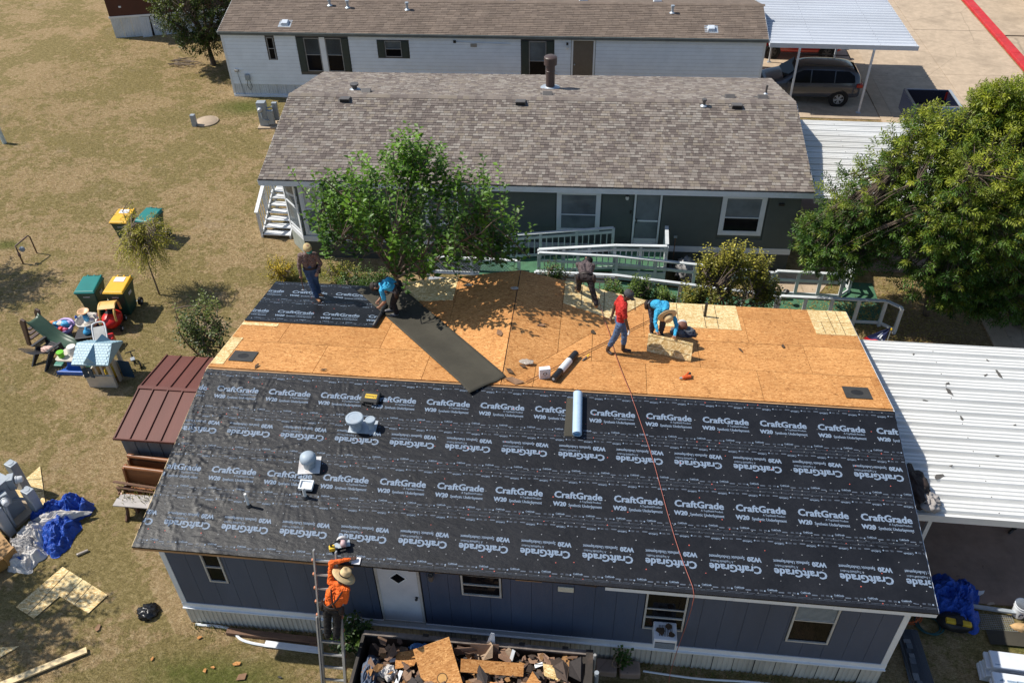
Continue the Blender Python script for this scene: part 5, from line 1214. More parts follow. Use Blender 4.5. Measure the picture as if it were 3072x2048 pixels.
MB().blob((.20, .20, .42), (.09, .07, .10), 4, .4, 2, 14, 10).build('figure', TOYW, wt, smooth=True); MB().blob((.10, .05, .36), (.10, .08, .08), 6, .5, 2, 14, 10).build('figure', WHITE, wt, smooth=True); MB().blob((-.36, .05, .40), (.05, .04, .10), 2, .3, 2, 12, 8).build('scoop', TOYB, wt, smooth=True)
lt_ = thing('toy_tub', 'lilac oval tub heaped with bright plastic toys', 'toy tub', (-7.45, 9.35, 0))
basin(lt_, .30, .22, PURP, .18); MB().cyl((.1, -.05, 0), (.05, 0, .2), .10, .16, 14).build('pedestal', PBLUE, lt_)
MB().tube(smooth_path([(-.28, .1, .40), (-.1, .28, .44), (.18, .24, .46), (.34, .05, .42)]), .045, 8).build('rim', PURP, lt_, smooth=True)
for i, (x, y, z, r, m) in enumerate(((-.36, .12, .40, .10, pm('orange_ball', (.75, .22, .04), .4)), (-.18, .02, .46, .10, SKYB), (-.03, .02, .48, .11, TOYW), (.14, .0, .50, .13, SKYB), (.24, .04, .52, .09, PURP), (.02, -.14, .40, .09, TOYR), (.16, -.13, .40, .08, pm('pink_plastic', (.60, .12, .22), .4)), (-.10, -.13, .42, .07, SKYB), (-.22, -.08, .40, .08, TOYR), (.22, .10, .46, .07, TOYB))):
    MB().blob((x, y, z), (r*1.15, r*.85, r*.85), i, .25, 2, 14, 10).build('toy', m, lt_, smooth=True)
sl = thing('toy_slide', 'dark green plastic slide on brown ladder posts', 'slide', (-8.05, 9.05, 0), -.30)
def chute(u, v):
    s = u; y = (v-.5)*.44; z = .78*(1-s)**1.0*(1-.25*math.sin(s*PI)) + .08 + .08*math.sin(s*3*PI)*.4
    return (s*1.5, y, z + (abs(v-.5)*2)**4*.09)
o = MB().grid(chute, 24, 10).build('chute', DGRN, sl, smooth=True); q = o.modifiers.new('thick', 'SOLIDIFY'); q.thickness = .03
for sy in (-1, 1):
    MB().prism([(-.36, 0), (-.22, 0), (-.02, .75), (.06, 1.02), (-.08, 1.06), (-.2, .9), (-.26, .5)], .07, (0, sy*.27+.035, 0), (1, 0, 0), (0, 0, 1)).build('ladder_side', BRNP, sl, bevel=.015)
for k in range(3): MB().b2((-.25+k*.07, -.24, .2+k*.2), (-.13+k*.07, .24, .24+k*.2)).build('rung', BRNP, sl)
MB().cyl((.55, -.1, 0), (.5, 0, .4), .12, .10, 12).build('support', PBLUE, sl)
ch = thing('garden_chair', 'charcoal slatted resin garden chair tipped back beside the slide', 'chair', (-7.46, 8.05, 0), -.35)
for k in range(7): MB().grid(lambda u, v: (-.27+k*.078+(.072+.012*v)*u+(k-3)*.012*v, .16-.50*v, .34+.34*v+.06*math.sin(v*2.4)-.03*((k-3)/3)**2*-1), 2, 8).build('back_slat', CHAR, ch, smooth=True)
for k in range(6): MB().b2((-.25, .16+k*.07, .34+k*.012), (.25, .22+k*.07, .36+k*.012)).build('seat_slat', CHAR, ch)
for sx in (-1, 1):
    MB().box((sx*.31, .30, .55), (.09, .50, .03)).build('armrest', CHAR, ch, bevel=.008); MB().prism([(.50, 0), (.60, 0), (.56, .54), (.46, .54)], .05, (sx*.30-.025, 0, 0), (0, 1, 0), (0, 0, 1)).build('front_leg', CHAR, ch); MB().prism([(-.22, 0), (-.12, 0), (.30, .36), (.16, .50)], .05, (sx*.27-.025, 0, 0), (0, 1, 0), (0, 0, 1)).build('rear_leg', CHAR, ch)
tag(MB().blob((-7.3, 8.25, .44), (.16, .10, .05), 12, .5, 2.5, 20, 12, ridged=True).build('cloth', pm('pale_pink_cloth', (.62, .42, .36), .8, .2), smooth=True), 'crumpled pale cloth on the seat of the charcoal chair', 'cloth')
st_ = thing('sand_table', 'blue and beige toy picnic table left of the playhouse', 'toy table', (-6.42, 8.02, 0), .05)
MB().prism([(-.42, -.24), (-.30, -.30), (.30, -.30), (.42, -.1), (.42, .30), (-.30, .30), (-.42, .1)], .05, (0, .05, .42)).build('table_top', BEIGE, st_, bevel=.012)
MB().prism([(-.44, -.30), (.44, -.30), (.30, -.2), (.16, .1), (-.16, .1), (-.30, -.2)], .14, (0, -.05, 0)).build('base', TOYB, st_, bevel=.02); MB().box((0, -.02, .24), (.36, .30, .34), None, taper=.8).build('pedestal', TOYB, st_, bevel=.02)
for x in (-.42, .42): MB().box((x, -.10, .22), (.26, .22, .05)).build('seat', pm('sea_green_plastic', (.08, .25, .19), .45), st_, bevel=.02)
tag(MB().lathe([(.17, 0), (.17, .03), (.155, .04), (.13, .24), (.12, .25), (.001, .25)], (-6.42, 8.12, .475), 24, R=None).build('upturned_bucket', TOYW, autos=True), 'white bucket turned upside down on the blue toy table', 'bucket')
tag(MB().lathe([(.08, 0), (.09, .13), (.105, .14), (.105, .18), (.001, .19)], (-6.68, 7.93, .475), 18).build('lidded_tub', LIME, autos=True), 'small lime green lidded tub on the blue toy table', 'tub')
bt = thing('storage_tray', 'black shallow plastic tray behind the playhouse', 'tray', (-6.62, 9.18, 0), .3)
MB().b2((-.30, -.26, .30), (.30, .26, .36)).build('tray', CHAR, bt, bevel=.05)
for x in (-.22, .22): MB().b2((x-.04, -.2, 0), (x+.04, .2, .30)).build('support', CHAR, bt)
tag(MB().lathe([(.02, 0), (.10, .01), (.12, .06), (.09, .12), (.04, .15), (.03, .22), (.001, .23)], (-6.55, 9.14, .362), 16).build('toy_boat', SKYB, smooth=True), 'bright blue toy boat on the black tray', 'toy boat')
hc = thing('high_chair', 'white trayed high chair lying tilted behind the playhouse roof', 'high chair', (-6.02, 8.95, 0), .45)
o = MB().box((0, 0, .52), (.32, .50, .03), Matrix.Rotation(.55, 3, 'X')).build('tray', pm('pale_grey_tray', (.50, .50, .48), .4), hc, bevel=.02)
MB().tube(smooth_path([(-.18, -.24, .36), (-.18, .22, .66), (-.10, .32, .72), (.10, .32, .72), (.18, .22, .66), (.18, -.24, .36)]), .025, 8).build('frame', WHITE, hc, smooth=True)
for x in (-.15, .15): MB().bar((x, .1, .52), (x*1.3, -.1, 0), .04, .04).build('leg', WHITE, hc)
MB().box((.22, .02, .20), (.22, .34, .36)).build('seat', TOYR, hc, bevel=.03)
tri = thing('toy_tricycle', 'small dark tricycle behind the open playhouse door', 'tricycle', (-4.75, 8.25, 0), .6)
for x, y, r in ((0, .2, .12), (-.14, -.16, .09), (.14, -.16, .09)): MB().lathe([(r*.7, -.02), (r, -.02), (r, .02), (r*.7, .02)], (x, y, r), 18, R=Matrix.Rotation(PI/2, 3, 'Y'), caps=False).build('wheel', TYRE, tri)
MB().tube([(0, .2, .12), (0, .16, .42), (0, 0, .28), (0, -.16, .1)], .015, 8).build('frame', BLACKP, tri); MB().cyl((-.14, .16, .42), (.14, .16, .42), .014, None, 8).build('handlebar', BLACKP, tri); MB().box((0, -.06, .3), (.12, .16, .04)).build('saddle', GREYM, tri, bevel=.01)
# ------------------------------------------------------------------ yard: utilities
ped = thing('electric_pedestal', 'grey electric meter pedestal on a slab by the white home', 'meter pedestal', (-6.0, 23.75, 0), .1)
MB().b2((-.35, -.25, 0), (.45, .45, .06)).build('pad', CONC, ped); MB().box((-.08, .1, .58), (.38, .30, 1.04)).build('cabinet', GREYM, ped, bevel=.015); MB().box((.26, -.02, .45), (.26, .16, .62)).build('breaker_box', GREYM, ped, bevel=.015); MB().box((.40, .34, .55), (.22, .16, .80)).build('breaker_box', GREYM, ped, bevel=.015)
def meter(p, x, y, z, r=.10, parent=None):
    m = MB().lathe([(r, 0), (r, .03), (r*.85, .04), (r*.82, .12), (r*.6, .15), (.001, .155)], (x, y, z), 20, R=Matrix.Rotation(PI/2, 3, 'X')).build('meter', pm('meter_white', (.62, .64, .66), .25), p, autos=True); return m
meter(ped, -.13, -.06, .82); MB().tube(smooth_path([(-.1, -.10, .65), (-.08, -.14, .45), (.05, -.14, .36), (.18, -.10, .34)]), .03, 8).build('conduit', GREYM, ped, smooth=True); MB().bar((.1, .1, .8), (.4, .3, .8), .04, .04).build('strut', GREYM, ped)
tag(MB().b2((-9.27, 23.50, 0), (-9.08, 23.68, .52)).build('marker_post', GREYM, bevel=.01), 'short square grey marker post beside the manhole cover', 'post')
mh = thing('manhole', 'round concrete manhole cover sunk in the lawn', 'manhole', (-8.82, 24.02, 0))
MB().lathe([(.52, -.05), (.52, .05), (.48, .065), (.46, .05), (.44, .065), (.001, .07)], (0, 0, 0), 30).build('cover', CONC, mh, autos=True)
pp = thing('standpipe', 'white pvc pipe stub at the left edge of the lawn', 'pipe', (-16.67, 21.4, 0))
MB().cyl((0, 0, -.02), (-.02, 0, .62), .085, None, 18).build('pipe', pm('pale_blue_pvc', (.55, .64, .64), .4), pp, autos=True); MB().lathe([(.095, .58), (.095, .72), (.08, .73), (.001, .73)], (-.02, 0, 0), 18).build('coupling', PVC, pp, autos=True)
gm = thing('gas_riser', 'rusty gas riser with round meter standing in the left lawn', 'gas meter', (-10.95, 12.95, 0))
PIPE = pm('brown_gas_pipe', (.16, .10, .08), .5, .25)
MB().tube([(0, 0, -.02), (0, 0, .62), (-.02, .02, .70), (.1, .62, .74), (.12, .66, .66), (.12, .66, -.02)], .025, 10).build('pipe', PIPE, gm, smooth=True); MB().lathe([(.001, -.03), (.09, -.03), (.10, 0), (.09, .04), (.04, .06), (.001, .06)], (.10, .12, .52), 18, R=Matrix.Rotation(PI/2, 3, 'X')).build('regulator', GREYM, gm, autos=True); MB().cyl((0, .05, .55), (.10, .12, .52), .018, None, 8).build('link_pipe', PIPE, gm); MB().cyl((0, 0, .30), (0, 0, .42), .045, None, 10).build('valve', PIPE, gm)
mc = thing('meter_stack', 'cluster of grey electric meter cabinets beside the blue tarp', 'meter cabinets', (-5.40, 2.72, 0), -.35)
MB().b2((-.55, -.45, 0), (.55, .45, .08)).build('pad', CONC, mc); MB().box((0, 0, .62), (.62, .55, 1.10)).build('cabinet', GREYM, mc, bevel=.02); MB().box((0, 0, 1.18), (.66, .60, .03)).build('cap', GREYM, mc, bevel=.01)
for x, y, z in ((.55, -.42, .50), (.72, .32, .46), (-.25, .70, .55), (-.62, -.30, .48)):
    b = MB().box((x, y, z), (.26, .20, .92)).build('breaker_box', GREYM, mc, bevel=.015); MB().lathe([(.07, 0), (.07, .012), (.001, .014)], (x, y, z+.46), 18).build('knockout', GREYM, b, autos=True); MB().bar((x*.4, y*.4, z+.12), (x*.9, y*.9, z+.12), .05, .05).build('strut', GREYM, mc)
for x, y, z, a in ((.42, -.10, .88, 1.2), (.10, -.42, .70, 0), (.30, .30, 1.02, 2.3)):
    o = MB().box((x, y, z), (.24, .16, .34), a).build('meter_box', GREYM, mc, bevel=.015); m = MB().lathe([(.10, 0), (.10, .03), (.085, .04), (.08, .12), (.06, .15), (.001, .155)], (0, 0, 0), 20, R=Matrix.Rotation(a, 3, 'Z') @ Matrix.Rotation(PI/2, 3, 'X')).build('meter', MATS['meter_white'], o, autos=True); m.location = (x+math.sin(a)*.10, y-math.cos(a)*.10, z+.03)
for x, y in ((.55, -.2), (.35, -.35)): MB().tube(smooth_path([(x, y, .85), (x+.06, y-.05, .6), (x+.02, y-.05, .1)]), .04, 10).build('conduit', GREYM, mc, smooth=True)
bj = thing('paint_bucket', 'blue and white bucket standing on the meter cabinets', 'bucket', (-5.48, 2.62, 1.20))
MB().lathe([(.10, 0), (.12, .19)], (0, 0, 0), 20).build('body', TOYB, bj, autos=True); MB().lathe([(.128, .19), (.128, .23), (.115, .24), (.001, .24)], (0, 0, 0), 20).build('lid', WHITE, bj, autos=True)
# tarps
BLUET = pm('blue_tarp', (.012, .075, .42), .48, .3, 5, .8, 30, bdist=.03); WT = pm('white_sheet', (.60, .57, .54), .65, .15, 3, .4, 25, dirt=.4, dirtc=(.30, .27, .25)); GRT = pm('grey_silver_tarp', (.28, .27, .27), .5, .25, 4, .4, 25)
def cloth(c, rad, seed, nu=120, nv=44, H=1.0):
    """crumpled sheet: mound with an irregular hem, long sharp folds running out from the middle"""
    mb = MB(); vs = []; sd = seed*3.7
    for j in range(nv+1):
        v = j/nv
        for i in range(nu):
            a = 2*PI*i/nu; dx, dy = math.cos(a), math.sin(a)
            out = 1 + .42*mnoise.noise(Vector((dx*1.3+sd, dy*1.3, .3))) + .16*mnoise.noise(Vector((dx*3.6, dy*3.6+sd, 1)))
            x, y = dx*v*out, dy*v*out
            wx = x+.35*mnoise.noise(Vector((x*2+sd, y*2, 5))); wy = y+.35*mnoise.noise(Vector((x*2, y*2+sd, 9)))
            f1 = 1-abs(mnoise.noise(Vector((wx*2.3+sd, wy*1.5, 2))))*2.4; f2 = 1-abs(mnoise.noise(Vector((wx*1.9, wy*4.6+sd, 7))))*2.2; f3 = 1-abs(mnoise.noise(Vector((wx*8+sd, wy*5, 4))))*2; f4 = 1-abs(mnoise.noise(Vector((wx*11, wy*17+sd, 6))))*2
            h = (1-v**2.4)*(.62+.5*mnoise.noise(Vector((x*1.2+sd, y*1.2, 3)))) + (.24*f1+.17*f2+.09*f3+.05*f4)*min(1, (1-v)*3+.15)
            vs.append((c[0]+x*rad[0], c[1]+y*rad[1], max(.012, c[2]-rad[2]*.75+h*rad[2]*1.5*H)))
    mb.add(vs, [(j*nu+i, j*nu+(i+1) % nu, (j+1)*nu+(i+1) % nu, (j+1)*nu+i) for j in range(nv) for i in range(nu)]); return mb
def heap(parent, c, rad, seed, mat, amp=.42, fr=2.2, name='fold', nu=72, nv=26): return cloth(c, (rad[0]*1.15, rad[1]*1.15, rad[2]), seed).build(name, mat, parent, smooth=True)
bt_ = thing('blue_tarp_heap', 'crumpled bright blue tarp heaped on the lawn by the grey meters', 'tarp', (-4.0, 2.62, 0), .3)
heap(bt_, (.25, .25, .20), (.42, .36, .30), 3, BLUET); heap(bt_, (-.25, .25, .18), (.34, .32, .26), 7, BLUET); heap(bt_, (.05, -.35, .16), (.42, .45, .26), 11, BLUET); heap(bt_, (.0, -.02, .26), (.55, .16, .12), 15, WT, .5, 2.6, 'white_lining'); heap(bt_, (.02, -.70, .10), (.28, .30, .18), 18, BLUET)
wt_ = thing('dust_sheet_heap', 'crumpled white and grey dust sheets left of the blue tarp', 'dust sheet', (-4.42, 1.78, 0), -.2)
heap(wt_, (0, .25, .18), (.36, .34, .28), 23, WT, .5, 2.6); heap(wt_, (-.02, 0, .25), (.34, .16, .14), 24, GRT, .5, 2.6, 'grey_fold'); heap(wt_, (.16, -.15, .14), (.36, .36, .22), 25, WT, .5, 2.6); heap(wt_, (.10, -.38, .10), (.42, .20, .15), 26, WT, .45, 2.6); heap(wt_, (.16, -.36, .17), (.16, .07, .10), 27, TOYB, .3, 2, 'blue_print')
ds = thing('old_cabinet', 'brown wooden cabinet lying on its back at the left edge', 'cabinet', (-5.05, 1.38, 0), -.62)
VEN = pm('honey_veneer', (.36, .19, .055), .5, .25, 2.5, .1, stretch=(3, .5, 1))
MB().b2((-.60, -.50, .02), (.50, .45, .34)).build('carcass', VEN, ds, bevel=.01); MB().box((.52, .34, .30), (.05, .30, .34), .35).build('side_flap', VEN, ds); MB().b2((-.62, -.52, .345), (.52, .47, .365)).build('back_panel', VEN, ds)
def osb_piece(name, poly, z, label, cat, mat=OSBN, lines=(), th=.014, rz=None, tilt=0):
    o = thing(name, label, cat, (poly[0][0], poly[0][1], z)); x0, y0 = poly[0]
    P = [(x-x0, y-y0) for x, y in poly]; a = sum(P[i][0]*P[(i+1) % len(P)][1]-P[(i+1) % len(P)][0]*P[i][1] for i in range(len(P)))
    if a < 0: P = [P[0]] + P[1:][::-1]
    slab(P, lambda x, y: 0, th).build('panel', mat, o)
    if lines:
        mb = MB()
        for (ax, ay), (bx_, by_) in lines: mb.bar((ax-x0, ay-y0, .002), (bx_-x0, by_-y0, .002), .014, .003)
        mb.build('guide_line', LINE, o)
    return o
osb_piece('cut_board', [(-5.45, 4.24), (-5.78, 3.20), (-4.62, 3.02)], .03, 'pale triangular offcut board behind the grey meter cabinets', 'board', lines=(((-5.60, 3.75), (-5.15, 3.85)), ((-5.68, 3.45), (-4.93, 3.45))))
osb_piece('cut_board', [(-3.29, 1.37), (-3.79, .27), (-3.24, .04), (-2.96, .63), (-2.11, .28), (-1.90, .76)], .03, 'pale L-shaped offcut board lying on the lawn', 'board', lines=(((-3.08, 1.28), (-3.42, .11)), ((-2.66, 1.10), (-2.82, .60)), ((-2.38, .97), (-2.52, .46))))
osb_piece('cut_board', [(-3.5, 5.9), (-2.6, 5.9), (-2.5, 5.0), (-3.05, 4.95)], .03, 'orange board offcut peeking out beside the shed', 'board', OSB)
osb_piece('cut_board', [(-3.9, -.75), (-3.2, -.62), (-3.5, -.95)], .03, 'tip of a pale board at the bottom left edge', 'board')
tag(MB().bar((-1.69, -.58, .06), (-3.6, -1.86, .06), .14, .045).build('lumber_plank', PINE), 'long pale pine plank lying on the bottom left lawn', 'plank')
tag(MB().blob((-.79, .43, .06), (.17, .15, .08), 41, .6, 2.4, 26, 16, ridged=True).build('black_bag', pm('black_bin_liner', (.012, .012, .013), .3, .2), smooth=True), 'small crumpled black bag on the lawn near the left corner', 'bag')
tag(MB().cyl((-3.12, 1.70, .04), (-2.92, 1.86, .04), .036, .03, 12).build('bottle', CLEAR, autos=True), 'clear plastic bottle lying on the lawn below the blue tarp', 'bottle')
for i, (x, y, r, m, l) in enumerate(((-.82-.9, .15-.2, .10, KRAFT, 'brown paper scrap on the lawn below the black bag'), (.55, -.05, .06, OSB, 'little orange wood chip in front of the left skirting'), (1.55, -.55, .10, OSB, 'pointed orange board chip on the lower lawn'), (.95, -.75, .07, OSB, 'orange board chip low on the lawn, left of two'), (1.1, -.68, .06, OSB, 'orange board chip low on the lawn, right of two'), (1.75, -.82, .13, KRAFT, 'brown shingle scrap at the bottom of the lawn'), (2.55, -.75, .06, BLACKP, 'small black rag at the bottom of the lawn near the ladder'), (3.05, .03, .16, KRAFT, 'brown shingle pieces beside the ladder foot plant'), (-.25, -.62, .05, OSB, 'tiny orange chip at the bottom middle of the left lawn'))):
    scrap('scrap', x, y, r, m, l, 'scrap', 400+i, lambda a, b: 0, .008, asp=.6, lift=.03)
tg = thing('fallen_trim', 'bent white trim strip lying along the foot of the left wall', 'trim strip')
MB().tube(smooth_path([(.35, .25, .03), (1.1, .22, .03), (1.5, -.02, .03), (2.2, -.10, .04), (3.2, -.08, .04)]), .03, 6).build('strip', WTRIM, tg); MB().bar((2.0, -.06, .05), (3.25, -.10, .05), .14, .03).build('board', WTRIM, tg)
tag(MB().bar((1.1, .14, .05), (3.1, .10, .06), .13, .10).build('timber', BRW), 'weathered brown timber lying against the skirting', 'timber')
# ------------------------------------------------------------------ ladder
ldr = thing('ladder', 'grey aluminium extension ladder leaning on the eave at the left', 'ladder')
ALU = pm('aluminium', (.45, .45, .45), .4, .12, 6, .05, metal=.4)
LT, LB = Vector((3.80, -.04, 3.14)), Vector((3.80, -1.06, 0)); ld = (LT-LB); 
def lp(s, t): return LB + ld*t + Vector((s, 0, 0))
for s in (-.21, .21): MB().bar(lp(s, 0), lp(s, 1.07), .03, .075, (0, 1, 0)).build('rail', ALU, ldr); MB().bar(lp(s, -.005)-Vector((0, .05, 0)), lp(s, -.005)+Vector((0, .05, 0)), .05, .03).build('foot', BLACKP, ldr)
for s in (-.245, .245): MB().bar(lp(s, .01)+Vector((0, -.045, 0)), lp(s, .62)+Vector((0, -.045, 0)), .028, .07, (0, 1, 0)).build('rail', ALU, ldr)
for k in range(11):
    t = .05+k*.095; MB().bar(lp(-.21, t), lp(.21, t), .045, .035, (0, .3, 1)).build('rung', ALU, ldr); 
    for s in (-.25, .25): MB().box(lp(s, t), (.03, .05, .05)).build('rung_bracket', pm('orange_bracket', (.55, .22, .12), .5), ldr)
# ------------------------------------------------------------------ tipper trailer with rubble
RUSTB = pm('rusty_black_steel', (.03, .024, .02), .6, .4, 5, .2, dirt=.5, dirtc=(.11, .07, .05))
tr = thing('dump_trailer', 'dark steel tipping trailer full of torn roofing below the wall', 'trailer', (4.35, -.22, 0))
MB().b2((0, -2.6, .45), (4.4, 0, .52)).build('floor', RUSTB, tr); MB().b2((0, -.05, .52), (4.36, 0, 1.12)).build('rear_wall', RUSTB, tr); MB().b2((-.06, -2.6, .50), (0, .0, 1.14)).build('end_wall', RUSTB, tr); MB().b2((0, -2.6, .52), (4.36, -2.55, 1.12)).build('front_wall', RUSTB, tr)
MB().b2((-.03, -.075, 1.12), (4.36, .025, 1.17)).build('top_rail', pm('worn_steel', (.18, .15, .13), .5, .4, 8, .2), tr)
for x in (1.15, 2.1, 3.05, 3.9): MB().b2((x, -.01, .6), (x+.12, .06, 1.175)).build('stake_pocket', RUSTB, tr)
MB().b2((4.36, -2.6, .45), (4.50, .02, 1.20)).build('gate_post', RUSTB, tr); MB().b2((4.30, -2.6, .50), (4.36, -.06, 1.10)).build('tailgate', RUSTB, tr); MB().cyl((4.53, -.15, .7), (4.53, -.15, 1.32), .03, None, 10).build('latch_bar', ALU, tr); MB().cyl((4.58, -.45, .7), (4.58, -.45, 1.22), .045, None, 10).build('hinge_tube', GREYM, tr)
for x in (1.5, 2.4):
    wv = MB().cyl((x, .03, .33), (x, .2, .33), .33, None, 22).build('wheel', TYRE, tr, autos=True); MB().cyl((x, .2, .33), (x, .21, .33), .16, None, 16).build('hub', GREYM, wv)
rub = MB(); q = R_(66); cols = [(.22, .13, .085), (.14, .085, .06), (.085, .06, .048), (.30, .19, .125), (.05, .042, .04), (.40, .29, .20), (.25, .155, .105), (.34, .18, .07)]
MB().grid(lambda u, v: (4.42+4.2*u, -2.7+2.42*v, .84+.12*mnoise.noise(Vector((u*6, v*4, 3)))), 30, 16).build('x', pm('rubble_dust', (.07, .045, .032), .95, .5, 12, .8)); o = bpy.data.objects['x']; o.name = 'rubble_bed'; tag(o, 'dark bed of crushed shingles filling the trailer', 'rubble', kind='stuff')
for i in range(760):
    x, y = q.uniform(4.5, 8.55), q.uniform(-2.3, -.32); z = .98+q.uniform(-.05, .19); s = q.choice((.05, .08, .11, .15, .19, .24))*q.uniform(.8, 1.1)
    R = Euler((q.gauss(0, .5), q.gauss(0, .5), q.uniform(0, PI))).to_matrix(); n = 5; c = mul(q.choice(cols), q.uniform(.7, 1.3)); cu = q.uniform(-3, 3)
    P = [Vector((s*q.uniform(.7, 1.2)*math.cos(2*PI*k/n), s*.7*q.uniform(.6, 1.2)*math.sin(2*PI*k/n), 0)) for k in range(n)]
    P = [Vector((p.x, p.y, cu*p.x*p.x)) for p in P]; P = [R@p + Vector((x, y, z)) for p in P]
    rub.add(P + [p-Vector((0, 0, .008)) for p in P], [tuple(range(n)), tuple(range(2*n-1, n-1, -1))] + [(k, n+k, n+(k+1) % n, (k+1) % n) for k in range(n)], 0, c)
tag(rub.build('shingle_rubble', pm('torn_shingle', (1, 1, 1), .9, .25, 30, .5, attr=True)), 'torn brown shingle pieces heaped in the trailer', 'rubble', kind='stuff')
def junk(name, c, d, rot, mat, label, cat, bev=0): return tag(MB().box((0, 0, 0), d).build(name, mat, bevel=bev), label, cat), rot, c
def place(t): o, rot, c = t; o.location = c; o.rotation_euler = rot; return o
b0 = place(junk('waste_board', (5.95, -.92, 1.20), (.72, 1.05, .014), (.42, -.10, .42), OSB, 'large orange board with a round hole leaning in the trailer', 'board'))
MB().lathe([(.085, 0), (.085, .004), (.001, .005)], (.02, -.15, .0075), 20).build('hole', pm('hole_wood', (.62, .33, .10), .7), b0); MB().lathe([(.10, 0), (.10, .003), (.086, .003), (.086, 0)], (.02, -.15, .0075), 20, caps=False).build('hole_edge', ROTW, b0)
place(junk('waste_board', (6.95, -.78, 1.24), (1.20, .24, .014), (.75, .02, .03), OSB, 'narrow orange board strip lying level in the trailer', 'board'))
osb_piece('waste_board', [(7.4, -1.55), (8.3, -1.5), (7.72, -.75)], 1.20, 'pointed triangular orange board in the trailer', 'board', OSB)
osb_piece('waste_board', [(6.5, -1.75), (7.5, -1.7), (7.45, -1.05), (6.85, -1.0)], 1.14, 'broad orange board lying flat low in the trailer', 'board', OSB)
osb_piece('waste_board', [(8.0, -1.2), (8.55, -1.55), (8.05, -1.75), (7.8, -1.05)], 1.12, 'slanting orange board end at the right of the trailer', 'board', OSB)
osb_piece('waste_board', [(5.0, -1.75), (5.7, -1.7), (5.62, -1.2), (5.2, -1.15)], 1.06, 'orange board piece low at the left of the trailer', 'board', OSB)
osb_piece('waste_board', [(5.05, -.62), (5.55, -.48), (5.45, -.85), (5.1, -.95)], 1.17, 'small orange board corner left of the holed board', 'board', OSB)
osb_piece('waste_board', [(7.9, -.55), (8.4, -.62), (8.3, -.9), (7.95, -.8)], 1.16, 'small pale board scrap near the trailer tail', 'board', OSBN)
osb_piece('waste_board', [(6.3, -1.62), (6.75, -1.45), (6.6, -1.15), (6.35, -1.2)], 1.17, 'orange board scrap right of the holed board', 'board', OSB)
CARD = pm('brown_cardboard', (.22, .13, .085), .8, .15, 4, .1)
place(junk('cardboard_sheet', (6.75, -.42, 1.12), (.55, .012, .40), (-.35, .08, .10), CARD, 'brown cardboard sheet leaning on the back wall of the trailer', 'cardboard'))
tag(MB().grid(lambda u, v: (6.20+.30*v+.13*math.cos(u*4.6), -.50+.05*v, 1.20+.13*math.sin(u*4.6)), 18, 4).build('cardboard_roll', CARD, smooth=True), 'curled brown cardboard roll at the back of the trailer', 'cardboard')
tag(MB().bar((6.92, -.30, .95), (6.90, -.22, 1.50), .07, .02, (0, 1, 0)).bar((6.80, -.24, 1.16), (6.90, -.22, 1.51), .06, .02, (0, 1, 0)).build('bent_trim', WTRIM), 'white folded trim strip standing up from the trailer', 'trim strip')
for i, (a, b, l) in enumerate((((4.95, -.75, 1.10), (5.45, -.68, 1.16), 'white broken trim piece lying at the left of the trailer, upper one'), ((5.15, -1.35, 1.10), (5.22, -.95, 1.12), 'white broken trim piece at the left of the trailer, upright one'), ((7.28, -.50, 1.08), (7.33, -.42, 1.30), 'short white trim stub near the middle of the trailer'), ((7.75, -.6, 1.1), (7.90, -.55, 1.14), 'tiny white trim stub near the right of the trailer'))):
    tag(MB().bar(a, b, .07, .02).build('trim_piece', WTRIM), l, 'trim strip')
for i, (x, y, r, m, l) in enumerate(((4.62, -1.1, (.16, .40, .14), pm('faded_denim', (.10, .13, .19), .8, .3), 'blue grey plastic sheet draped inside the left trailer wall'), (5.55, -.42, (.22, .12, .10), pm('worn_blue_tarp', (.06, .16, .36), .5, .3), 'scrap of blue tarp at the back of the trailer'), (4.95, -.95, (.16, .14, .10), WT, 'white crumpled sheet at the left of the trailer'), (6.72, -1.45, (.16, .15, .13), pm('dusty_pink_bag', (.42, .26, .22), .5, .2), 'dusty pink bag in the middle of the trailer'), (7.05, -1.72, (.20, .14, .10), pm('pale_blue_sheet', (.35, .46, .60), .5, .2), 'pale blue crumpled sheet low in the trailer'))):
    tag(cloth((x, y, 1.08), (r[0]*1.2, r[1]*1.2, r[2]), 70+i).build('sheet_bundle', m, smooth=True), l, 'sheet')
# stones and small things by the skirting on the right
for i, (x, l) in enumerate(((9.15, 'grey stepping block beside the trailer tail, left one'), (9.62, 'grey stepping block beside the trailer tail, right one'))):
    tag(MB().box((x, .08, .10), (.42, .30, .20), .06*i).build('stone_block', CONC2, bevel=.03), l, 'stone')
tag(MB().tube(smooth_path([(9.9, .12, .03), (11, .06, .04), (12.2, .10, .03), (13.4, .04, .04), (14.4, .06, .03)]), .022, 6).build('white_tube', WTRIM), 'thin white tube lying along the foot of the right skirting', 'tube')
# ------------------------------------------------------------------ things under the right eave
ct = thing('blue_tarp_heap', 'dark blue tarp heap in the shade at the carport edge', 'tarp', (16.55, 2.30, 0))
heap(ct, (-.15, .15, .28), (.42, .42, .32), 51, BLUET, .5, 2.2); heap(ct, (.25, .25, .22), (.30, .30, .30), 52, BLUET, .5, 2.2); heap(ct, (.05, -.25, .20), (.36, .36, .26), 53, BLUET, .5, 2.2)
def coil(x, y, r, mat, label, cat, seed):
    q = R_(seed); P = []
    for k in range(150):
        a = k*.26; rr_ = r*(1+.10*math.sin(k*.05+seed)+.05*q.uniform(-1, 1)*.3); P.append((x+rr_*math.cos(a)+.04*math.sin(k*.08), y+rr_*.9*math.sin(a), .03+.05*k/150+.012*math.sin(k*.9)))
    tag(MB().tube(P, .011, 6).build('cable_coil', mat, smooth=True), label, cat)
coil(15.52, 1.98, .24, pm('orange_cable', (.55, .11, .02), .5), 'coil of orange cable by the corner of the navy home', 'cable', 1)
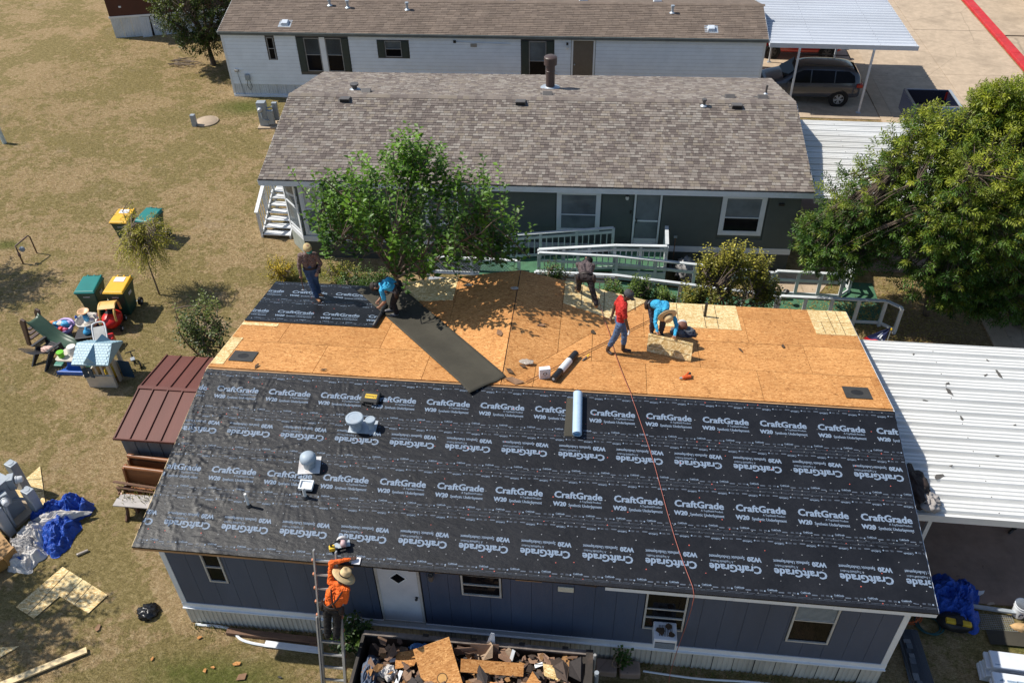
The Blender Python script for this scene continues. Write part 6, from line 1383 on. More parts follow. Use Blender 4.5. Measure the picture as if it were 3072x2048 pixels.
coil(15.92, 1.76, .25, pm('dark_teal_hose', (.015, .08, .08), .5), 'coil of dark teal hose right of the orange cable', 'hose', 2)
tb = thing('tool_bag', 'black and yellow tool bag below the blue tarp', 'tool bag', (16.42, 1.80, 0), -.15)
MB().blob((0, 0, .16), (.36, .22, .18), 31, .12, 1.5, 26, 16, flat=-.15).build('bag', BLACKP, tb, smooth=True); MB().b2((-.24, -.16, .27), (.26, -.04, .345)).build('yellow_panel', YEL, tb, bevel=.02); MB().b2((-.05, -.17, .29), (.08, -.03, .36)).build('buckle', BLACKP, tb)
GW = pm('wire_mesh_grey', (.30, .31, .31), .5, .2)
cgm = thing('wire_mesh_panel', 'folded grey wire mesh panels lying beside the tool bag', 'wire mesh', (16.75, 1.75, .05), .02)
for i in range(22): MB().b2((i*.045, 0, .0), (i*.045+.006, .36, .006)).build('wire', GW, cgm)
for j in range(9): MB().b2((0, j*.045, .006), (.96, j*.045+.006, .012)).build('wire', GW, cgm)
tag(MB().bar((16.80, 2.24, .16), (18.3, 2.12, .16), .08, .05).build('metal_channel', GALV), 'long grey metal channel in front of the white bucket', 'metal channel')
bk = thing('plastic_bucket', 'white plastic bucket with navy star mark at the right edge', 'bucket', (17.85, 2.22, .03))
MB().lathe([(.13, 0), (.155, .34), (.165, .345), (.165, .36), (.15, .36), (.145, .33), (.12, .02), (.001, .02)], (0, 0, 0), 26).build('body', WHITE, bk, autos=True); MB().lathe([(.158, .27), (.163, .275), (.163, .29), (.158, .295)], (0, 0, 0), 26, caps=False).build('ring', WHITE, bk)
sp = MB().prism([(-.05, -.05), (.05, -.05), (.05, .05), (-.05, .05)], .003, (-.03, -.146, .15), (1, .2, 0), (0, -.08, 1)).build('navy_patch', pm('navy_print', (.02, .03, .08), .5), bk)
MB().prism([((.035 if k % 2 == 0 else .015)*math.sin(k*PI/5), (.035 if k % 2 == 0 else .015)*math.cos(k*PI/5)) for k in range(10)][::-1], .003, (-.03, -.152, .15), (1, .2, 0), (0, -.08, 1)).build('star', WHITE, sp)
tag(MB().blob((17.80, 1.86, .07), (.20, .10, .07), 61, .4, 2, 18, 12).build('foam_lump', pm('tan_foam', (.50, .32, .15), .8, .2), smooth=True), 'tan lump on the ground below the white bucket', 'foam'); tag(MB().tube([(17.95, 1.75, .06), (18.05, 1.9, .10), (18.3, 1.95, .08)], .03, 8).build('orange_cable_end', ORG), 'bright orange strap at the right edge below the bucket', 'strap')
for i, (x, y, r, m, l) in enumerate(((17.15, 2.62, .17, WTRIM, 'white broken plaster piece on the shaded carport floor'), (17.35, 2.40, .12, CLEAR, 'clear plastic scrap by the channel on the carport floor'))): scrap('scrap', x, y, r, m, l, 'scrap', 500+i, lambda a, b: .03, .008, asp=.4, rz=.4)
sgl = thing('shingle_strips', 'grey shingle strips stacked in the shade right of the navy home', 'shingles', (15.2, .2, 0), .02)
for i in range(5):
    q = R_(i+9); o = MB().grid(lambda u, v: (-.02+.36*u, 1.28*v, .05+.03*i+.02*math.sin(u*6+i)), 5, 8).build('strip', pm('slate_shingle%d' % (i % 3), [(.11, .12, .135), (.055, .06, .07), (.16, .165, .175)][i % 3], .9, .25, 40, .4), sgl); o.location = (q.uniform(-.08, .10)+.03*i, q.uniform(-.1, .1), 0); o.rotation_euler = (0, 0, q.uniform(-.04, .04)); mm = o.modifiers.new('t', 'SOLIDIFY'); mm.thickness = .012
q = R_(8); y = .04
for i in range(9):
    h = q.uniform(.07, .19); x0 = .02+.05*q.random(); MB().b2((x0, y, .225+.002*i), (x0+q.uniform(.10, .14), min(y+h, 1.24), .236+.002*i)).build('tab', MATS['slate_shingle%d' % (i*2 % 3)], sgl); y += h+.006
    if y > 1.15: break
bd = thing('shingle_bundles', 'stack of shingle bundles in white printed wrapping at the bottom right', 'shingle bundles', (16.55, .0, 0), -.08)
WRAP = pm('white_wrapper', (.68, .71, .76), .4, .10, 4, .25, 20)
for k in range(7):
    q = R_(k+30)
    for c_ in range(2):
        o = MB().b2((.02, 0, 0), (.98, .36, .085)).build('bundle', WRAP, bd, bevel=.02); o.location = (q.uniform(-.05, .05)+.04*(k % 2)+c_*.0, .55*c_+q.uniform(-.04, .04)+.05, .02+k*.088); o.rotation_euler = (q.uniform(-.03, .03), q.uniform(-.02, .02), q.uniform(-.05, .05))
mb = MB(); q = R_(5)
for k in range(16):
    x, y = q.uniform(.1, .8), q.uniform(.1, .85); mb.b2((x, y, .632), (x+q.uniform(.05, .2), y+q.uniform(.01, .05), .636))
mb.build('wrapper_print', pm('wrapper_grey_print', (.25, .33, .42), .5), bd)
tag(MB().grid(lambda u, v: (17.05+1.3*u, 1.42+.34*v, .05+.02*math.sin(u*5)), 10, 3).build('felt_piece', FELT2), 'flat piece of black felt above the shingle bundles', 'felt')
# team flag on the ground rail
fg = thing('flag', 'navy, white and red folded flag on a short pole behind the carport', 'flag', (16.62, 10.12, 0))
FLN = pm('flag_navy', (.012, .018, .07), .7, .2)
def fl_(u, v): return (-.78*v+.52*u*v, -.36*v-.12*u*v, 1.42-.12*v-.10*u*v+.03*math.sin(u*9+v*3))
MB().grid(fl_, 14, 10).build('cloth', FLN, fg, smooth=True)
for i, (u0, v0) in enumerate(((.2, .35), (.5, .5), (.75, .72))): MB().grid(lambda u, v: tuple(Vector(fl_(u0+.1*u+.12*v, v0+.28*v))+Vector((0, -.012, .012))), 3, 6).build('white_stripe', WHITE, fg)
MB().grid(lambda u, v: tuple(Vector(fl_(.0+.9*u, .88+.12*v))+Vector((0, -.012, .012))), 8, 2).build('red_band', TOYR, fg)
MB().cyl((.02, -.02, -.02), (.02, -.02, 1.36), .014, None, 8).build('pole', GALV, fg); MB().lathe([(.02, 0), (.04, .03), (.02, .07), (.001, .08)], (.02, -.02, 1.36), 10).build('finial', YEL, fg)
# dark covered thing under the ramp
tag(MB().blob((11.35, 14.0, .32), (.30, .34, .36), 81, .4, 2, 26, 16, flat=-.3, ridged=True).build('covered_grill', GRT, smooth=True), 'grey tarpaulin covered heap behind the ramp rail', 'covered heap')
sn = thing('shovel', 'shovel leaning on the sage green wall right of the deck', 'shovel', (10.95, 14.35, 0)); MB().cyl((0, 0, .2), (0, .1, 1.25), .016, None, 8).build('shaft', BRW, sn); MB().box((0, .11, 1.28), (.10, .03, .08)).build('grip', GREYM, sn); MB().prism([(-.1, 0), (.1, 0), (.1, .18), (0, .26), (-.1, .18)], .01, (0, .02, .24), (1, 0, 0), (0, 0, -1)).build('blade', GREYM, sn)
sl_ = thing('solar_lamp', 'small black garden lamp on a stake inside the ramp fence', 'garden lamp', (14.35, 12.85, 0)); MB().cyl((0, 0, 0), (0, 0, .42), .012, None, 8).build('stake', BLACKP, sl_); MB().lathe([(.03, .40), (.05, .43), (.06, .52), (.10, .53), (.03, .58), (.001, .6)], (0, 0, 0), 12).build('lantern', BLACKP, sl_)
# ------------------------------------------------------------------ vehicles
def car(label, cat, loc, rz, paint, st, wheels, wr, win, extra=None, rim=GALV, name='parked_car'):
    """st: stations (x, sill z, belt z, top z, half width, half top width); lofted shell plus glass, wheels, lamps"""
    p = thing(name, label, cat, loc, rz)
    mb = MB(); n = 12; vs = []
    for x, zs, zb, zt, hw, ht in st:
        ring = [(hw*.86, zs), (hw*.97, zs+(zb-zs)*.18), (hw, zs+(zb-zs)*.55), (hw*.97, zb), (ht+(hw*.97-ht)*.1, zt-(zt-zb)*.16), (ht*.80, zt)]
        for y, z in ring: vs.append((x, -y, z))
        for y, z in ring[::-1]: vs.append((x, y, z))
    m = len(st)
    fs = [(i*n+k, (i+1)*n+k, (i+1)*n+(k+1) % n, i*n+(k+1) % n) for i in range(m-1) for k in range(n)]
    fs += [tuple(range(n)), tuple((m-1)*n+k for k in range(n))[::-1]]
    b = mb.add(vs, fs).build('body', paint, p, smooth=True)
    s = b.modifiers.new('sub', 'SUBSURF'); s.levels = 1; s.render_levels = 2
    for poly, y, tilt in win:          # side glass: polygon (x,z) at half width y, leaning in by tilt
        for sy in (-1, 1):
            z0 = min(q[1] for q in poly); P = [(x, sy*(y-(z-z0)*tilt), z) for x, z in poly]; Q = [(a, b_-sy*.02, c) for a, b_, c in P]; k = len(P)
            MB().add(P+Q, [tuple(range(k)) if sy < 0 else tuple(range(k))[::-1]] + [(i, (i+1) % k, k+(i+1) % k, k+i) for i in range(k)]).build('side_window', GLASSD, p)
    for x, y in wheels:
        for sy in (-1, 1):
            MB().cyl((x, sy*(y-.10), wr), (x, sy*(y+.012), wr), wr*1.17, None, 26).build('wheel_arch', DARK, p, autos=True)
            wv = MB().lathe([(wr*.62, -.11), (wr*.95, -.11), (wr, -.08), (wr, .08), (wr*.95, .11), (wr*.62, .11)], (x, sy*(y-.07), wr), 28, R=Matrix.Rotation(PI/2, 3, 'X'), caps=False).build('wheel', TYRE, p, smooth=False)
            rm = MB().cyl((x, sy*(y-.10), wr), (x, sy*(y+.0), wr), wr*.60, None, 22).build('rim', DARK, wv, autos=True)
            sp = MB()
            for k in range(10):
                a = k*PI/5+(.12 if k % 2 else -.12); sp.bar((x, sy*(y+.014), wr), (x+wr*.6*math.cos(a), sy*(y+.014), wr+wr*.6*math.sin(a)), .05 if 0 else .045, .02, (0, 1, 0))
            sp.lathe([(wr*.57, -.012), (wr*.63, -.012), (wr*.63, .012), (wr*.57, .012)], (x, sy*(y+.014), wr), 24, R=Matrix.Rotation(PI/2, 3, 'X'), caps=False).cyl((x, sy*(y+.0), wr), (x, sy*(y+.03), wr), wr*.15, None, 10).build('spokes', rim, wv)
    for sy in (-1, 1):
        for x in (.45, -.45): MB().box((x-.2, sy*(st[m//2][4]*.985), st[m//2][2]-.12), (.20, .04, .035)).build('door_handle', paint, p, bevel=.01)
        MB().box((.95, sy*(st[m//2][4]+.10), st[m//2][2]+.05), (.14, .20, .14)).build('mirror', paint, p, bevel=.03)
    return p
def lamp(p, pos, dim, mat, name): MB().box(pos, dim).build(name, mat, p, bevel=.03)
def paintm(n, c, r=.25):
    m = pm(n, c, r, .06, 2, 0, spec=.6); m.node_tree.nodes['Principled BSDF'].inputs['Coat Weight'].default_value = .6; m.node_tree.nodes['Principled BSDF'].inputs['Coat Roughness'].default_value = .08; return m
GREYP = paintm('grey_car_paint', (.052, .060, .078)); REDP = paintm('red_car_paint', (.42, .012, .010)); NAVP = paintm('dark_navy_car_paint', (.012, .016, .035))
TAIL = pm('red_lamp', (.40, .02, .015), .2, .1); HEAD = pm('headlamp', (.75, .72, .65), .12, .1)
suv = [(-2.20, .42, .80, .90, .72, .66), (-2.12, .33, .98, 1.36, .86, .62), (-1.75, .30, 1.03, 1.63, .90, .62), (-1.0, .30, 1.02, 1.68, .905, .64), (0, .30, 1.01, 1.69, .905, .65), (.55, .30, 1.0, 1.60, .905, .62), (1.05, .30, .99, 1.20, .90, .70), (1.4, .30, .97, 1.06, .895, .76), (1.95, .34, .88, .96, .84, .70), (2.18, .42, .70, .78, .70, .58)]
sw = [([(-1.86, 1.08), (-1.02, 1.05), (-1.02, 1.50), (-1.55, 1.50), (-1.80, 1.34)], .885, .42), ([(-.97, 1.05), (-.02, 1.04), (-.02, 1.52), (-.97, 1.51)], .885, .42), ([(.03, 1.04), (.98, 1.03), (.62, 1.40), (.38, 1.50), (.03, 1.52)], .885, .42)]
c1 = car('dark grey suv parked nose-in under the grey carport', 'car', (17.22, 28.35, .03), PI, GREYP, suv, [(-1.30, .88), (1.33, .88)], .35, sw)
MB().add([(1.16, -.70, 1.16), (1.16, .70, 1.16), (.58, .58, 1.605), (.58, -.58, 1.605)], [(0, 1, 2, 3)]).build('windscreen', GLASSD, c1); MB().add([(-2.16, .66, 1.06), (-2.16, -.66, 1.06), (-1.86, -.56, 1.58), (-1.86, .56, 1.58)], [(0, 1, 2, 3)]).build('rear_window', GLASSD, c1)
for sy in (-1, 1): lamp(c1, (-2.08, sy*.76, .94), (.26, .26, .16), TAIL, 'tail_lamp'); lamp(c1, (2.0, sy*.68, .80), (.30, .26, .12), HEAD, 'headlamp'); MB().bar((-1.7, sy*.60, 1.70), (.4, sy*.62, 1.72), .03, .03).build('roof_rail', BLACKP, c1)
hat_ = [(-2.05, .40, .80, .92, .70, .62), (-1.98, .28, .92, 1.20, .84, .60), (-1.55, .26, .95, 1.42, .87, .58), (-.6, .26, .94, 1.47, .875, .60), (.1, .26, .93, 1.42, .875, .59), (.8, .26, .91, 1.08, .87, .66), (1.2, .26, .89, .97, .865, .72), (1.85, .30, .76, .84, .80, .64), (2.08, .38, .62, .68, .66, .54)]
hw_ = [([(-1.62, .99), (-.72, .98), (-.72, 1.34), (-1.4, 1.30)], .855, .45), ([(-.66, .98), (.72, .96), (.30, 1.26), (-.1, 1.35), (-.66, 1.35)], .855, .45)]
c2 = car('bright red hatchback parked beyond the grey suv', 'car', (17.62, 33.6, .03), 0, REDP, hat_, [(-1.28, .85), (1.30, .85)], .34, hw_, rim=GREYD)
for sy in (-1, 1): lamp(c2, (1.96, sy*.64, .70), (.28, .26, .14), HEAD, 'headlamp'); lamp(c2, (-1.98, sy*.70, .88), (.14, .2, .16), TAIL, 'tail_lamp')
MB().add([(.95, -.66, 1.02), (.95, .66, 1.02), (.22, .54, 1.40), (.22, -.54, 1.40)], [(0, 1, 2, 3)]).build('windscreen', GLASSD, c2)
c3 = car('dark car at the right edge whose front wheel shows below the big tree', 'car', (21.88, 13.85, .04), -PI/2, NAVP, hat_, [(-1.28, .85), (1.30, .85)], .34, hw_)
for sy in (-1, 1): lamp(c3, (1.96, sy*.64, .70), (.28, .26, .14), HEAD, 'headlamp')
pk = thing('pickup_truck', 'dark navy pickup truck with open bed behind the big tree', 'truck', (21.72, 23.75, .04), -PI/2)
cabst = [(-.55, .45, 1.05, 1.15, .86, .72), (-.45, .42, 1.12, 1.72, .90, .66), (.2, .42, 1.12, 1.80, .90, .68), (.9, .42, 1.10, 1.70, .90, .66), (1.35, .42, 1.08, 1.20, .90, .74), (2.2, .42, 1.02, 1.10, .88, .76), (2.6, .48, .86, .94, .76, .62)]
vs = []; mb = MB()
for x, zs, zb, zt, hw, ht in cabst:
    ring = [(hw*.9, zs), (hw, zs+(zb-zs)*.4), (hw*.98, zb), (ht, zt-.06), (ht*.85, zt)]
    vs += [(x, -y, z) for y, z in ring] + [(x, y, z) for y, z in ring[::-1]]
m = len(cabst); mb.add(vs, [(i*10+k, (i+1)*10+k, (i+1)*10+(k+1) % 10, i*10+(k+1) % 10) for i in range(m-1) for k in range(10)] + [tuple(range(10)), tuple((m-1)*10+k for k in range(10))[::-1]])
b = mb.build('cab', NAVP, pk, smooth=True); s = b.modifiers.new('s', 'SUBSURF'); s.levels = 1
for sy in (-1, 1):
    MB().b2((-2.75, sy*.90-.04, .45), (-.58, sy*.90+.04, 1.30)).build('bed_side', NAVP, pk, bevel=.03); MB().b2((-2.70, sy*.89-.05, 1.30), (-.6, sy*.89+.05, 1.33)).build('bed_rail', GREYM if sy > 0 else BLACKP, pk)
    MB().add([(-.42, sy*.865, 1.16), (1.05, sy*.865, 1.14), (.75, sy*.72, 1.66), (-.36, sy*.72, 1.68)], [(0, 1, 2, 3)]).build('side_window', GLASSD, pk); lamp(pk, (-2.74, sy*.84, 1.05), (.10, .14, .36), TAIL, 'tail_lamp')
    for x in (-1.75, 1.75):
        wv = MB().cyl((x, sy*.68, .38), (x, sy*.93, .38), .38, None, 24).build('wheel', TYRE, pk, autos=True); MB().cyl((x, sy*.93, .38), (x, sy*.94, .38), .22, None, 18).build('rim', GALV, wv)
MB().b2((-2.78, -.86, .55), (-2.70, .86, 1.30)).build('tailgate', NAVP, pk, bevel=.02); MB().b2((-2.70, -.86, .62), (-.6, .86, .70)).build('bed_floor', DARK, pk); MB().b2((-2.80, -.30, .95), (-2.782, .30, 1.10)).build('tailgate_mark', TAIL, pk); MB().b2((-.62, -.86, .7), (-.58, .86, 1.30)).build('bed_front', BLACKP, pk); MB().b2((-2.88, -.88, .42), (-2.78, .88, .58)).build('bumper', GALV, pk)

# ------------------------------------------------------------------ people
SKINB = pm('dark_brown_skin', (.085, .042, .026), .5, .1); SKINT = pm('tan_skin', (.36, .19, .12), .5, .1)
JEAN = pm('blue_jeans', (.075, .125, .23), .85, .25, 9, .5, 60); JEAND = pm('dark_jeans', (.045, .085, .17), .85, .35, 7, .5, 60); BLKT = pm('black_trousers', (.010, .009, .010), .85, .3, 8, .5, 60); BRNT = pm('dark_brown_trousers', (.026, .018, .018), .85, .3, 8, .5, 60)
REDS = pm('red_shirt', (.52, .022, .016), .8, .12, 9, 1.0, 14, bdist=.05); AQUA = pm('aqua_blue_shirt', (.035, .36, .62), .8, .12, 9, 1.0, 14, bdist=.05); ORGS = pm('orange_hi_vis_shirt', (.85, .14, .012), .75, .08, 9, 1.0, 14, bdist=.05)
def camo_mat(n, a, b, c):
    m, t, p = newmat(n, .85); P = coords(t, 'Pos'); x = noise(t, P, 28, 4, .7)
    t.links.new(ramp(t, x, [(.36, a), (.46, b), (.54, a), (.60, c)], 'CONSTANT'), p.inputs['Base Color']); bump(t, p, noise(t, P, 20, 3), .5, .03); return m
CAMOA = camo_mat('brown_camo_cloth', (.10, .055, .048), (.24, .17, .15), (.045, .028, .025)); CAMOB = camo_mat('dark_camo_cloth', (.055, .040, .042), (.15, .11, .11), (.025, .018, .02))
BOOTT = pm('tan_boot', (.34, .16, .07), .7, .15); BOOTB = pm('brown_boot', (.06, .04, .032), .6, .2); SHOEG = pm('grey_trainer', (.16, .16, .17), .6, .35, 30); GLOVE = pm('white_glove', (.60, .58, .56), .8, .15); LEATH = pm('dark_leather', (.025, .014, .012), .6, .3); STRAW = pm('straw', (.66, .48, .25), .7, .22, 40, .6, 90, stretch=(1, 1, 3)); HAIR = pm('black_hair', (.012, .010, .010), .6)
def capsule(mb, a, b, ra, rb, n=12):
    a, b = Vector(a), Vector(b); d = b-a; L = d.length
    if L < 1e-5: d = Vector((0, 0, 1)); L = 1e-4; b = a+d*L
    d.normalize(); pts = []; rs = []
    for k in range(5): t = PI/2*k/4; pts.append(a-d*ra*math.cos(t)); rs.append(max(.0008, ra*math.sin(t)))
    for k in range(5): t = PI/2*k/4; pts.append(b+d*rb*math.sin(t)); rs.append(max(.0008, rb*math.cos(t)))
    mb.tube(pts, rs, n)
def person(label, J, M_, voxel=.0105, group='roofing workers', loose=.012, short=False, fingers=(.5, .5), boots=.0):
    J = {k: Vector(v) for k, v in J.items()}
    o0 = (J['anL']+J['anR'])/2
    root = thing('person', label, 'person', (o0.x, o0.y, min(J['anL'].z, J['anR'].z)-.09), 0, group)
    caps = []
    def cp(a, b, ra, rb, l): caps.append((Vector(a), Vector(b), ra, rb, l))
    pel, ch, nk, hd = J['pel'], J['ch'], J['nk'], J['hd']
    ax = (J['shR']-J['shL']).normalized(); up = (ch-pel).normalized(); fw = up.cross(ax)*-1
    hip = (J['hiR']-J['hiL']).normalized() if 'hiL' in J else ax
    hl, hr = pel-hip*.095, pel+hip*.095
    if (hl-J['knL']).length > (hr-J['knL']).length: hl, hr = hr, hl
    cp(hl, hr, .105, .105, 'pants'); cp(pel+up*.02, pel+up*.10, .115, .12, 'pants')
    for s in (-1, 1):
        cp(pel+ax*s*.06+up*.12, ch+ax*s*.085, .105, .115, 'shirt'); cp(ch+ax*s*.08, nk-up*.07+ax*s*.05, .115, .08, 'shirt')
    cp(J['shL'], J['shR'], .068, .068, 'shirt'); cp(nk-up*.06, nk-up*.0, .075, .062, 'shirt')
    cp(nk-up*.02, hd, .056, .056, 'skin')
    hu = (hd-nk).normalized(); hf = J['look'].normalized()
    cp(hd-hu*.035+hf*.018, hd+hu*.055-hf*.008, .078, .092, 'skin'); cp(hd+hf*.085-hu*.02, hd+hf*.11-hu*.03, .016, .014, 'skin')   # skull and nose
    cp(hd-hu*.075+hf*.05, hd-hu*.06+hf*.065, .038, .034, 'skin')                                                                # chin
    cp(hd-hf*.03+hu*.0, hd-hf*.045+hu*.05, .082, .085, 'hair')
    sd = hu.cross(hf).normalized()
    for s in (-1, 1): cp(hd+sd*s*.088-hu*.01, hd+sd*s*.096+hu*.015, .018, .018, 'skin')
    for S, h in (('L', hl), ('R', hr)):
        kn, an, to = J['kn'+S], J['an'+S], J['to'+S]
        cp(h, kn, .092+loose*.5, .066+loose*.6, 'pants'); bt = kn.lerp(an, .62 if boots else .93)
        cp(kn, bt, .064+loose, .054+loose, 'pants'); cp(bt, an, (.056 if boots else .04), .046, 'shoe'); cp(an-Vector((0, 0, .02)), an-Vector((0, 0, .045)), .045, .04, 'shoe')
        cp(an-Vector((0, 0, .05)), to-Vector((0, 0, .0)), .042, .036, 'shoe')
        sh, el, ha = J['sh'+S], J['el'+S], J['ha'+S]
        if short:
            mid = sh.lerp(el, .72); cp(sh, mid, .064, .060, 'shirt'); cp(mid, el, .044, .040, 'skin'); cp(el, ha, .042, .030, 'skin')
        else: cp(sh, el, .062, .050, 'shirt'); cp(el, ha, .050, .036, 'shirt')
        d = (ha-el).normalized(); hand = 'glove' if (M_.get('glove') and S == M_.get('gside', 'R')) else 'skin'
        q = J.get('pn'+S, fw).copy(); q = (q-d*q.dot(d)); q = q.normalized() if q.length > 1e-3 else d.orthogonal().normalized()
        tside = d.cross(q).normalized()*(1 if S == 'L' else -1)
        pc = ha+d*.055; 
        for k in (-1, 0, 1): cp(ha+d*.01+tside*k*.018, pc+tside*k*.024, .018, .016, hand)
        cu = fingers[0 if S == 'L' else 1]
        for k, ln in enumerate((.030, .034, .032, .025)):
            b0_ = pc+tside*(.03-.02*k)+d*.012; d1 = (d*math.cos(cu)+q*math.sin(cu)); d2 = (d*math.cos(cu*2)+q*math.sin(cu*2))
            cp(b0_, b0_+d1*ln*1.2, .0115, .011, hand); cp(b0_+d1*ln*1.2, b0_+d1*ln*1.2+d2*ln, .011, .0095, hand)
        tb_ = ha+d*.025+tside*.028; cp(tb_, tb_+(d*.6+tside*.6+q*.4).normalized()*.035, .0135, .012, hand); cp(tb_+(d*.6+tside*.6+q*.4).normalized()*.035, tb_+(d*.6+tside*.6+q*.4).normalized()*.035+(d*.9+q*.4).normalized()*.028, .012, .010, hand)
    mb = MB()
    for a, b_, ra, rb, l in caps: capsule(mb, a-root.location, b_-root.location, ra, rb)
    tmp = mb.build('tmp', SKINT); r = tmp.modifiers.new('r', 'REMESH'); r.mode = 'VOXEL'; r.voxel_size = voxel; r.use_smooth_shade = True
    s = tmp.modifiers.new('s', 'SMOOTH'); s.factor = .5; s.iterations = 3
    dg = bpy.context.evaluated_depsgraph_get(); me = bpy.data.meshes.new_from_object(tmp.evaluated_get(dg)); bpy.data.objects.remove(tmp)
    me.name = 'body'; me.materials.clear(); order = ['skin', 'shirt', 'pants', 'shoe', 'hair', 'glove']
    for k in order: me.materials.append(M_.get(k) or M_['skin'])
    n = len(me.polygons); cen = np.empty(n*3, np.float32); me.polygons.foreach_get('center', cen); cen = cen.reshape(-1, 3)+np.array(root.location, np.float32)
    best = np.full(n, 1e9); lab = np.zeros(n, np.int32)
    for a, b_, ra, rb, l in caps:
        A = np.array(a); D = np.array(b_)-A; t = np.clip(((cen-A)@D)/(D@D+1e-9), 0, 1); ds = np.linalg.norm(cen-A-t[:, None]*D, axis=1)-(ra+(rb-ra)*t)
        m_ = ds < best; best[m_] = ds[m_]; lab[m_] = order.index(l)
    me.polygons.foreach_set('material_index', lab); me.polygons.foreach_set('use_smooth', np.ones(n, bool)); me.update()
    nv_ = len(me.vertices); co = np.empty(nv_*3, np.float32); no = np.empty(nv_*3, np.float32); me.vertices.foreach_get('co', co); me.vertices.foreach_get('normal', no)
    co = co.reshape(-1, 3); no = no.reshape(-1, 3); lt0 = np.empty(n, np.int32); me.polygons.foreach_get('loop_total', lt0); lv = np.empty(len(me.loops), np.int32); me.loops.foreach_get('vertex_index', lv)
    cloth_v = np.unique(lv[np.isin(np.repeat(lab, lt0), (1, 2))]); sd_ = len(label)*1.7      # cloth gets shallow sharp creases
    h = np.array([abs(mnoise.noise((q[0]*11+sd_, q[1]*11, q[2]*17))) + .5*abs(mnoise.noise((q[0]*22, q[1]*22+sd_, q[2]*30))) for q in co[cloth_v].tolist()])
    co[cloth_v] += no[cloth_v]*(.006-.024*h)[:, None]; me.vertices.foreach_set('co', co.ravel()); me.update()
    o = bpy.data.objects.new('body', me); C.objects.link(o); o.parent = root
    for s in (-1, 1):
        e = hd+hf*.083+sd*s*.032+hu*.012-root.location; MB().lathe([(.001, -.012), (.010, -.006), (.012, 0), (.010, .006), (.001, .012)], e, 8).build('eye', HAIR, root, smooth=True)
    return root, (hd, hu, hf, sd)
def rel(root, v): return Vector(v)-Vector(root.location)
def frame(hu, hf):
    x = hf.cross(hu).normalized(); y = hu.cross(x).normalized(); return Matrix((x, y, hu)).transposed()
def straw_hat(root, H, r=.235, dz=.07):
    hd, hu, hf, sd = H; R = frame(hu, hf); c = rel(root, hd+hu*dz)
    h = MB().lathe([(.10, .0), (r*.7, -.012), (r, -.03+.0), (r, -.038), (r*.7, -.022), (.102, -.012)], c, 32, R=R, caps=False).build('straw_hat', STRAW, root, smooth=True)
    MB().lathe([(.112, -.015), (.110, .05), (.098, .10), (.075, .115), (.04, .108), (.001, .10)], c, 26, R=R, sx=.92, sy=1.1, caps=False).build('crown', STRAW, h, smooth=True); MB().lathe([(.114, -.005), (.113, .02)], c, 26, R=R, sx=.93, sy=1.11, caps=False).build('hat_band', LEATH, h)
def cap_(root, H, mat, brimm=None, dz=.045):
    hd, hu, hf, sd = H; R = frame(hu, hf); c = rel(root, hd+hu*dz-hf*.01)
    h = MB().lathe([(.108, -.02), (.107, .02), (.095, .065), (.06, .09), (.001, .097)], c, 24, R=R, sx=.95, sy=1.1, caps=False).build('cap', mat, root, smooth=True)
    v = MB().grid(lambda u, w_: tuple(c + R @ Vector(((u-.5)*.17*(1-.25*w_), .095+w_*.085*(1-(2*u-1)**2*.5), .0-.014*w_-.03*(2*u-1)**2))), 10, 5).build('visor', brimm or mat, h, smooth=True); q = v.modifiers.new('t', 'SOLIDIFY'); q.thickness = .006
def belt(root, pel, ax, up, sides=(1, -1), mat=LEATH, front=None):
    c = rel(root, pel+up*.09); y = up.cross(ax).normalized(); R = Matrix((ax, y, up)).transposed()
    b = MB().lathe([(.182, -.03), (.186, 0), (.182, .03), (.172, .03), (.172, -.03)], c, 26, R=R, sx=1.0, sy=.74, caps=False).build('tool_belt', mat, root, smooth=True)
    for s in sides:
        p_ = c+ax*s*.19-up*.10
        MB().blob(p_, (.06, .09, .13), 3+s, .18, 2, 16, 12).build('tool_pouch', mat, b, smooth=True); MB().tube([p_+up*.05, p_+up*.16+y*.04], .012, 6).build('tool_handle', GREYM, b)
V = Vector
J = dict(pel=(9.08, 5.95, 4.43), ch=(9.09, 5.96, 4.80), nk=(9.13, 5.96, 5.03), hd=(9.21, 5.95, 5.165), shL=(9.06, 6.12, 4.965), shR=(9.13, 5.79, 4.945), elL=(8.95, 6.17, 4.70), haL=(8.90, 6.10, 4.47), elR=(9.19, 5.72, 4.67), haR=(9.27, 5.70, 4.42), hiL=(9.07, 6.05, 4.4), hiR=(9.09, 5.85, 4.4), knL=(9.21, 6.0, 4.05), anL=(9.20, 5.96, 3.66), toL=(9.36, 5.95, 3.60), knR=(8.99, 5.86, 4.05), anR=(8.85, 5.88, 3.67), toR=(8.94, 5.80, 3.60), look=(.8, -.35, -.35))
p, H = person('worker in red t-shirt and blue jeans standing on the bare boards', J, dict(skin=SKINB, shirt=REDS, pants=JEAN, shoe=BOOTB, hair=HAIR, glove=GLOVE, gside='R'), short=True, boots=1)
cap_(p, H, pm('charcoal_cap', (.05, .05, .055), .8, .3, 20))
J = dict(pel=(9.90, 6.98, 4.18), ch=(10.02, 6.74, 4.36), nk=(10.10, 6.55, 4.37), hd=(10.14, 6.44, 4.33), shL=(10.29, 6.58, 4.24), shR=(9.93, 6.60, 4.27), elL=(10.38, 6.33, 4.12), haL=(10.34, 6.09, 4.02), elR=(9.90, 6.42, 4.10), haR=(9.95, 6.24, 3.98), hiL=(10.0, 6.96, 4.15), hiR=(9.80, 6.97, 4.16), knL=(10.12, 6.86, 3.80), anL=(10.11, 6.90, 3.47), toL=(10.15, 6.76, 3.43), knR=(9.88, 6.83, 3.80), anR=(9.88, 6.90, 3.47), toR=(9.90, 6.76, 3.43), look=(.15, -.75, -.65))
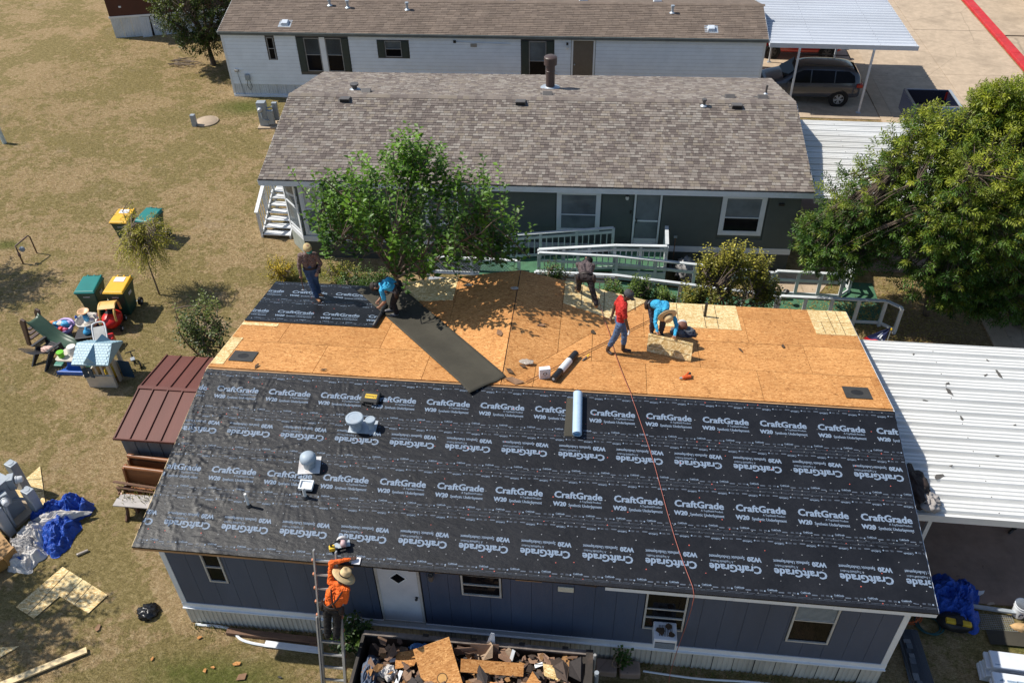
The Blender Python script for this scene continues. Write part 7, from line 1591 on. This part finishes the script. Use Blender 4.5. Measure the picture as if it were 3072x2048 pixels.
p, H = person('worker in blue shirt and straw hat bending over the pale board', J, dict(skin=SKINT, shirt=AQUA, pants=pm('navy_patterned_shorts', (.03, .035, .06), .85, .5, 25), shoe=BLACKP, hair=HAIR), fingers=(.9, .9))
straw_hat(p, H, .225); belt(p, V((9.90, 6.98, 4.16)), V((1, 0, 0)), V((.2, -.6, .6)).normalized(), (-1,))
J = dict(pel=(8.25, 8.06, 4.06), ch=(8.22, 8.37, 4.17), nk=(8.21, 8.58, 4.19), hd=(8.26, 8.70, 4.14), shL=(8.03, 8.50, 4.15), shR=(8.40, 8.51, 4.13), elL=(8.09, 8.64, 3.92), haL=(8.17, 8.76, 3.72), elR=(8.38, 8.65, 3.90), haR=(8.32, 8.77, 3.72), hiL=(8.15, 8.06, 4.04), hiR=(8.35, 8.06, 4.02), knL=(8.08, 8.17, 3.86), anL=(8.08, 8.22, 3.60), toL=(8.00, 8.36, 3.54), knR=(8.41, 7.95, 3.83), anR=(8.54, 7.73, 3.51), toR=(8.52, 7.88, 3.45), look=(.1, .8, -.5))
p, H = person('worker in dark patterned sweater leaning away over the far eave', J, dict(skin=SKINT, shirt=CAMOB, pants=BRNT, shoe=BOOTT, hair=HAIR))
cap_(p, H, BLACKP); belt(p, V((8.25, 8.06, 4.06)), V((1, 0, 0)), V((0, .94, .34)), (-1, 1))
J = dict(pel=(3.71, 7.22, 4.06), ch=(3.50, 7.20, 4.22), nk=(3.32, 7.18, 4.20), hd=(3.18, 7.16, 4.16), shL=(3.36, 7.02, 4.13), shR=(3.36, 7.36, 4.16), elL=(3.42, 6.97, 3.85), haL=(3.24, 7.03, 3.62), elR=(3.36, 7.40, 3.87), haR=(3.17, 7.26, 3.64), hiL=(3.70, 7.12, 4.04), hiR=(3.71, 7.31, 4.04), knL=(3.58, 7.10, 3.70), anL=(3.66, 7.06, 3.46), toL=(3.52, 7.00, 3.41), knR=(3.55, 7.26, 3.70), anR=(3.49, 7.24, 3.45), toR=(3.35, 7.18, 3.40), look=(-.75, -.15, -.65))
p, H = person('worker in bright blue t-shirt bending by the felt strip', J, dict(skin=SKINT, shirt=AQUA, pants=BLKT, shoe=SHOEG, hair=HAIR), short=True, fingers=(1.0, 1.0))
cap_(p, H, pm('dark_brown_cap', (.03, .022, .02), .8)); belt(p, V((3.71, 7.22, 4.06)), V((0, 1, 0)), V((-.8, 0, .6)), (-1, 1))
J = dict(pel=(1.38, 7.76, 4.13), ch=(1.38, 7.75, 4.44), nk=(1.39, 7.73, 4.65), hd=(1.43, 7.69, 4.78), shL=(1.56, 7.78, 4.57), shR=(1.21, 7.70, 4.58), elL=(1.65, 7.80, 4.30), haL=(1.58, 7.66, 4.12), elR=(1.14, 7.66, 4.30), haR=(1.16, 7.60, 4.04), hiL=(1.47, 7.78, 4.1), hiR=(1.29, 7.75, 4.1), knL=(1.42, 7.82, 3.70), anL=(1.40, 7.94, 3.30), toL=(1.52, 7.86, 3.24), knR=(1.36, 7.68, 3.72), anR=(1.44, 7.66, 3.35), toR=(1.53, 7.56, 3.29), look=(.55, -.6, -.5))
p, H = person('worker in brown camouflage hoodie standing at the left end with a hammer', J, dict(skin=SKINT, shirt=CAMOA, pants=JEAND, shoe=BOOTT, hair=HAIR), fingers=(.6, 1.2))
cap_(p, H, pm('straw_yellow_cap', (.52, .40, .20), .8, .3, 20), pm('green_visor', (.06, .26, .18), .7)); belt(p, V((1.38, 7.76, 4.13)), V((1, .2, 0)).normalized(), V((0, 0, 1)), (1,))
hm = thing('hammer', 'hammer hanging from the hand of the worker in the camouflage hoodie', 'hammer', (1.17, 7.57, 3.60)); MB().cyl((0, 0, .02), (-.01, 0, .40), .013, None, 8).build('handle', BRW, hm); MB().b2((-.06, -.018, -.02), (.06, .018, .025)).build('head', GREYM, hm, bevel=.006)
J = dict(pel=(3.93, -.50, 2.34), ch=(4.02, -.42, 2.66), nk=(4.09, -.32, 2.88), hd=(4.16, -.26, 2.99), shL=(3.92, -.28, 2.86), shR=(4.24, -.38, 2.80), elL=(3.93, -.10, 3.20), haL=(4.24, .01, 3.19), elR=(4.20, -.45, 2.52), haR=(4.14, -.28, 2.34), hiL=(3.84, -.48, 2.3), hiR=(4.03, -.52, 2.3), knL=(3.79, -.55, 1.93), anL=(3.76, -.64, 1.58), toL=(3.77, -.48, 1.53), knR=(3.98, -.56, 1.94), anR=(3.94, -.65, 1.60), toR=(3.94, -.49, 1.55), look=(.25, .75, -.35), pnL=(0, 0, -1))
p, H = person('worker in orange long sleeves and straw hat climbing the ladder', J, dict(skin=SKINB, shirt=ORGS, pants=BLKT, shoe=BLACKP, hair=HAIR), fingers=(.05, .9))
straw_hat(p, H, .235, .08); ax = V((.95, -.15, 0)).normalized(); up = V((.25, .2, 1)).normalized(); belt(p, V((3.93, -.50, 2.36)), ax, up, (-1, 1))
for s in (-1, 1): MB().tube(smooth_path([rel(p, q) for q in (V((3.95, -.58, 2.44))+ax*s*.11, V((4.02, -.57, 2.64))-ax*s*.02, V((4.08, -.46, 2.86))-ax*s*.11)]), .016, 6).build('harness_strap', LEATH, p)
J = dict(pel=(18.52, 4.50, .95), ch=(18.52, 4.50, 1.25), nk=(18.52, 4.50, 1.48), hd=(18.52, 4.50, 1.62), shL=(18.34, 4.5, 1.42), shR=(18.70, 4.5, 1.42), elL=(18.30, 4.5, 1.14), haL=(18.30, 4.58, .90), elR=(18.74, 4.5, 1.14), haR=(18.74, 4.58, .90), hiL=(18.43, 4.5, .92), hiR=(18.61, 4.5, .92), knL=(18.45, 4.46, .50), anL=(18.47, 4.48, .13), toL=(18.36, 4.38, .07), knR=(18.64, 4.62, .5), anR=(18.68, 4.72, .13), toR=(18.60, 4.60, .07), look=(-.6, -.6, 0))
person('person in dark trousers standing in shade under the white carport', J, dict(skin=SKINT, shirt=BLKT, pants=BLKT, shoe=BLACKP, hair=HAIR), voxel=.014)

# ------------------------------------------------------------------ trees and plants
BARK = pm('grey_brown_bark', (.13, .095, .07), .9, .3, 10, .6, 60); TWIG = pm('pale_twig', (.22, .165, .115), .85, .2, 10, .3)
def tree(name, label, cat, base, fork, crown, nsh, shl, lps, lL, lW, cols, seed, trunk_r=.12, upb=.6, droop=.0, nlimb=8, shell=.55, tipcol=None, lobes=None, whorl=False, trunks=1, lr=.75, parent_group=None, zmin=None, bark=BARK, ymax=None):
    """crown: centre + radii; shoots spread through it, each with a spray of folded leaves"""
    rg = np.random.default_rng(seed); rr_ = R_(seed); root = thing(name, label, cat, tuple(base), 0, parent_group)
    base = Vector(base); c, rad = Vector(crown[0]), Vector(crown[1]); mb = MB(); limbs = []
    fk = Vector(fork)
    for k in range(trunks):
        off = Vector((rr_.uniform(-.25, .25), rr_.uniform(-.25, .25), 0))*(trunks > 1); f2 = fk+off*2
        P = [base-base+off*.4, (fk-base)*.5+off+Vector((rr_.uniform(-.08, .08), rr_.uniform(-.08, .08), 0)), f2-base]
        mb.tube(smooth_path(P, 4), [trunk_r*(1-.045*i) for i in range(9)], 9)
        for j in range(nlimb//trunks):
            a = 2*PI*(j+rr_.random()*.6)/(nlimb/trunks)+k; e = c+Vector((math.cos(a)*rad.x*lr, math.sin(a)*rad.y*lr, rr_.uniform(-.3, .85)*rad.z*lr/.75))
            m_ = f2.lerp(e, .5)+Vector((rr_.uniform(-.2, .2), rr_.uniform(-.2, .2), rr_.uniform(0, .25)*rad.z))
            Q = smooth_path([f2, m_, e], 5); limbs += Q[2:]; n = len(Q); mb.tube([q-base for q in Q], [max(.010, trunk_r*.62*(1-.82*i/n)) for i in range(n)], 6)
    LP = np.array([tuple(q) for q in limbs]); P_, D_, N_, C_, Lr = [], [], [], [], []
    lob = lobes or [((0, 0, 0), 1.0)]
    for i in range(nsh):
        lc, ls = lob[i % len(lob)]
        d = rg.normal(0, 1, 3); d /= np.linalg.norm(d); r = (shell+(1-shell)*rg.random())**.8*(1 if rg.random() > .15 else rg.random())
        p = np.array(c)+np.array(lc)*np.array(rad)+d*r*np.array(rad)*ls
        if zmin is not None and p[2] < zmin: p[2] = zmin+rg.random()*.6
        if ymax is not None and p[1] > ymax: p[1] = ymax-rg.random()*.5
        dr = d*np.array([1, 1, .6])*(1-upb)+np.array([0, 0, upb])+rg.normal(0, .22, 3); dr[2] -= droop; dr /= np.linalg.norm(dr)
        L = shl*rg.uniform(.55, 1.25); s0 = p-dr*L*.5
        j = np.argmin(((LP-s0)**2).sum(1)); q = Vector(LP[j]); v0 = Vector(s0)
        if i % 2 == 0 or not whorl: mb.tube([q-base, q.lerp(v0, .6)+Vector((0, 0, .05))-base, v0-base, v0+Vector(dr)*L*.9-base], [.016, .012, .008, .004], 4, 0, None, False)
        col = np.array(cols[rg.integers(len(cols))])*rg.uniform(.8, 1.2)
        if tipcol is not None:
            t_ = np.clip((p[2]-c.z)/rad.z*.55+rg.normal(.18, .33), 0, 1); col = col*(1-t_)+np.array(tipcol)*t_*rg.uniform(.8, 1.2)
        t = (np.arange(lps)+.5)/lps; lp_ = s0+dr*L*t[:, None]; lp_[:, 2] -= droop*L*t*t*.6
        a = np.arange(lps)*2.4+rg.random(lps)*.6; o1 = np.cross(dr, [0, 0, 1.]) if abs(dr[2]) < .95 else np.array([1., 0, 0]); o1 /= np.linalg.norm(o1); o2 = np.cross(dr, o1)
        out = o1*np.cos(a)[:, None]+o2*np.sin(a)[:, None]
        P_.append(lp_+out*.015); D_.append(dr*(.45+.4*t)[:, None]+out*.9+np.array([0, 0, -.30])); N_.append(np.array([0, 0, 1.])+out*.25+rg.normal(0, .28, (lps, 3))); C_.append(col*rg.uniform(.72, 1.28, (lps, 1))); Lr.append(lL*rg.uniform(.7, 1.25, lps)*(1-.25*t))
    P_, D_, N_, C_, Lr = (np.concatenate(q_) for q_ in (P_, D_, N_, C_, Lr))
    mb.build('trunk', bark, root, smooth=True)
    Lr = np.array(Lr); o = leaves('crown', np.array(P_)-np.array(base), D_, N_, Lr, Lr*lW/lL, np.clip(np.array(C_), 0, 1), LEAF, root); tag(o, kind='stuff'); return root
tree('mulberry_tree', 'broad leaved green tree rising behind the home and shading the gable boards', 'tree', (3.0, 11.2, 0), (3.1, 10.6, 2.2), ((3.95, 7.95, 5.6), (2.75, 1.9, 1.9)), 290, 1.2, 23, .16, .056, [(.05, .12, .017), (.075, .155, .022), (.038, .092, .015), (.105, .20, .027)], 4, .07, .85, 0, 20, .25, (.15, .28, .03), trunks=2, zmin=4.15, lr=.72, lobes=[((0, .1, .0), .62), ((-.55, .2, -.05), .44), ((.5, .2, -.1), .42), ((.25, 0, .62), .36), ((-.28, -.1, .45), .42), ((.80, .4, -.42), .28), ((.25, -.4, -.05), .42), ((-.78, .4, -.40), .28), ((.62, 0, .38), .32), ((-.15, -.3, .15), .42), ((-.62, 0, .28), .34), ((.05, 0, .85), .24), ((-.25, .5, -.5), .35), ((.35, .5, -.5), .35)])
tree('ash_tree', 'large feathery leaved tree at the right with yellowing top clusters', 'tree', (18.6, 12.7, 0), (18.3, 12.8, 1.7), ((18.0, 12.8, 4.05), (3.35, 2.45, 3.0)), 6600, .40, 24, .15, .022, [(.05, .112, .019), (.072, .15, .024), (.038, .088, .016), (.10, .18, .026)], 6, .10, .35, .1, 12, .45, (.34, .36, .04), lobes=[((0, 0, .05), .80), ((.15, -.35, .15), .62), ((.45, -.4, -.05), .55), ((-.45, .1, -.15), .58), ((.55, 0, .25), .62), ((.1, -.3, -.45), .55), ((1.05, -.3, -.15), .5), ((.62, .3, .60), .45), ((-.78, -.1, -.48), .40), ((1.0, .1, .2), .55), ((.35, -.3, -.80), .36), ((1.0, .0, -.5), .5), ((-.18, .1, .42), .42), ((.92, -.1, .68), .42), ((.3, .3, .75), .3), ((.7, -.4, -.7), .42), ((1.15, 0, .5), .45)], whorl=True, lr=.45)
tree('olive_bush', 'dense yellow green bush behind the right half of the roof', 'bush', (12.3, 10.9, 0), (12.3, 10.8, .8), ((12.28, 10.75, 2.15), (1.3, .85, 1.5)), 430, .6, 18, .085, .033, [(.17, .17, .025), (.11, .125, .02), (.24, .225, .035), (.075, .095, .018)], 9, .05, .8, 0, 12, .3, (.46, .40, .06), trunks=2, lobes=[((0, 0, -.1), .72), ((-.5, 0, .35), .38), ((.4, 0, .38), .42), ((-.1, 0, .55), .35), ((.75, 0, -.15), .36), ((-.75, -.1, -.35), .36)])
tree('background_tree', 'dark green tree with yellow tips left of the white home', 'tree', (-10.9, 30.2, 0), (-10.9, 30.1, 1.0), ((-11.0, 29.9, 2.95), (2.15, 1.7, 2.3)), 620, .7, 18, .13, .045, [(.045, .075, .018), (.06, .095, .02), (.035, .06, .016)], 12, .14, .5, .05, 10, .5, (.17, .19, .03))
tree('willow_sapling', 'thin willowy sapling with drooping yellowish leaves between the bins', 'sapling', (-5.52, 11.66, 0), (-5.6, 11.75, 1.4), ((-5.62, 11.9, 2.0), (.95, .75, .95)), 190, .7, 26, .11, .015, [(.34, .31, .05), (.42, .36, .06), (.25, .25, .04)], 15, .03, .1, .5, 8, .2, (.48, .42, .08), bark=TWIG)
tree('citrus_shrub', 'sparse dark green citrus shrub left of the roof corner', 'shrub', (-2.35, 8.45, 0), (-2.3, 8.3, .7), ((-2.15, 8.05, 1.75), (.85, .6, 1.15)), 120, .5, 13, .10, .038, [(.035, .065, .018), (.05, .085, .02), (.09, .13, .03)], 18, .045, .7, 0, 8, .3, (.22, .25, .06), trunks=2, bark=TWIG)
tree('yellow_shrub', 'small bright yellow shrub beyond the left roof corner', 'shrub', (-1.75, 12.75, 0), (-1.75, 12.75, .2), ((-1.75, 12.75, .45), (.6, .45, .42)), 70, .35, 14, .08, .025, [(.42, .30, .02), (.32, .26, .03), (.50, .36, .03)], 20, .02, .6, 0, 6, .2, bark=TWIG)
tree('yellow_shrub', 'yellowish shrub right of the camouflage hoodie worker', 'shrub', (.25, 12.75, 0), (.25, 12.75, .2), ((.3, 12.75, .45), (.75, .4, .45)), 80, .35, 14, .08, .025, [(.30, .27, .03), (.20, .22, .03), (.12, .16, .03)], 21, .02, .6, 0, 6, .2, bark=TWIG)
tree('ground_ivy', 'low green ivy thicket behind the left roof edge', 'undergrowth', (1.3, 12.3, 0), (1.3, 12.3, .1), ((1.4, 12.2, .45), (1.3, .7, .42)), 210, .35, 14, .08, .034, [(.07, .13, .025), (.10, .17, .03), (.05, .10, .02)], 22, .02, .6, 0, 6, .2, bark=TWIG)
for i, (x, y, h, l) in enumerate(((9.05, 10.6, .95, 'upright green shrub against the ramp, leftmost of three'), (9.75, 10.7, 1.1, 'upright green shrub against the ramp, middle and tallest'), (10.4, 10.65, .85, 'upright green shrub against the ramp, rightmost of three'))):
    tree('hedge_shrub', l, 'shrub', (x, y, 0), (x, y, .6), ((x, y, .62+h*.75), (.45, .34, h*.85)), 150, .5, 18, .10, .030, [(.06, .12, .025), (.085, .16, .03), (.05, .10, .02)], 24+i, .03, .85, 0, 7, .2, (.16, .22, .04), bark=TWIG, parent_group='shrubs by the ramp')
tree('climbing_vine', 'thin green vine climbing the left end of the ramp rail', 'vine', (7.2, 11.95, 0), (7.2, 11.95, .4), ((7.25, 11.95, 1.2), (.55, .10, .75)), 75, .4, 13, .065, .022, [(.07, .14, .03), (.10, .18, .035)], 28, .015, .7, 0, 6, .1, bark=TWIG)
tree('wall_shrub', 'dark leafy shrub at the foot of the ladder', 'shrub', (4.0, -.12, 0), (4.0, -.12, .3), ((4.05, -.12, .72), (.48, .24, .62)), 95, .38, 12, .11, .045, [(.03, .06, .018), (.045, .085, .02), (.09, .15, .03)], 30, .03, .6, 0, 7, .2, bark=TWIG)
tree('wall_weed', 'small green weed growing by the stepping blocks', 'weed', (9.45, .10, 0), (9.45, .1, .15), ((9.45, .1, .45), (.14, .10, .36)), 16, .3, 10, .09, .04, [(.05, .10, .02), (.08, .14, .03)], 31, .012, .7, 0, 4, .1, bark=TWIG)
for i, (x, y, z, l) in enumerate(((-7.9, .5, 5.3, 'tree beyond the left edge whose shade dapples the near lawn'), (-15.4, 12.2, 5.4, 'tree beyond the left edge whose shade touches the gas riser'))):
    tree('shade_tree', l, 'tree', (x-.5, y, 0), (x-.4, y, 2.2), ((x, y, z), (1.7, 1.5, 1.5)), 240, .7, 16, .13, .045, [(.05, .09, .02), (.07, .12, .025)], 40+i, .16, .4, .05, 9, .4)
# fallen leaves under the big tree and on the carpet, dry twigs, weeds in the planter
def litter():
    rg = np.random.default_rng(8); n = 5200; x = rg.normal(17.2, 1.5, n); y = rg.normal(11.9, 1.3, n); k = (x > 13.9) & (y > 8.9) & (y < 14.6) & (x < 20); x, y = x[k], y[k]; n = len(x)
    z = np.where((y > 12.06) & (y < 13.2) & (x < 17.3), .036, .012)
    col = np.where(rg.random((n, 1)) < .6, np.array([[.42, .33, .10]]), np.array([[.28, .19, .08]]))*rg.uniform(.6, 1.2, (n, 1))
    D = np.stack([rg.normal(0, 1, n), rg.normal(0, 1, n), rg.uniform(0, .25, n)], 1)
    tag(leaves('fallen_leaves', np.stack([x, y, z], 1), D, np.tile([[0, 0, 1.]], (n, 1))+rg.normal(0, .2, (n, 3)), rg.uniform(.05, .10, n), rg.uniform(.012, .022, n), col, LEAF), 'yellow brown leaves fallen on the ground below the big tree', 'fallen leaves', kind='stuff')
litter()
def weeds(name, label, xs, ys, z, n, h, seed, cols):
    rg = np.random.default_rng(seed); x = rg.uniform(*xs, n); y = rg.uniform(*ys, n); D = np.stack([rg.normal(0, .45, n), rg.normal(0, .45, n), np.ones(n)], 1)
    tag(leaves(name, np.stack([x, y, np.full(n, z)], 1), D, rg.normal(0, 1, (n, 3)), rg.uniform(.4, 1.1, n)*h, rg.uniform(.006, .012, n), np.array(cols)[rg.integers(len(cols), size=n)]*rg.uniform(.7, 1.2, (n, 1)), LEAF), label, 'weeds', kind='stuff')
weeds('planter_weeds', 'dry weeds growing from the planter and between the benches', (-2.7, -.7), (3.02, 3.46), .30, 420, .34, 51, [(.30, .25, .10), (.16, .17, .05), (.36, .28, .14)])
weeds('edge_grass', 'green weeds along the foot of the near skirting', (.3, 14.6), (.12, .27), 0, 900, .16, 52, [(.08, .12, .025), (.16, .16, .05), (.28, .22, .10)])
rgx = R_(14); tw = thing('twig_pile', 'heap of dry cut branches under the background tree', 'branches', (-12.4, 30.2, 0))
for i in range(22):
    a = rgx.uniform(-.5, .5); x, y = rgx.uniform(-.7, .9), rgx.uniform(-.4, .4); L = rgx.uniform(.4, 1.2); MB().tube([(x-L/2*math.cos(a), y-L/2*math.sin(a), .04+rgx.random()*.12), (x, y+.03, .08+rgx.random()*.1), (x+L/2*math.cos(a), y+L/2*math.sin(a), .04+rgx.random()*.12)], [.022, .018, .01], 5).build('branch', TWIG, tw)
